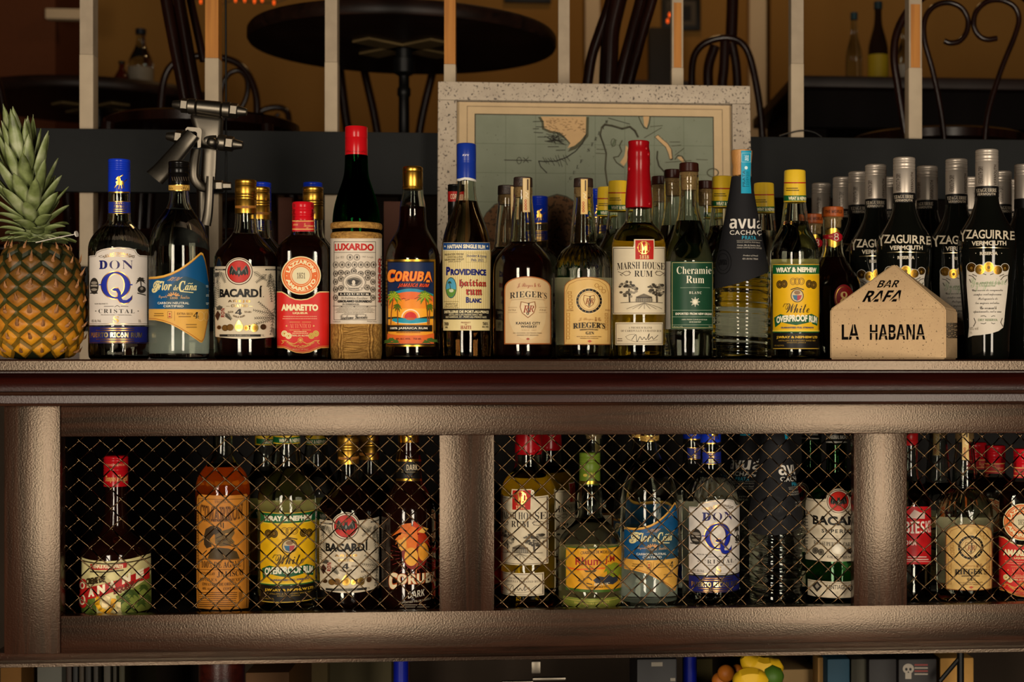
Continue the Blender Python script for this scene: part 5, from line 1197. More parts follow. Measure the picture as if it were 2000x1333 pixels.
clone(B['wax'], 1072, 0.105, 'golden rum bottle in the second row behind the cabinet’s two-tree label', ZF, 60)
clone(B['gin'], 1160, 0.15, 'clear bottle in the second row behind the stout yellow labelled rum', ZF, 150)
clone(B['flor'], 1252, 0.115, 'clear rum bottle in the second row behind the cabinet’s slanted blue label', ZF, -15)
clone(B['q'], 1353, 0.12, 'blue banded rum bottle in the second row left of the cabinet’s Q label bottle', ZF, 40)
clone(B['cach'], 1462, 0.115, 'black sleeved bottle in the second row behind the cabinet’s ribbed bottle', ZF, -40)
clone(B['sup'], 1585, 0.115, 'green-tinted rum bottle in the second row behind the bat medallion bottle', ZF, -35)
clone(B['gin'], 1884, 0.0, 'clear gin bottle with round black emblem label inside the third grille', ZF, 1)
clone(B['gin'], 1832, 0.115, 'clear gin bottle in the second row of the third grille, its paper seal in view', ZF, -15)
clone(B['amar'], 2000, 0.0, 'red labelled amaretto bottle cut by the right edge inside the third grille', ZF, 0)
clone(B['amar'], 1944, 0.095, 'red capped square bottle in the second row left of the cut-off amaretto', ZF, -12)
clone(B['amar'], 1908, 0.19, 'red capped square bottle in the third row behind the gin bottle', ZF, 10)
# ================================================================== counter, cabinet and grilles
WX = wood('espresso_wood', '#120906', '#331b11', 'X', .24, .14, 1, .46)
WZ = wood('espresso_wood_upright', '#120906', '#331b11', 'Z', .24, .14, 1, .46)
for _m in (WX, WZ): _m.node_tree.nodes['Principled BSDF'].inputs['Specular Tint'].default_value = (1.0, .80, .60, 1)
WR = wood('mahogany_wood', '#1a0503', '#300c06', 'X', .32, .12, 1, .3)
def zy(y, Y, px=900): return at(px, y, Y).z
def xx(px, Y): return at(px, HY, Y).x
XL, XR = xx(6, -.09), xx(2600, -.09)
YF = -.088                     # face of the frame
root = empty('counter_top', (0, 0, 0)); tag(root, 'long dark wooden back bar top with moulded edge under the bottles', 'counter')
def extrude(name, prof, mat, parent, x0=XL - .02, x1=XR):
    """profile of (y, z) points swept along the bar"""
    n = len(prof); V = [(x0, y, z) for y, z in prof] + [(x1, y, z) for y, z in prof]
    Fc = [[i, (i + 1) % n, n + (i + 1) % n, n + i] for i in range(n)] + [list(range(n))[::-1], [n + i for i in range(n)]]
    return mesh_obj(name, V, Fc, mat, parent, None, 30)
YN = -.135
z0, z1 = zy(703.5, YN), zy(726, YN)
extrude('slab', [(.62, z1), (YN + .004, z1), (YN, z1 + .002), (YN, z0 - .0015), (YN + .002, ZC), (.62, ZC)], WX, root)
zb = zy(764, YN + .02)
cove = [(-.02, z1), (YN + .012, z1), (YN + .012, z1 - .002)] + [(YN + .016 + .026 * math.sin(a) , z1 - .002 - (z1 - zb - .002) * (1 - math.cos(a)) ) for a in [PI / 2 * i / 8 for i in range(9)]] + [(-.02, zb)]
extrude('cove_moulding', cove[::-1], WR, root)
def bead(y0, y1, Y, h):
    a, b = zy(y0, Y), zy(y1, Y); m, r = (a + b) / 2, (a - b) / 2
    return [(-.02, b), (Y + r, b)] + [(Y + r - r * math.sin(t), m - r * math.cos(t)) for t in [PI * i / 6 for i in range(1, 6)]] + [(Y + r, a), (-.02, a)]
extrude('bead_moulding', bead(763.5, 772, YN + .028, 0)[::-1], WX, root)
extrude('fascia', [(-.02, zy(772, -.096)), (-.096, zy(772, -.096)), (-.096, zy(788, -.096)), (-.02, zy(788, -.096))][::-1], WR, root)
extrude('bead_moulding', bead(786.5, 792, -.1, 0)[::-1], WX, root)

cab = empty('bar_cabinet', (0, 0, 0)); tag(cab, 'dark wooden bar cabinet with wide stiles and three wire grille openings below the counter', 'cabinet')
zt, z_ot, z_ob, z_b = zy(791, YF), zy(850.5, YF), zy(1194, YF), zy(1266, YF)
st = [(8, 118), (858, 964.5), (1668, 1771.5), (2470, 2572)]
for i, (a, c) in enumerate(st):
    m = MB(); x0, x1 = xx(a, YF), xx(c, YF)
    if i == 0: m.box(x0, x1, YF, YF + .024, z_b, zt, bev=.0012)
    else: m.box(x0, x1, YF + .0006, YF + .024, z_ob - .0003, z_ot + .0003, bev=.0008)
    m.build('stile', WZ, cab, 40)
for a, c in ((z_ot, zt), (z_b, z_ob)):
    m = MB(); m.box(xx(118.6, YF), XR, YF, YF + .024, a, c, bev=.0012); m.build('rail', WX, cab, 40)
dk = paint('#0d0807', .6)
for nm, bx in (('cabinet_floor', (XL, XR, YF + .02, .5, ZF - .02, ZF)), ('back_panel', (XL, XR, .5, .515, ZF - .02, z1 - .001)), ('side_panel', (XL, XL + .018, YF + .024, .5, ZF, z1 - .001)), ('side_panel', (XR - .018, XR, YF + .024, .5, ZF, z1 - .001))):
    m = MB(); m.box(*bx); m.build(nm, dk, cab)
extrude('base_moulding', [(.0, z_b), (YF + .012, z_b), (YF + .014, zy(1281, YF)), (YF + .002, zy(1281, YF) - .0005), (YF - .003, zy(1283.5, YF)), (YF - .003, zy(1290, YF)), (YF + .002, zy(1292, YF)), (.0, zy(1292, YF))], WX, cab)
zu = zy(1292, YF)
for px in (432, 1290, 2140):
    m = MB(); x = xx(px, -.05); m.lathe([(.020, 0), (.022, .02), (.022, .06), (.034, .1), (.040, .18), (.034, .3), (.028, .4), (.030, zu - .06), (.0315, zu - .05), (.0315, zu)], 28, loc=(x, -.045, 0)); 
    if px == 432: m.build('cabinet_leg', WR, cab, 40)
WIRE, nt_, b_ = newmat('bronze_wire'); setp(b_, col=lin('#55432e'), rough=.075, metal=1.0)
def grille(a, c):
    Y = YF + .028; x0, x1, zl, zh = xx(a - 4, Y), xx(c + 4, Y), z_ob - .006, z_ot + .006
    P, Q, m = 39.2 * kpx(900, Y), 37.6 * kpx(900, Y), MB()
    W, H = x1 - x0, zh - zl
    for sg in (1, -1):
        for i in range(-int(H / Q) - 2, int(W / P) + int(H / Q) + 3):
            pts = []
            n = int(H / Q * 16) + 12
            for j in range(n + 1):
                z = H * j / n
                x = i * P + sg * z * P / Q + (0 if sg > 0 else 0)
                if -.001 <= x <= W + .001:
                    ph = PI * (z / Q * 2) + (0 if sg > 0 else PI)
                    pts.append((x0 + x, Y + sg * 0 + .0017 * math.cos(ph) * 1.0, zl + z))
            if len(pts) > 3: m.tube(pts, .00096, 8, cap=False)
    return m.build('wire_grille', WIRE, cab, 80)
grille(118, 858); grille(964.5, 1668); grille(1771.5, 2470)
# ================================================================== pineapple
def pineapple():
    px, Y = 74, -.005
    p = at(px, HY, Y); k = kpx(px, Y)
    root = empty('pineapple', (p.x, p.y, ZC), -face_angle(p.x, p.y)); tag(root, 'whole ripe pineapple with green leaf crown standing at the left end of the counter', 'pineapple')
    zz = lambda y: EZ + (HY - y) * k - ZC
    prof = chaikin([(0.001, 0), (50 * k, 0), (64 * k, zz(694)), (78 * k, zz(668)), (86 * k, zz(630)), (88 * k, zz(590)), (84 * k, zz(548)), (72 * k, zz(510)), (55 * k, zz(488)), (38 * k, zz(478)), (24 * k, zz(472)), (.001, zz(471))], 2)
    def R(z):
        for (r0, z0), (r1, z1) in zip(prof, prof[1:]):
            if z0 <= z <= z1 and z1 > z0: return r0 + (r1 - r0) * (z - z0) / (z1 - z0)
        return prof[-1][0]
    def rind(name, stops):
        m, nt, bs = newmat(name); setp(bs, rough=.45, spec=.3)
        tc = nt.nodes.new('ShaderNodeTexCoord'); sp = nt.nodes.new('ShaderNodeSeparateXYZ'); nt.links.new(tc.outputs['Object'], sp.inputs[0])
        nz = nt.nodes.new('ShaderNodeTexNoise'); nz.inputs['Scale'].default_value = 90; nz.inputs['Detail'].default_value = 5; nt.links.new(tc.outputs['Object'], nz.inputs[0])
        ad = nt.nodes.new('ShaderNodeMath'); ad.operation = 'MULTIPLY_ADD'; ad.inputs[1].default_value = .09; nt.links.new(nz.outputs[0], ad.inputs[0]); nt.links.new(sp.outputs[2], ad.inputs[2])
        cr = nt.nodes.new('ShaderNodeValToRGB'); e = cr.color_ramp.elements
        e[0].position, e[0].color = stops[0][0], lin(stops[0][1]); e[1].position, e[1].color = stops[-1][0], lin(stops[-1][1])
        for p_, c_ in stops[1:-1]: q = e.new(p_); q.color = lin(c_)
        nt.links.new(ad.outputs[0], cr.inputs[0]); nt.links.new(cr.outputs[0], bs.inputs['Base Color'])
        return m
    m = [rind('pineapple_rim', [(.04, '#96691a'), (.08, '#6a541a'), (.12, '#3c3a16'), (.19, '#23260f')]), rind('pineapple_eye', [(.04, '#d8981c'), (.09, '#b8761e'), (.14, '#7d501c'), (.21, '#4c3816')])]
    mb = MB(); mb.lathe([(max(r - .003, .001), z) for r, z in prof], 48); mb.build('flesh_body', paint('#1c2009', .7), root, 60)
    eyes, br = MB(), MB()
    rg = random.Random(5)
    n, s = 0, 0.0
    # rows of eyes in a diagonal lattice
    per, rows = 12, 9
    zl, zh = zz(697), zz(478)
    for r_ in range(rows):
        zc = zl + (zh - zl) * (r_ + .5) / rows
        Rc = R(zc); cnt = per
        for j in range(cnt):
            a = 2 * PI * (j + (.5 if r_ % 2 else 0)) / cnt + .1
            hw, hh = PI * Rc / cnt * 1.06, (zh - zl) / rows * .78
            slope = (R(zc + .004) - R(zc - .004)) / .008
            T = Vector((math.cos(a), math.sin(a), 0)); U = Vector((-math.sin(a), math.cos(a), 0)); N = (T - Vector((0, 0, slope))).normalized(); W = (Vector((0, 0, 1)) + T * slope).normalized()
            c = T * Rc + Vector((0, 0, zc))
            V, Fc = [], []
            M_, Rr = 12, 4
            for i in range(Rr + 1):
                f = 1 - i / Rr
                for q_ in range(M_):
                    t = 2 * PI * q_ / M_
                    sq = 1 / max(abs(math.cos(t)) * .85 + abs(math.sin(t)) * .85, 1e-6) if True else 1
                    sq = min(sq, 1.12)
                    x, y = math.cos(t) * hw * f * sq, math.sin(t) * hh * f * sq
                    h = -.0035 + .0072 * (1 - f ** 2.6) - (.0016 if i == Rr else 0)
                    V.append(c + U * x + W * y + N * (h + rg.uniform(-.0003, .0003)))
            V.append(c + N * .0035)
            for i in range(Rr):
                for q_ in range(M_):
                    q2 = (q_ + 1) % M_; Fc.append([i * M_ + q_, i * M_ + q2, (i + 1) * M_ + q2, (i + 1) * M_ + q_])
            for q_ in range(M_): Fc.append([Rr * M_ + q_, Rr * M_ + (q_ + 1) % M_, Rr * M_ + M_])
            nr = M_
            eyes.add(V, Fc[:nr], 0); eyes.F += [[i_ + len(eyes.V) - len(V) for i_ in q_] for q_ in Fc[nr:]]; eyes.m += [1] * (len(Fc) - nr)
            # dry bract: a pointed flap rising from under the eye, its tip lifting off
            L = hh * rg.uniform(1.0, 1.45); wv = hw * rg.uniform(.28, .42); tip = rg.uniform(.001, .006) * (1.4 if r_ > 5 else .8)
            b0 = c - W * hh * .55
            P = [b0 - U * wv - N * .003, b0 + U * wv - N * .003, b0 + W * L * .55 + U * wv * .42 + N * .0046, b0 + W * L * .55 - U * wv * .42 + N * .0046, b0 + W * L * 1.0 + U * rg.uniform(-.003, .003) + N * (.0045 + tip), b0 + W * L * .5 + N * .0072]
            br.add(P, [[0, 1, 5], [1, 2, 5], [2, 4, 5], [4, 3, 5], [3, 0, 5]])
    eyes.build('rind_eyes', m, root, 50)
    br.build('bracts', speckled('dry_bract', '#7d5230', '#a87850', '#543618', 300, .8), root)
    # crown
    m2, nt, bs = newmat('pineapple_leaf'); setp(bs, rough=.45)
    tc = nt.nodes.new('ShaderNodeTexCoord'); n1 = nt.nodes.new('ShaderNodeTexNoise'); n1.inputs['Scale'].default_value = 45; n1.inputs['Detail'].default_value = 6; nt.links.new(tc.outputs['Object'], n1.inputs[0])
    cr = nt.nodes.new('ShaderNodeValToRGB'); e = cr.color_ramp.elements; e[0].position, e[0].color = .3, lin('#4a5428'); e[1].position, e[1].color = .75, lin('#a3a884'); q = e.new(.5); q.color = lin('#76824e')
    nt.links.new(n1.outputs[0], cr.inputs[0]); nt.links.new(cr.outputs[0], bs.inputs['Base Color'])
    core = MB(); core.lathe([(26 * k, zz(482)), (24 * k, zz(450)), (18 * k, zz(410)), (8 * k, zz(360)), (.002, zz(340))], 16); core.build('crown_core', m2, root, 60)
    def leaf(a, z0, r0, L, w, el0, el1, roll=0.0):
        V, Fc, n = [], [], 10
        ta = Vector((math.cos(a), math.sin(a), 0)); side = Vector((-math.sin(a), math.cos(a), 0))
        pos = ta * r0 + Vector((0, 0, z0)) + Vector((-.22 * max(z0 - zz(475), 0), 0, 0))
        for i in range(n + 1):
            t = i / n
            el = el0 + (el1 - el0) * t
            d = ta * math.cos(el) + Vector((0, 0, 1)) * math.sin(el) + Vector((-.12, 0, 0))
            up = (Vector((0, 0, 1)) * math.cos(el) - ta * math.sin(el))
            ww = w * (0.85 + .5 * t) * max(0.0, (1 - t ** 2.3)) ** .8 + .0002
            V += [pos - side * ww + up * ww * .35, pos - side * ww * .5 + up * ww * .06, pos - up * .0004, pos + side * ww * .5 + up * ww * .06, pos + side * ww + up * ww * .35]
            pos = pos + d.normalized() * (L / n)
        for i in range(n):
            for j in range(4): Fc.append([i * 5 + j, i * 5 + j + 1, (i + 1) * 5 + j + 1, (i + 1) * 5 + j])
        o = mesh_obj('leaf', V, Fc, m2, root, None, 80)
        sm = o.modifiers.new('thickness', 'SOLIDIFY'); sm.thickness = .0012
    N = 60
    for i in range(N):
        t = i / (N - 1)
        a = i * 2.39996 + .6
        leaf(a, zz(474) + (zz(370) - zz(474)) * t ** .95, (27 - 23 * t) * k, (40 + 130 * t ** 1.5) * k * rg.uniform(.88, 1.1), (14.5 + 3 * t) * k * rg.uniform(.85, 1.1),
             math.radians(10 + 62 * t ** .8), math.radians(10 + 82 * t ** .85) if t > .3 else math.radians(-12 + 60 * t))
    for i in range(17):
        leaf(2 * PI * i / 17 + .15, zz(473), 25 * k, 46 * k * rg.uniform(.85, 1.15), 13 * k, math.radians(14), math.radians(-14))
    # the tallest blades as seen from the front
    for a, L, w, e0, e1 in ((-1.9, 190, 17, 80, 93), (-1.2, 165, 13, 74, 84), (-.75, 150, 14, 60, 68), (-2.4, 165, 15, 72, 84), (1.5, 175, 13, 84, 95), (.9, 185, 8, 78, 74)):
        leaf(a, zz(400), 5 * k, L * k, w * k, math.radians(e0), math.radians(e1))
    return root
pineapple()
p0, p1 = at(70, 474, -.062), at(148, 457.5, -.075)
rt = empty('cocktail_pick', tuple(at(110, 466, -.07))); tag(rt, 'thin white plastic pick with flat head stuck in the pineapple’s crown base', 'pick')
wp = paint('#cfc8bd', .35); o0 = Vector(rt.location)
m = MB(); m.tube([p0 - o0, (p0 + p1) / 2 - o0 + Vector((0, 0, .0005)), p1 - o0], .0007, 8); m.build('shaft', wp, rt, 60)
d = (p1 - p0).normalized(); m = MB(); m.tube([p1 - o0, p1 - o0 + d * .0018], .0042, 14); m.build('flat_head', wp, rt, 40)

# ================================================================== concrete block
STEN = paint('#0c0908', .95, spec=.05)
def block():
    px, Y = 1747, -.035
    p = at(px, HY, Y); k = kpx(px, Y); W, DD = .0832, .06
    root = empty('concrete_block', (p.x, p.y, ZC), -face_angle(p.x, p.y) + math.radians(-10.0)); tag(root, 'speckled cream concrete block with pyramid top and black stencilled letters, among the bottles', 'block')
    he, ha = .0725, .141
    bm = bmesh.new()
    vs = [bm.verts.new(v) for v in ((-W, -DD, 0), (W, -DD, 0), (W, DD, 0), (-W, DD, 0), (-W, -DD, he), (W, -DD, he), (W, DD, he), (-W, DD, he), (0, 0, ha))]
    for f in ((3, 2, 1, 0), (0, 1, 5, 4), (1, 2, 6, 5), (2, 3, 7, 6), (3, 0, 4, 7), (4, 5, 8), (5, 6, 8), (6, 7, 8), (7, 4, 8)): bm.faces.new([vs[i] for i in f])
    bmesh.ops.bevel(bm, geom=list(bm.edges), offset=.0022, segments=3, affect='EDGES')
    bm.verts.index_update()
    mb = MB(); mb.add([v.co.copy() for v in bm.verts], [[v.index for v in f.verts] for f in bm.faces]); bm.free()
    mb.build('body', speckled('terrazzo_concrete', '#c4a67e', '#b29470', '#4a3624', 420, .75, .66, .25), root, 50)
    bpy.context.view_layer.update()
    mw = root.matrix_world.copy()
    def stencil(name, O, U, V, rows):
        p = Print(PlaneSurf(O, U, V, mw), .0003)
        for r_ in rows: p.t(*r_[:5], STEN, 'b', r_[5], skew=r_[6])
        c = '#bfa37c'
        return p
    p = stencil('x', (0, -DD, he / 2), (1, 0, 0), (0, 0, 1), [('LA', 1644, 634, 1678, 664, .005, 0), ('HABANA', 1699, 634, 1807, 664, .005, 0)])
    p.lines([[(1661, 657), (1678, 657)], [(1699, 650), (1716, 650)], [(1723, 655), (1736, 655)], [(1738, 651), (1752, 651)], [(1757, 655), (1770, 655)], [(1789, 655), (1806, 655)], [(1667, 634), (1667, 646)], [(1781, 634), (1781, 664)]], 1.3, '#c0a47c'); p.build('stencil_lettering', root)
    sl = Vector((0, DD, ha - he)).normalized()
    p = stencil('x', (0, -DD, he), (1, 0, 0), tuple(sl), [('BAR', 1716, 548, 1756, 562, .0, .12), ('RAFA', 1690, 568, 1762, 590, .01, .12)])
    p.lines([[(1728, 556.5), (1740, 556.5)], [(1712, 584.5), (1726, 584.5)], [(1745, 584.5), (1760, 584.5)]], 1.0, '#b8986e'); p.build('stencil_lettering', root)
    p = Print(PlaneSurf((W, 0, he / 2), (0, 1, 0), (0, 0, 1), mw), .0003)
    rg = random.Random(2)
    for i in range(7):
        x = 1849 + i * 3.0; y = 631
        while y < 661:
            h = rg.uniform(3, 12); p.r(x, y, x + 1.9, min(y + h, 661), '#2a2018', 1); y += h + 1.2
    p.build('stencil_lettering', root)
block()

# ================================================================== steel lever press behind the second bottle
STEEL, nt_, b_ = newmat('cast_steel'); setp(b_, col=lin('#6a645a'), rough=.3, metal=1.0)
_n = nt_.nodes.new('ShaderNodeTexNoise'); _n.inputs['Scale'].default_value = 60; _n.inputs['Detail'].default_value = 5
_r = nt_.nodes.new('ShaderNodeMapRange'); _r.inputs[3].default_value = .3; _r.inputs[4].default_value = .5
nt_.links.new(_n.outputs[0], _r.inputs[0]); nt_.links.new(_r.outputs[0], b_.inputs['Roughness'])
def press():
    Y = .25; k = kpx(400, Y); c0 = at(400, 702, Y); root = empty('citrus_press', (c0.x, c0.y, ZC)); tag(root, 'cast steel lever citrus press with thick bolts, behind the black capped bottle', 'press')
    def P(px, py, dy=0): 
        v = at(px, py, Y + dy); return v - Vector((c0.x, c0.y, ZC))
    def tb(name, pts, rs, n=14, sm=40): m = MB(); m.tube(pts, rs, n); return m.build(name, STEEL, root, sm)
    def bolt(x0, x1, y0, y1, dy=0):
        def lp(t): return P(x0 + (x1 - x0) * t, y0 + (y1 - y0) * t, dy)
        m = MB()
        def seg(t0, t1, r0, r1, n):
            ts = [t0, t0 + .0001, t0 + .012, t1 - .012, t1 - .0001, t1]; m.tube([lp(t) for t in ts], [r0 * k * .6, r0 * .88 * k, r0 * k, r1 * k, r1 * .88 * k, r1 * k * .6], n)
        seg(0, .125, 7.5, 10.5, 20); seg(.115, .215, 14.5, 14.5, 6); seg(.212, .325, 15.5, 15.5, 24); seg(.335, .665, 14.5, 15.5, 24); seg(.675, .785, 16, 16, 24); seg(.78, .885, 15, 15, 6); seg(.875, 1, 11, 7.5, 20); seg(.05, .95, 6, 6, 10)
        m.build('pivot_bolt', STEEL, root, 35)
    bolt(337, 482, 204, 219); bolt(325, 474, 266, 284, .0)
    m = MB()
    def prism(P2, dy0, dy1):
        n = len(P2); V = [P(x, y, dy0) for x, y in P2] + [P(x, y, dy1) for x, y in P2]
        m.add(V, [list(range(n)), [n + i for i in reversed(range(n))]] + [[i, n + i, n + (i + 1) % n, (i + 1) % n] for i in range(n)])
    bm = bmesh.new(); vs = []
    for x, y, dy in ((369, 220, -.014), (437, 227, -.006), (434, 294, -.004), (388, 286, -.016)): vs.append(bm.verts.new(P(x, y, dy)))
    for x, y, dy in ((369, 220, .02), (437, 227, .02), (434, 294, .02), (388, 286, .02)): vs.append(bm.verts.new(P(x, y, dy)))
    for q in ((0, 3, 2, 1), (4, 5, 6, 7), (0, 1, 5, 4), (1, 2, 6, 5), (2, 3, 7, 6), (3, 0, 4, 7)): bm.faces.new([vs[i] for i in q])
    bmesh.ops.bevel(bm, geom=list(bm.edges), offset=.009, segments=4, affect='EDGES', profile=.5); bmesh.ops.recalc_face_normals(bm, faces=bm.faces); bm.verts.index_update()
    m.add([v.co.copy() for v in bm.verts], [[v.index for v in q.verts] for q in bm.faces]); bm.free(); m.build('link_block', STEEL, root, 60)
    m = MB(); prism([(362, 252), (366, 248), (390, 250), (394, 254), (392, 288), (386, 289), (385, 260), (382, 257), (368, 256), (366, 266)], -.03, -.02); m.build('fork_bracket', STEEL, root, 30)
    def rib(name, pts, w, t):
        C = spline([P(*q) for q in pts], 6); V, Fc = [], []
        for i, c in enumerate(C):
            d = (C[min(i + 1, len(C) - 1)] - C[max(i - 1, 0)]).normalized(); s_ = Vector((0, 1, 0)).cross(d).normalized(); ww = w[0] + (w[1] - w[0]) * i / (len(C) - 1)
            for a in range(12):
                q = 2 * PI * a / 12; cx, cy = math.cos(q), math.sin(q)
                V.append(c + s_ * ww * k * math.copysign(abs(cx) ** .6, cx) + Vector((0, 1, 0)) * t * k * math.copysign(abs(cy) ** .6, cy))
        n = len(C)
        for i in range(n - 1):
            for a in range(12): b2 = (a + 1) % 12; Fc.append([i * 12 + a, i * 12 + b2, (i + 1) * 12 + b2, (i + 1) * 12 + a])
        Fc += [list(range(12))[::-1], [(n - 1) * 12 + a for a in range(12)]]
        return mesh_obj(name, V, Fc, STEEL, root, None, 50)
    rib('lever_handle', [(378, 262, -.03), (358, 285, -.035), (335, 312, -.045), (315, 335, -.055), (302, 348, -.06)], (14, 19), 11)
    rib('side_arm', [(383, 292, -.01), (379, 325, -.015), (380, 350, -.015), (395, 366, -.01), (416, 366, 0)], (9, 9), 8)
    rib('ram_bar', [(410, 292, .012), (408, 330, .012), (405, 360, .012)], (14, 15), 6)
    rib('side_arm', [(411, 345, -.015), (409, 385, -.015), (406, 420, -.012), (402, 440, -.01)], (7.5, 10), 6)
    tb('pivot_bolt', [P(x, 364, 0) for x in (414, 418, 434, 436, 437, 452)], [9 * k, 12 * k, 12 * k, 11 * k, 8 * k, 7.5 * k], 6, 20)
    tb('knuckle_ball', [P(414 + x, 278, -.02) for x in (-10, -7, 0, 7, 10)], [3 * k, 8 * k, 11 * k, 8 * k, 3 * k], 14, 60)
    m = MB(); m.lathe([(.010, .0), (.010, .30)], 18, loc=tuple(P(396, 702, .06) - Vector((0, 0, P(396, 702, .06).z)))); m.build('column', STEEL, root, 40)
    m = MB(); c = P(396, 702, .04); m.box(c.x - .055, c.x + .055, c.y - .05, c.y + .06, 0, .018, bev=.004); m.build('base', STEEL, root, 40)
press()
p = at(441, 708, .30)
m = MB(); m.tube([(0, 0, 0), (.0005, 0, .4), (-.001, 0, .9), (0, 0, 2.14)], .0016, 8); o = m.build('hanging_cable', paint('#050505', .5), None, 60); o.location = (p.x, p.y, ZC); tag(o, 'thin black cable running straight up past the steel press', 'cable')

# ================================================================== framed map
def framed_map():
    Yt = .575; a0, a1 = at(857, 165, Yt), at(1462, 170, Yt)
    x0, x1, H = a0.x, a1.x, a0.z - ZC
    tilt = math.radians(4.5); yb = Yt - H * math.tan(tilt)
    root = empty('framed_map', (0, yb, ZC)); root.rotation_euler = (-tilt, 0, 0); tag(root, 'large framed vintage sea map with distressed white frame, leaning behind the bottles', 'picture')
    bpy.context.view_layer.update(); mw = root.matrix_world.copy(); Hs = H / math.cos(tilt)
    fm = speckled('distressed_white', '#cbbca8', '#9c8e7e', '#4e453e', 260, .6, .61, .25)
    w, th = .0335, .022
    for nm, bx in (('frame_rail', (x0, x1, Hs - w, Hs)), ('frame_rail', (x0, x1, 0, w)), ('frame_stile', (x0, x0 + w, w + .0003, Hs - w - .0003)), ('frame_stile', (x1 - w, x1, w + .0003, Hs - w - .0003))):
        m = MB(); m.box(bx[0], bx[1], -th, 0, bx[2], bx[3], bev=.0018); m.build(nm, fm, root, 40)
    m = MB(); m.box(x0 + w - .002, x1 - w + .002, -.006, -.002, w - .002, Hs - w + .002); m.build('backing_board', paint('#5a4a36', .8), root)
    S = PlaneSurf((0, -.0062, 0), (1, 0, 0), (0, 0, 1), mw); p = Print(S, .0002, .00003)
    def u(px, py): return S.uv(px, py)
    L, R_, T_, Bz = x0 + w, x1 - w, Hs - w, w
    def raw(a, b_, c, d, col): p.poly([(a, d), (a, b_), (c, b_), (c, d)], col, raw=True)
    raw(L, Bz, R_, T_, '#d0b48c')
    q0, q1 = u(912, 207), u(1410, 209)
    for a, b_, c, d in ((q0[0], q0[1] - .001, q1[0], q0[1]), (q0[0], .06, q0[0] + .001, q0[1]), (q1[0], .06, q1[0] + .001, q0[1])): raw(a, b_, c, d, '#6a5238')
    m0, m1 = u(929, 224), u(1392, 227); raw(m0[0] - .0018, .07, m1[0] + .0018, m0[1] + .0018, '#2f2618'); raw(m0[0], .072, m1[0], m0[1], speckled('aged_sea', '#8c9280', '#7c826e', '#686c58', 260, .8, .7, .05))
    def P_(pts, c): p.poly(pts, c)
    for i in range(1, 8): x = m0[0] + (m1[0] - m0[0]) * i / 8; raw(x, .072, x + .0006, m0[1], '#5c664f')
    for i in range(1, 7): z = .072 + (m0[1] - .072) * i / 7; raw(m0[0], z, m1[0], z + .0006, '#5c664f')
    SH, LD, DK = '#474430', '#cda878', '#241f14'
    fl = [(1056, 228), (1145, 228), (1144, 262), (1134, 275), (1122, 285), (1108, 290), (1114, 280), (1102, 266), (1090, 258), (1076, 256), (1063, 250), (1062, 238)]
    P_([(1100 + (x - 1100) * 1.12, 250 + (y - 250) * 1.1 + 3) for x, y in fl], '#4f4e38'); P_(fl, LD)
    rg = random.Random(11)
    p.lines([[(x, y), (x + rg.uniform(2, 6), y + rg.uniform(-2, 2))] for x, y in [(rg.uniform(1066, 1140), rg.uniform(231, 258)) for _ in range(70)]], .8, '#6a4c2c')
    p.lines([[(x, y), (x + rg.uniform(10, 22), y + rg.uniform(-1, 1))] for x, y in [(1041, 238), (1047, 248), (1041, 252), (1043, 259), (1050, 268), (1064, 276), (1070, 287), (1086, 294)]], 1.4, DK)
    p.lines([[(1075 + rg.uniform(-16, 25), 257 + rg.uniform(0, 22)), (1085 + rg.uniform(-10, 22), 262 + rg.uniform(0, 22))] for _ in range(26)], 1.1, DK)
    p.line([(1145, 262), (1138, 280), (1124, 296), (1106, 308), (1086, 315), (1064, 316), (1052, 315)], 2.2, DK); p.line([(1052, 315), (1056, 326), (1068, 338)], 1.8, DK)
    p.lines([[(1060 + i * 5, 305 + rg.uniform(-4, 6)), (1068 + i * 5, 318 + rg.uniform(-4, 8))] for i in range(10)], 1.1, DK)
    p.line([(985, 313), (1038, 314)], 1.6, DK); p.ring(1014, 314, 5, 7, 1.2, DK, 14); p.lines([[(1022, 308), (1032, 318)], [(1022, 318), (1032, 308)]], 1.2, DK)
    for i, ch in enumerate('GULF STREAM'): 
        if ch != ' ': p.t(ch, 1112 + i * 7, 345 - i * 11, 1117 + i * 7, 352 - i * 11, DK, 's', skew=.3)
    bh = [(1175, 250), (1181, 244), (1195, 246), (1215, 252), (1230, 248), (1240, 256), (1246, 268)]
    p.line(bh, 4, SH); p.line([(x, y + 1) for x, y in bh], 1.4, DK); p.line([(1175, 250), (1172, 265), (1178, 280), (1184, 300), (1182, 330), (1186, 360), (1196, 385)], 3, SH); p.line([(1173, 262), (1178, 282), (1184, 302)], 1.2, DK)
    p.line([(1188, 231), (1230, 243)], 1.2, DK); P_([(1256, 228), (1268, 228), (1266, 240), (1263, 250), (1258, 246)], LD); p.line([(1247, 228), (1252, 240), (1258, 250), (1264, 252), (1268, 242), (1270, 228)], 1.8, SH)
    P_([(1194, 285), (1200, 272), (1204, 274), (1198, 286)], '#606a52'); p.ring(1198, 279, 5, 8, 1, SH, 16)
    ad = [(1222, 284), (1228, 290), (1227, 312), (1218, 325), (1211, 318), (1219, 306), (1221, 296)]; P_(ad, LD); p.line([(1215, 275), (1210, 285), (1214, 296), (1208, 306), (1198, 308), (1204, 318), (1218, 328)], 2, SH)
    el = [(1279, 268), (1285, 264), (1293, 272), (1304, 281), (1311, 292), (1313, 310), (1308, 312), (1305, 300), (1300, 288), (1289, 278)]; P_([(x + 1.5, y + 2) for x, y in el], SH); P_(el, LD); p.line(el + [el[0]], .9, DK)
    ex = [(1284, 296), (1283, 310), (1287, 325), (1297, 336), (1303, 345)]; p.line(ex, 3, SH); p.line(ex, 1, DK)
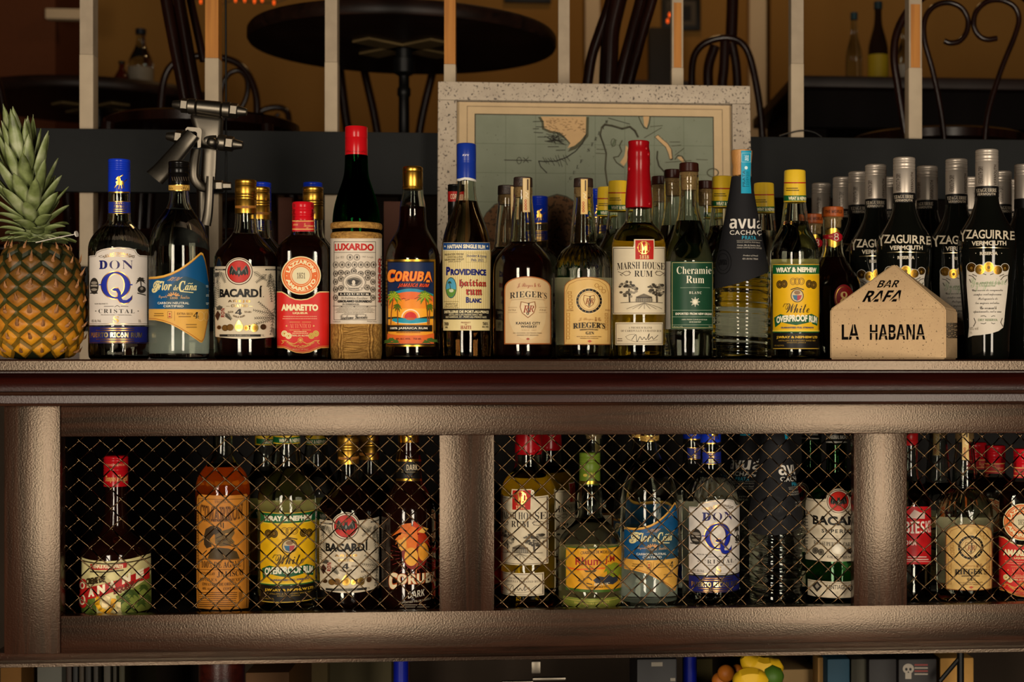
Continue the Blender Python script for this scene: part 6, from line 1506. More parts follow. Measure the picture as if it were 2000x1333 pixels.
    P_([(1322, 308), (1330, 306), (1337, 316), (1333, 318)], LD); p.line([(1318, 312), (1324, 304), (1332, 306), (1340, 318)], 2, SH)
    p.lines([[(1258, 270), (1292, 250)], [(1318, 304), (1336, 290)], [(1300, 318), (1350, 314)], [(1360, 312), (1382, 313)], [(1270, 248), (1294, 246)], [(1308, 278), (1328, 278)], [(1312, 286), (1330, 284)], [(1165, 292), (1185, 293)], [(1164, 300), (1184, 301)]], 1.2, '#4a4632'); p.ring(1392, 338, 12, 9, 2, SH, 18)
    cu = [(932, 470), (938, 440), (950, 418), (966, 402), (985, 396), (1010, 400), (1040, 396), (1068, 388), (1088, 382), (1106, 386), (1126, 398), (1160, 420), (1200, 450), (1240, 480), (1260, 520), (940, 520)]
    P_([(x, y - 3) for x, y in cu], SH); P_(cu, speckled('rough_land', '#6a4a2c', '#57391f', '#33220f', 200, .8, .55, .1)); p.build('map_print', root)
    m = MB(); m.box(L - .001, R_ + .001, -.0095, -.0079, Bz - .001, T_ + .001); m.build('glass_pane', pane_mat(), root)
framed_map()
# ================================================================== the place around the bar
def boxo(name, bx, mat, parent=None, bev=0.0):
    m = MB(); m.box(*bx, bev=bev); return m.build(name, mat, parent, 40 if bev else None)
DARKW = paint('#231815', .8)
YB, XW0, XW1, YFR, ZT = 3.7, -2.6, 3.4, -3.3, 3.9
AMBER = paint('#86602c', .85, scale=3)
PALE = paint('#cbb392', .8, scale=4)
FLOOR = wood('floor_boards', '#2c1a10', '#4a2e1c', 'X', .5, .2, .4)
boxo('floor', (XW0, XW1, YFR, YB, -.05, 0), FLOOR)['kind'] = 'structure'
boxo('floor_raised', (XW0, XW1, .76, YB, ZR - .12, ZR), FLOOR)['kind'] = 'structure'
boxo('wall_platform', (XW0, XW1, .76, .80, 0, ZR - .121), paint('#2a2016', .8))['kind'] = 'structure'
boxo('ceiling', (XW0, XW1, YFR, YB, ZT, ZT + .05), paint('#3a2c20', .9))['kind'] = 'structure'
boxo('wall_back', (XW0, XW1, YB, YB + .05, 0, ZT), AMBER)['kind'] = 'structure'
boxo('wall_left', (XW0 - .05, XW0, YFR, YB, 0, ZT), paint('#4a2814', .85))['kind'] = 'structure'
boxo('wall_right', (XW1, XW1 + .05, YFR, YB, 0, ZT), paint('#4a2c18', .85))['kind'] = 'structure'
o = boxo('dark_gap_panel', (XW0, XW1, YB - .025, YB, ZR, 1.74), paint('#140b07', .7)); o['kind'] = 'structure'  # dark panel added to blacken the view between the railing boards
def onwall(x0, x1, y0, y1, Y): a, c = at(x0, y1, Y), at(x1, y0, Y); return a.x, c.x, a.z, c.z
for i, (x0, x1) in enumerate(((1143, 1172), (1464, 1497), (1505, 1560))):
    a, c, _, _ = onwall(x0, x1, 0, 100, YB - .06); o = boxo('trim_%d' % (i + 1), (a, c, YB - .06, YB - .001, ZR, ZT - .01), PALE if i < 2 else AMBER, bev=.004); o['kind'] = 'structure'
a, c, z, _ = onwall(110, 195, -200, 240, YB - .5)
# wall with a capped pier at the left of the dining room
boxo('wall_pier', (XW0, onwall(0, 108, 0, 100, YB - .45)[1], YB - .45, YB - .001, ZR, ZT), paint('#5a3018', .85))['kind'] = 'structure'
a, c, z0, z1 = onwall(88, 160, 17, 36, YB - .5); o = boxo('trim_4', (a, c, YB - .5, YB - .452, z0, z1), PALE, bev=.004); o['kind'] = 'structure'

# ---- front wall with two tall windows, behind the viewer
WIN = [(-1.55, -.80), (.85, 1.60)]; WZ0, WZ1 = .03, 2.0
fw = paint('#3a2a1e', .85)
fr = empty('wall_front', (0, YFR, 0)); fr['kind'] = 'structure'
xs = [XW0, WIN[0][0], WIN[0][1], WIN[1][0], WIN[1][1], XW1]
for i in (0, 2, 4): boxo('wall_panel', (xs[i], xs[i + 1], -.06, 0, 0, ZT), fw, fr)
for i in (1, 3): boxo('wall_panel', (xs[i], xs[i + 1], -.06, 0, 0, WZ0), fw, fr); boxo('wall_panel', (xs[i], xs[i + 1], -.06, 0, WZ1, ZT), fw, fr)
for i, (x0, x1) in enumerate(WIN):
    w = empty('window_%d' % (i + 1), (x0, YFR, WZ0)); w['kind'] = 'structure'
    W, H, m = x1 - x0, WZ1 - WZ0, MB()
    for bx in ((0, .05, 0, H), (W - .05, W, 0, H), (.05, W - .05, 0, .05), (.05, W - .05, H - .05, H), (.05, W - .05, H * .62, H * .62 + .035)): m.box(bx[0], bx[1], -.05, .015, bx[2], bx[3])
    m.build('window_frame', paint('#1c1410', .6), w)
    boxo('pane', (.05, W - .05, -.03, -.027, .05, H - .05), pane_mat(), w)
    L = bpy.data.lights.new('window_daylight', 'AREA'); L.shape = 'RECTANGLE'; L.size, L.size_y = W, H; L.energy = WIN_POWER; L.color = WIN_COL
    lo = bpy.data.objects.new('window_daylight', L); lo.location = (x0 + W / 2, YFR - .09, WZ0 + H / 2); lo.rotation_euler = (PI / 2, 0, 0); lo.rotation_euler = (math.radians(90), 0, 0); COL.objects.link(lo)
    # the lamp faces +Y, into the room
    lo.rotation_euler = (math.radians(90), 0, math.radians(180)) if False else (math.radians(-90), 0, math.radians(180))
for nm, loc, e, col, sz in LAMPS:
    L = bpy.data.lights.new(nm, 'AREA'); L.shape = 'DISK'; L.size = sz; L.energy = e; L.color = col
    lo = bpy.data.objects.new(nm, L); lo.location = loc; COL.objects.link(lo)

# ---- railing between the bar and the raised room
YBRD = .64
cream, dull, raw = paint('#b5a48c', .55, noise=.2, scale=25), paint('#a3937e', .7, noise=.3, scale=30), wood('bare_pine', '#9a5f20', '#b87a30', 'Z', .55, .15, 1.2, .3)
CHAR = speckled('charcoal_board', '#101213', '#151718', '#0a0b0c', 300, .75, .75, .1)
zb = [at(900, y, YBRD).z for y in (260, 381, 524, 648)]
for z1, z0, lab in ((zb[0], zb[1], 'wide charcoal painted board across the white posts, upper of two behind the bottles'), (zb[2], zb[3], 'charcoal painted board low behind the bottles, lower of two across the posts')):
    tag(boxo('railing_board', (XW0 + .01, XW1 - .01, YBRD, YBRD + .022, z0, z1), CHAR, None, .002), lab, 'board', 'railing boards')
posts = [(155, 182, 106, None, 'first white railing post from the left, plain painted'), (400, 427, 113, (-5, 113, 0), 'white railing post above the steel press, its upper part bare wood'), (634, 659, 121, None, 'white railing post crossing the left of the round table'), (867, 890, 125, (-60, 125, 0), 'white railing post with bare wood upper part at the map’s left corner'),
         (1090, 1113, 182, None, 'chipped white railing post above the map’s middle'), (1312, 1335, 132, (5, 131, 2), 'white railing post with bare wood inset over the map’s right half'), (1545, 1570, 124, None, 'white railing post just right of the framed map'), (1775, 1801, 132, (8, 131, 2), 'rightmost white railing post with bare wood inset beside the scroll-backed chair'), (-92, -66, 110, None, ''), (2012, 2038, 110, None, '')]
for a, c, ys, pine, lab in posts:
    if not lab: continue
    x0, x1 = at(a, 150, YBRD + .023).x, at(c, 150, YBRD + .023).x
    r_ = empty('railing_post', ((x0 + x1) / 2, YBRD + .023, ZC)); tag(r_, lab, 'post', 'white railing posts'); h = (x1 - x0) / 2
    zs = at(a, ys, YBRD + .023).z - ZC
    m = MB(); m.box(-h, h, 0, .034, -.02, zs, bev=.0012); m.build('lower_post', cream, r_, 40)
    m = MB(); m.box(-h + .0006, h - .0006, .0006, .034, zs + .0003, ZT - ZC - .06); m.build('upper_post', raw if pine and not pine[2] else dull, r_, 40)
    if pine and pine[2]:
        zt = at(a, pine[0], YBRD + .023).z - ZC; m = MB(); m.box(-h + .004, h - .004, -.0006, .001, zs, zt); m.build('bare_wood_inset', raw, r_)
for x, y0, y1, w, lab in ((560, 388, 560, 26, 'reddish brown board standing behind the railing, beside the amaretto bottle cap'), (776, 396, 560, 48, 'reddish brown board behind the railing, between red capped and gold capped bottles')):
    p = at(x, 500, .72); hw = w * kpx(x, .72) / 2; zt = at(x, y0, .72).z - ZC
    o = boxo('wooden_board', (-hw, hw, 0, .02, -ZC, zt), paint('#4a2412', .6)); o.location = (p.x, .70, ZC); tag(o, lab, 'board')
m = MB(); c0 = at(1570, 268, .66)
m.tube(spline([at(1522, 266, .655) - c0, at(1545, 259, .655) - c0, at(1568, 255, .655) - c0, at(1590, 259, .655) - c0, at(1605, 268, .655) - c0], 6), .0014, 6)
o = m.build('loose_wire', paint('#0c0b0a', .5), None, 60); o.location = c0; tag(o, 'thin black wire looping over the upper charcoal board at the foot of a post', 'wire')

# ---- raised dining room: tables and bentwood chairs
BENT = wood('bentwood', '#120705', '#200d08', 'Z', .22, .05, 1, .3)
TOPW = wood('table_wood', '#120a07', '#26150e', 'X', .45, .1, .5, .2)
IRON = paint('#0b0b0b', .4)
def round_table(px, Y, R, zu, lab, foot=True):
    p = at(px, HY, Y); t = empty('round_table', (p.x, Y, ZR)); tag(t, lab, 'table'); h = zu - ZR
    m = MB(); m.lathe([(R - .004, h), (R, h + .006), (R, h + .026), (R - .006, h + .034), (.001, h + .034)][::1], 72); m.build('table_top', TOPW, t, 40)
    m = MB(); m.lathe([(.020, .03), (.020, .12), (.022, .13), (.022, .14), (.014, .15), (.0135, h - .30), (.017, h - .295), (.0185, h - .28), (.017, h - .265), (.0135, h - .26), (.0125, h - .12), (.016, h - .115), (.016, h - .10), (.0125, h - .095), (.0125, h - .07), (.026, h - .062), (.027, h - .03), (.02, h - .028), (.02, h - .0008)], 28); m.build('pedestal', IRON, t, 40)
    m = MB()
    for i in range(4):
        a = PI / 4 + i * PI / 2; m.tube(spline([(0, 0, .06), (.10 * math.cos(a), .10 * math.sin(a), .05), (.26 * math.cos(a), .26 * math.sin(a), .012)], 5), .014, 8)
    m.build('foot_cross', IRON, t, 60)
    m = MB()
    for i in range(4):
        a = i * PI / 2; m.box(-.011, .011, -.011, .011, 0, .003); V = m.V[-8:]
    for i in range(2):
        a = PI / 4 + i * PI / 2; d = Vector((math.cos(a), math.sin(a), 0)); s_ = Vector((-d.y, d.x, 0))
        P = [d * x + s_ * y for x, y in ((-.13, .03), (.13, .03), (.13, -.03), (-.13, -.03))]
        z0 = Vector((0, 0, h - .006)); z1 = Vector((0, 0, h - .0006)); m.add([v + z0 for v in P] + [v + z1 for v in P], [[3, 2, 1, 0], [4, 5, 6, 7], [0, 1, 5, 4], [1, 2, 6, 5], [2, 3, 7, 6], [3, 0, 4, 7]])
    m.V = m.V[32:]; m.F = [[i - 32 for i in f] for f in m.F[24:]]; m.m = m.m[24:]
    m.build('iron_spider', paint('#6a5838', .6), t)
    return t
round_table(789, 1.48, .362, at(789, 27, 1.48 - .36).z, 'round dark wooden table on an iron pedestal, seen from below, centre of the raised room')
round_table(190, 2.55, .36, at(190, 210, 2.55).z, 'round dark table with two bottles on it at the left of the raised room')
p = at(1775, HY, 2.05); ztb = at(1775, 150, 1.75).z
t = empty('dining_table', (p.x + .12, 2.1, ZR)); tag(t, 'long dark rectangular table behind the scroll-backed chair at the right', 'table'); h = ztb - ZR
boxo('table_top', (-.50, .62, -.35, .40, h - .03, h), TOPW, t, .004); boxo('apron', (-.46, .58, -.31, .36, h - .13, h - .0305), paint('#0a0504', .7, spec=.08), t, .003)
for sx in (-.43, .53):
    for sy in (-.27, .32): boxo('leg', (sx - .03, sx + .03, sy - .03, sy + .03, 0, h - .1305), paint('#0a0504', .7, spec=.08), t, .003)

def smallbottle(name, px, ybase, ytop, hw, Y, ztable, mats, lab, cat='bottle', shoulder=.45):
    p = at(px, HY, Y); k = kpx(px, Y); H = (EZ + (HY - ytop) * k) - ztable; R = hw * k
    r_ = empty(name, (p.x, Y, ztable)); tag(r_, lab, cat)
    m = MB(); m.lathe(chaikin([(R * .9, 0), (R, .004), (R, H * shoulder), (R * .9, H * (shoulder + .1)), (R * .45, H * .72), (R * .36, H * .8), (R * .34, H * .93)], 2), 24); m.build('glass_body', mats[0], r_, 50)
    m = MB(); m.lathe([(R * .42, H * .92), (R * .42, H), (.001, H)], 20); m.build('cap', mats[1], r_, 40)
    if mats[2]: m = MB(); m.lathe([(R * 1.02, H * .08), (R * 1.02, H * (shoulder - .04))], 24, caps=False); m.build('label_band', mats[2], r_, 60)
    return r_
zl = at(190, 210, 2.55).z + .034
smallbottle('sauce_bottle', 238, 200, 120, 15, 2.5, zl, (paint('#3a1208', .2), paint('#0a0a0a', .4), None), 'small red-brown sauce bottle on the round table at the left')
smallbottle('water_bottle', 275, 200, 57, 24, 2.52, zl, (glassmat('clear_glass2', '#e8ece8'), paint('#10141c', .4), paint('#6d6558', .6)), 'tall clear bottle with dark cap on the left round table')
zr = ztb
smallbottle('water_bottle', 1668, 150, 25, 17, 2.15, zr, (glassmat('clear_glass2'), paint('#1c3238', .4), None), 'clear bottle with dark teal cap at the far left of the long dark table')
smallbottle('beer_bottle', 1715, 150, 4, 20, 2.0, zr, (paint('#1c100a', .15), paint('#14262c', .4), paint('#8a7410', .6)), 'dark bottle with yellow label on the long dark table')
smallbottle('water_bottle', 1766, 150, 40, 17, 2.05, zr, (glassmat('clear_glass2'), paint('#3a3a38', .4), paint('#7d766c', .6)), 'clear bottle with pale label, beside the rightmost railing post on the long table')
for x, y, r0 in ((1648, 142, 8), ):
    p = at(x, HY, 1.95); m = MB(); m.lathe([(.012, 0), (.017, .004), (.017, .02), (.012, .026), (.001, .026)], 20); o = m.build('salt_shaker', glassmat('clear_glass2'), None, 50); o.location = (p.x, 1.95, zr); tag(o, 'tiny clear glass shaker on the long dark table', 'shaker')

def chair(lab, px, Y, seat_y, hoops, turn=0, seatR=.2, legs=True):
    """bentwood chair: back members given as paths in the photograph at depth Y (+dy)"""
    p = at(px, HY, Y); r_ = empty('bentwood_chair', (p.x, Y, ZR)); tag(r_, lab, 'chair'); o0 = Vector((p.x, Y, ZR)); k = kpx(px, Y)
    for nm, pts, rad in hoops:
        P = spline([at(q[0], q[1], Y + (q[2] if len(q) > 2 else 0)) - o0 for q in pts], 8)
        m = MB(); m.tube(P, rad * k, 10); m.build(nm, BENT, r_, 60)
    zs = .46; fy = -seatR if seat_y < 0 else seatR
    m = MB(); m.lathe([(seatR - .015, zs - .022), (seatR, zs - .018), (seatR, zs), (seatR - .012, zs + .006), (.001, zs + .003)], 36, loc=(0, fy, 0)); m.build('seat', BENT, r_, 50)
    for sx in (-1, 1):
        for sy in (-1, 1):
            m = MB(); m.tube(spline([(sx * seatR * .78, fy + sy * seatR * .72, zs - .02), (sx * seatR * .86, fy + sy * seatR * .8, .2), (sx * seatR * 1.02, fy + sy * seatR * .98, 0)], 5), .0145, 10); m.build('leg', BENT, r_, 60)
    m = MB(); m.tube([(seatR * .72 * math.cos(a), fy + seatR * .72 * math.sin(a), .22) for a in [2 * PI * i / 24 for i in range(25)]], .010, 8, cap=False); m.build('leg_ring', BENT, r_, 60)
    return r_
chair('bentwood chair with heart-shaped double scroll back in front of the long dark table', 1880, 1.0, 1, [
    ('back_hoop', [(1772, 285), (1764, 235), (1754, 170), (1746, 110), (1753, 60), (1780, 14), (1830, -22), (1890, -34), (1950, -28), (2002, -4), (2030, 40), (2036, 100), (2022, 180), (2008, 285)], 8),
    ('back_scroll', [(1846, 290), (1838, 220), (1822, 140), (1806, 80), (1806, 40), (1822, 14), (1850, 5), (1876, 14), (1890, 36), (1888, 62), (1874, 80), (1856, 84), (1844, 80)], 5.5),
    ('back_scroll', [(1922, 290), (1930, 220), (1954, 140), (1982, 70), (1990, 36), (1980, 12), (1954, 0), (1926, 4), (1906, 24), (1902, 50), (1912, 70), (1928, 77), (1947, 75)], 5.5)])
chair('bentwood chair with leaning back rails right of the centre railing post, above the map', 1215, .95, 1, [
    ('back_hoop', [(1146, 172), (1156, 110), (1172, 60), (1186, 20), (1205, -40), (1235, -90), (1275, -110)], 10),
    ('back_rail', [(1187, 172), (1190, 110), (1193, 60), (1204, 10), (1222, -60)], 18),
    ('back_rail', [(1208, 172), (1220, 120), (1236, 60), (1252, 0), (1265, -60)], 12),
    ('back_hoop', [(1226, 172), (1240, 120), (1256, 60), (1274, 0), (1288, -60), (1282, -110)], 10)])
chair('dark hoop-backed bentwood chair with solid splats, right end of the map', 1420, 1.35, 1, [
    ('back_hoop', [(1356, 300), (1352, 200), (1352, 130), (1362, 98), (1386, 80), (1420, 74), (1448, 84), (1464, 110), (1476, 160), (1485, 220), (1491, 300)], 7),
    ('back_splat', [(1390, 290), (1384, 180), (1384, 130), (1396, 90)], 10), ('back_splat', [(1412, 290), (1410, 180), (1414, 130), (1416, 82)], 10), ('back_splat', [(1436, 290), (1440, 190), (1438, 130), (1430, 84)], 9),
    ('finial_post', [(1428, 76, .05), (1430, 30, .05), (1432, -40, .05)], 12)])
chair('bentwood chair with two long curved uprights, left of the bare-topped post over the press', 355, .9, 1, [
    ('back_rail', [(366, 215), (354, 150), (338, 70), (325, 0), (316, -60)], 12), ('back_rail', [(388, 215), (376, 150), (362, 70), (350, 0), (342, -60)], 12), ('back_hoop', [(398, 120, .05), (385, 60, .05), (372, 0, .05), (362, -50, .05)], 8)])
chair('dark bentwood chair with double hoop back, behind the steel press bolts', 405, 1.9, 1, [
    ('back_hoop', [(313, 290), (314, 210), (322, 150), (345, 120), (380, 110), (430, 112), (470, 128), (494, 165), (502, 215), (490, 290)], 7),
    ('back_hoop', [(428, 250), (432, 180), (444, 148), (466, 138), (482, 154), (482, 186), (468, 215), (450, 222)], 5)])
chair('small dark chair back low behind the railing, between press and third post', 535, 2.6, 1, [
    ('back_hoop', [(498, 290), (500, 240), (510, 218), (535, 210), (556, 214), (564, 232), (564, 290)], 6), ('back_rail', [(512, 290), (524, 246), (545, 222)], 4), ('back_rail', [(550, 290), (536, 246), (516, 226)], 4)])
chair('dark chair back with three splayed rails beyond the round table', 745, 1.95, 1, [
    ('back_rail', [(684, 290), (674, 220), (664, 140), (655, 60)], 9), ('back_rail', [(742, 290), (730, 220), (712, 140), (695, 60)], 8), ('back_rail', [(814, 290), (826, 220), (845, 140), (862, 60)], 8)])
chair('dark chair mostly outside the photo’s left edge, beside the pineapple crown', -22, 1.4, 1, [
    ('back_hoop', [(15, 290), (8, 220), (-4, 160), (-25, 130)], 7), ('back_hoop', [(-60, 290), (-56, 200), (-48, 150), (-25, 130)], 7)])

# ---- things on the dining room walls
def picture(x0, y0, x1, y1, lab, art=True):
    Y = YB - .02; a, c, z0, z1 = onwall(x0, x1, y0, y1, Y); r_ = empty('wall_picture', ((a + c) / 2, YB - .001, z0)); tag(r_, lab, 'picture'); hw, H = (c - a) / 2, z1 - z0
    boxo('frame', (-hw, hw, -.025, 0, 0, H), paint('#0c0a08', .5), r_, .003); boxo('mat_board', (-hw * .76, hw * .76, -.0275, -.0251, H * .13, H * .87), paint('#4a4238', .8), r_)
    boxo('print', (-hw * .5, hw * .5, -.029, -.0276, H * .27, H * .73), paint('#14110e', .6), r_)
picture(1292, -5, 1368, 58, 'small black framed picture with pale mat on the amber wall behind a post')
picture(985, -95, 1076, 4, 'black framed picture whose bottom edge just shows at the top, right of the round table')
p = at(1290, HY, YB - .3)
o = boxo('wooden_lantern', (-.045, .045, -.04, .04, 0, .2), paint('#1c1610', .6), None, .006); 
tb = empty('side_shelf', (p.x, YB - .28, at(1290, 165, YB - .3).z - .02)); tag(tb, 'small dark shelf on the amber wall carrying a dim box, over the map', 'shelf'); boxo('shelf_board', (-.16, .12, -.1, .278, 0, .02), TOPW, tb)
o.location = (p.x, YB - .3, tb.location.z + .02); tag(o, 'dim dark box on the shelf against the amber wall, left of a bare wood inset', 'box')
EM, nt_, b_ = newmat('orange_bulb'); setp(b_, col=lin('#8a2a08'), em=lin('#ff5a14'), ems=1.2)
def string(pts, lab, bulbs):
    Y = 2.9; o0 = at(pts[0][0], pts[0][1], Y); r_ = empty('string_light', o0); tag(r_, lab, 'string lights')
    m = MB(); m.tube(spline([at(x, y, Y) - o0 for x, y in pts], 6), .0015, 5); m.build('wire', paint('#0c0b0a', .5), r_)
    for x, y in bulbs:
        c = at(x, y, Y) - o0; m = MB(); m.lathe([(.001, -.008), (.0035, -.004), (.004, .002), (.0025, .006), (.001, .008)], 10, loc=tuple(c)); m.build('bulb', EM, r_, 60)
string([(370, -8), (393, 4), (430, 8), (460, 0), (490, 4), (535, 5), (570, -6)], 'string of tiny orange lights at the top, between press post and round table', [(392, 3), (430, 5), (430, 20), (460, 0), (478, 0), (497, 2), (512, 0), (535, 5)])
string([(1318, -10), (1306, 20), (1304, 45)], 'two tiny orange lights hanging by the small framed picture', [(1308, 29), (1304, 41)])

# ---- what stands on the floor under the bar
def under(name, x0, x1, ytop, Y, dy, mat, lab, cat, parts=None, bev=.003):
    a, c, zt = at(x0, 1320, Y).x, at(x1, 1320, Y).x, at((x0 + x1) / 2, ytop, Y).z
    o = boxo(name, (-(c - a) / 2, (c - a) / 2, 0, dy, 0, zt), mat, None, bev); o.location = ((a + c) / 2, Y, 0); tag(o, lab, cat); return o
under('paper_sack', 0, 42, 1290, .30, .1, paint('#5a3c14', .8), 'brown paper sack under the counter at the far left', 'sack')
under('white_board', 42, 54, 1290, .42, .05, paint('#5a5a52', .8), 'narrow grey board under the bar beside the brown sack', 'board')
under('storage_bin', 72, 121, 1290, .34, .25, paint('#4a4a44', .7), 'grey storage bin under the bar near the left end', 'bin')
for i, (x0, x1, c) in enumerate(((128, 140, '#241810'), (142, 152, '#1c1c1c'), (154, 164, '#2a2216'), (166, 178, '#181510'), (182, 192, '#26221c'), (202, 216, '#3a362e'), (220, 228, '#2c281e'), (232, 244, '#33301f'))):
    under('binder', x0, x1, 1292, .36, .22, paint(c, .6), 'dark file binder standing in a row under the bar, left of the cabinet leg', 'binder')['group'] = 'dark binders under the bar'
under('wooden_crate', 479, 565, 1314, .2, .25, paint('#4a3014', .7), 'wooden crate with grey rim under the bar, right of the cabinet leg', 'crate')
under('cardboard_sheet', 570, 640, 1288, .45, .04, paint('#4c4026', .8), 'tan cardboard panel leaning under the bar', 'cardboard'); under('cardboard_sheet', 642, 765, 1288, .48, .05, paint('#3c3622', .8), 'wide olive cardboard panel under the bar', 'cardboard')
p = at(783, 1320, .3)
m = MB(); m.lathe([(.012, 0), (.012, zu - .02)], 14); o = m.build('blue_pole', paint('#0c1a8a', .4), None, 40); o.location = (p.x, .3, 0); tag(o, 'bright blue pole under the bar, left one, next to the tan panels', 'pole', 'blue poles under the bar')
p = at(1347, 1320, .3); o2 = o.copy(); COL.objects.link(o2); o2.location = (p.x, .3, 0); o2['label'] = 'bright blue pole under the bar, right one, next to the black machine'
def machine():
    p = at(1060, 1320, .25); t = empty('coffee_machine', (p.x, .25, 0)); tag(t, 'black appliance with bright chrome trims under the middle of the bar', 'appliance'); k = kpx(1060, .25)
    boxo('housing', (-165 * k, 165 * k, 0, .3, 0, .42), paint('#0c0c0c', .35), t, .01)
    for x0, x1, y0, y1 in ((-22, -4, 1290, 1314), (-20, 45, 1322, 1328), (-80, -18, 1328, 1340)):
        boxo('chrome_trim', (x0 * k, x1 * k, -.012, -.0004, at(1060, y1, .25).z, at(1060, y0, .25).z), STEEL, t, .002)
machine()
s_ = under('control_box', 1244, 1322, 1288, .22, .2, paint('#1c1c1e', .5), 'dark grey box with small white label under the bar', 'box'); k = kpx(1283, .22)
for x, y, w, h in ((1283, 1298, 11, 4), (1314, 1328, 5, 3)): pp = at(x, y, .22); mm = boxo('paper_label', (pp.x - s_.location.x - w * k, pp.x - s_.location.x + w * k, -.0012, -.0003, pp.z - h * k, pp.z + h * k), paint('#7d776c', .7), s_)
under('cardboard_sheet', 1358, 1392, 1288, .42, .04, paint('#4a4222', .8), 'tan cardboard strip beside the right blue pole under the bar', 'cardboard')
# bananas and oranges in a crate
zc_ = at(1450, 1345, .15).z
cr = empty('fruit_crate', (at(1455, 1320, .2).x, .2, 0)); tag(cr, 'black crate of fruit under the bar below the second grille', 'crate'); k = kpx(1455, .2)
boxo('crate_body', (-68 * k, 60 * k, -.09, .12, 0, zc_ - .022), paint('#12100e', .7), cr, .004)
ORG = speckled('orange_peel', '#b8691a', '#a8601a', '#8a4a12', 300, .5, .8, .2)
for i, (x, y, r_) in enumerate(((1418, 1316, 17), (1440, 1312, 14), (1406, 1330, 16), (1462, 1321, 13))):
    Y = .15 + .02 * i; p = at(x, y, Y); bm = bmesh.new(); bmesh.ops.create_icosphere(bm, subdivisions=3, radius=r_ * kpx(x, Y)); m = MB(); m.add([v.co.copy() for v in bm.verts], [[v.index for v in f.verts] for f in bm.faces]); bm.free()
    o = m.build('orange', ORG, None, 80); o.location = p; tag(o, 'orange in the fruit pile under the bar', 'orange', 'oranges under the bar')
BAN = paint('#c8a018', .5)
def banana(pts, lab):
    o0 = at(*pts[1]); P = spline([at(*q) - o0 for q in pts], 6); n = len(P); m = MB(); m.tube(P, [(.004 + .014 * math.sin(PI * min(max((i + .8) / (n + .6), 0), 1)) ** .6) for i in range(n)], 7)
    o = m.build('banana', BAN, None, 50); o.location = o0; tag(o, lab, 'banana', 'bananas under the bar'); return o
banana([(1452, 1283, .1), (1466, 1298, .1), (1488, 1308, .1), (1512, 1304, .1), (1526, 1296, .1)], 'upper banana, curving up at both ends, under the bar')
banana([(1436, 1340, .08), (1452, 1330, .08), (1476, 1328, .08), (1498, 1334, .08)], 'lower banana at the photo’s bottom edge under the bar')
p = at(1508, 1322, .09); m = MB(); m.lathe([(.001, -.016), (.014, -.012), (.019, 0), (.013, .013), (.003, .018)], 18, axis='X'); o = m.build('lime', paint('#3a5a18', .5), None, 60); o.location = p; tag(o, 'small green lime beside the lower banana under the bar', 'lime')
under('wooden_shelf', 1528, 1595, 1308, .35, .2, paint('#8a7048', .7), 'pale edged shelf unit under the bar right of the bananas', 'shelf'); under('wooden_post', 1597, 1611, 1285, .3, .05, paint('#a07a44', .7), 'tan wooden upright under the bar beside the shelf unit', 'post')
under('carton', 1616, 1660, 1288, .26, .15, paint('#14384a', .6), 'teal and white carton under the bar', 'carton'); under('grey_bottle_box', 1662, 1694, 1288, .32, .15, paint('#3c3a30', .7), 'grey-green box beside the teal carton under the bar', 'box'); under('black_case', 1697, 1752, 1288, .3, .2, paint('#141112', .5), 'black case under the bar next to the grey-green box', 'case')
s_ = under('sticker_case', 1755, 1830, 1288, .29, .2, paint('#1a1616', .5), 'black case with a white skull sticker under the bar', 'case'); k = kpx(1775, .29)
bpy.context.view_layer.update(); pr_ = Print(PlaneSurf((0, 0, 0), (1, 0, 0), (0, 0, 1), s_.matrix_world.copy()), .0004)
pr_.e(1774, 1307, 11, 10, '#9a9184', 24); pr_.r(1768, 1312, 1780, 1327, '#9a9184', 2); pr_.e(1770, 1308, 2.6, 3, '#0c0a0a', 10); pr_.e(1778, 1308, 2.6, 3, '#0c0a0a', 10); pr_.poly([(1772, 1315), (1774, 1311), (1776, 1315)], '#0c0a0a')
for i in range(4): pr_.r(1786, 1298 + i * 6, 1812, 1301 + i * 6, '#7d2a24' if i % 2 == 0 else '#8d8478', 1)
pr_.build('sticker', s_)
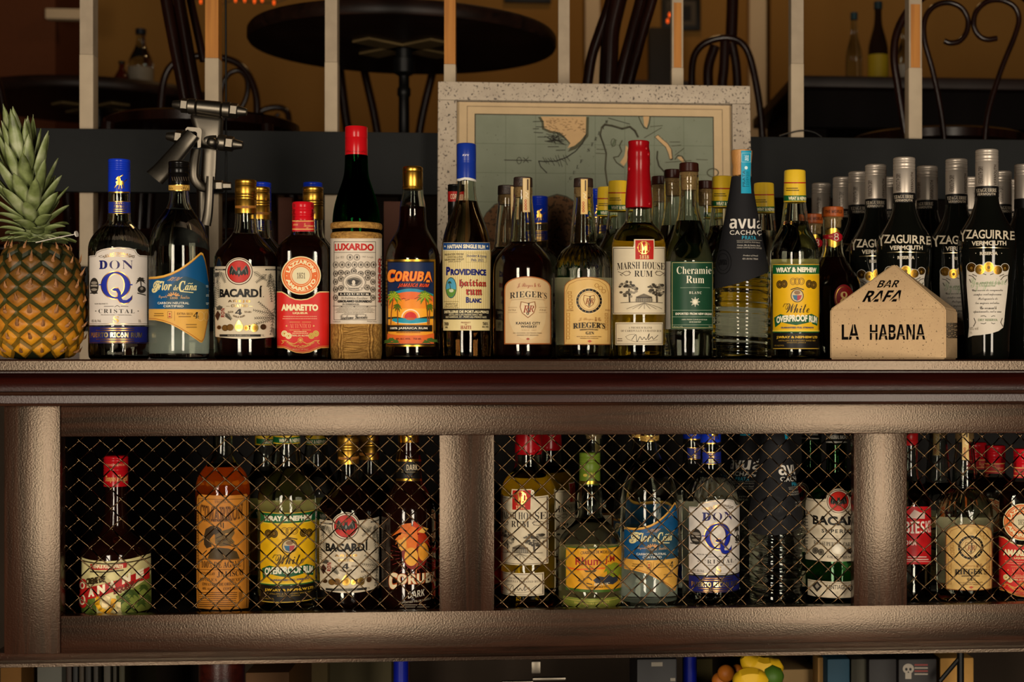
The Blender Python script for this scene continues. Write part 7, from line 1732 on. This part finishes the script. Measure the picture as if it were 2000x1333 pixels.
under('cardboard_box', 1836, 1902, 1286, .4, .2, paint('#b08444', .8), 'tan cardboard box under the bar near the right edge', 'box'); p = at(1876, 1320, .25)
m = MB(); m.tube([(0, 0, 0), (0, 0, zu - .03)], .006, 10); m.tube([(0, 0, zu - .07), (-.035, 0, zu - .11)], .004, 8); o = m.build('black_stand', paint('#0a0a0a', .4), None, 40); o.location = (p.x, .25, 0); tag(o, 'thin black metal stand in front of the tan box under the bar', 'stand')
p = at(1945, 1320, .3); m = MB()
for i in range(5): m.tube([(-.09 + i * .012, 0, .42), (.06 + i * .012, 0, .18)], .0022, 6)
for i in range(7): m.tube([(-.09 + i * .025, 0, .42 - i * .04), (-.042 + i * .025, 0, .42 - i * .04)], .0018, 6)
o = m.build('wire_rack', STEEL, None, 60); o.location = (p.x, .28, 0); tag(o, 'slanting wire rack under the bar at the right edge', 'rack')

# ================================================================== camera, world
cd = bpy.data.cameras.new('camera'); cd.sensor_fit = 'HORIZONTAL'; cd.sensor_width = 36.0; cd.lens = F * 36 / 2000
cd.shift_x = -(PPX - 1000) / 2000; cd.shift_y = (HY - 666.5) / 2000
cd.clip_start = .05; cd.dof.use_dof = True; cd.dof.focus_distance = 2.27; cd.dof.aperture_fstop = 5.6
co = bpy.data.objects.new('camera', cd); co.location = CAM; co.rotation_euler = (PI / 2, 0, -TH); COL.objects.link(co); SC.camera = co
w = bpy.data.worlds.new('world'); w.use_nodes = True; w.node_tree.nodes['Background'].inputs[0].default_value = (.9, .8, .65, 1); w.node_tree.nodes['Background'].inputs[1].default_value = .02; SC.world = w
vs = SC.view_settings; vs.view_transform = 'Standard'; vs.look = 'None'; vs.exposure = 0.0; vs.gamma = 1.0; vs.use_curve_mapping = False
cy = SC.cycles
cy.max_bounces, cy.diffuse_bounces, cy.glossy_bounces, cy.transmission_bounces, cy.transparent_max_bounces = 18, 2, 4, 18, 8
cy.caustics_reflective = False; cy.caustics_refractive = True; cy.sample_clamp_indirect = 4.0
cy.use_denoising = True; cy.use_adaptive_sampling = True; cy.adaptive_threshold = .02
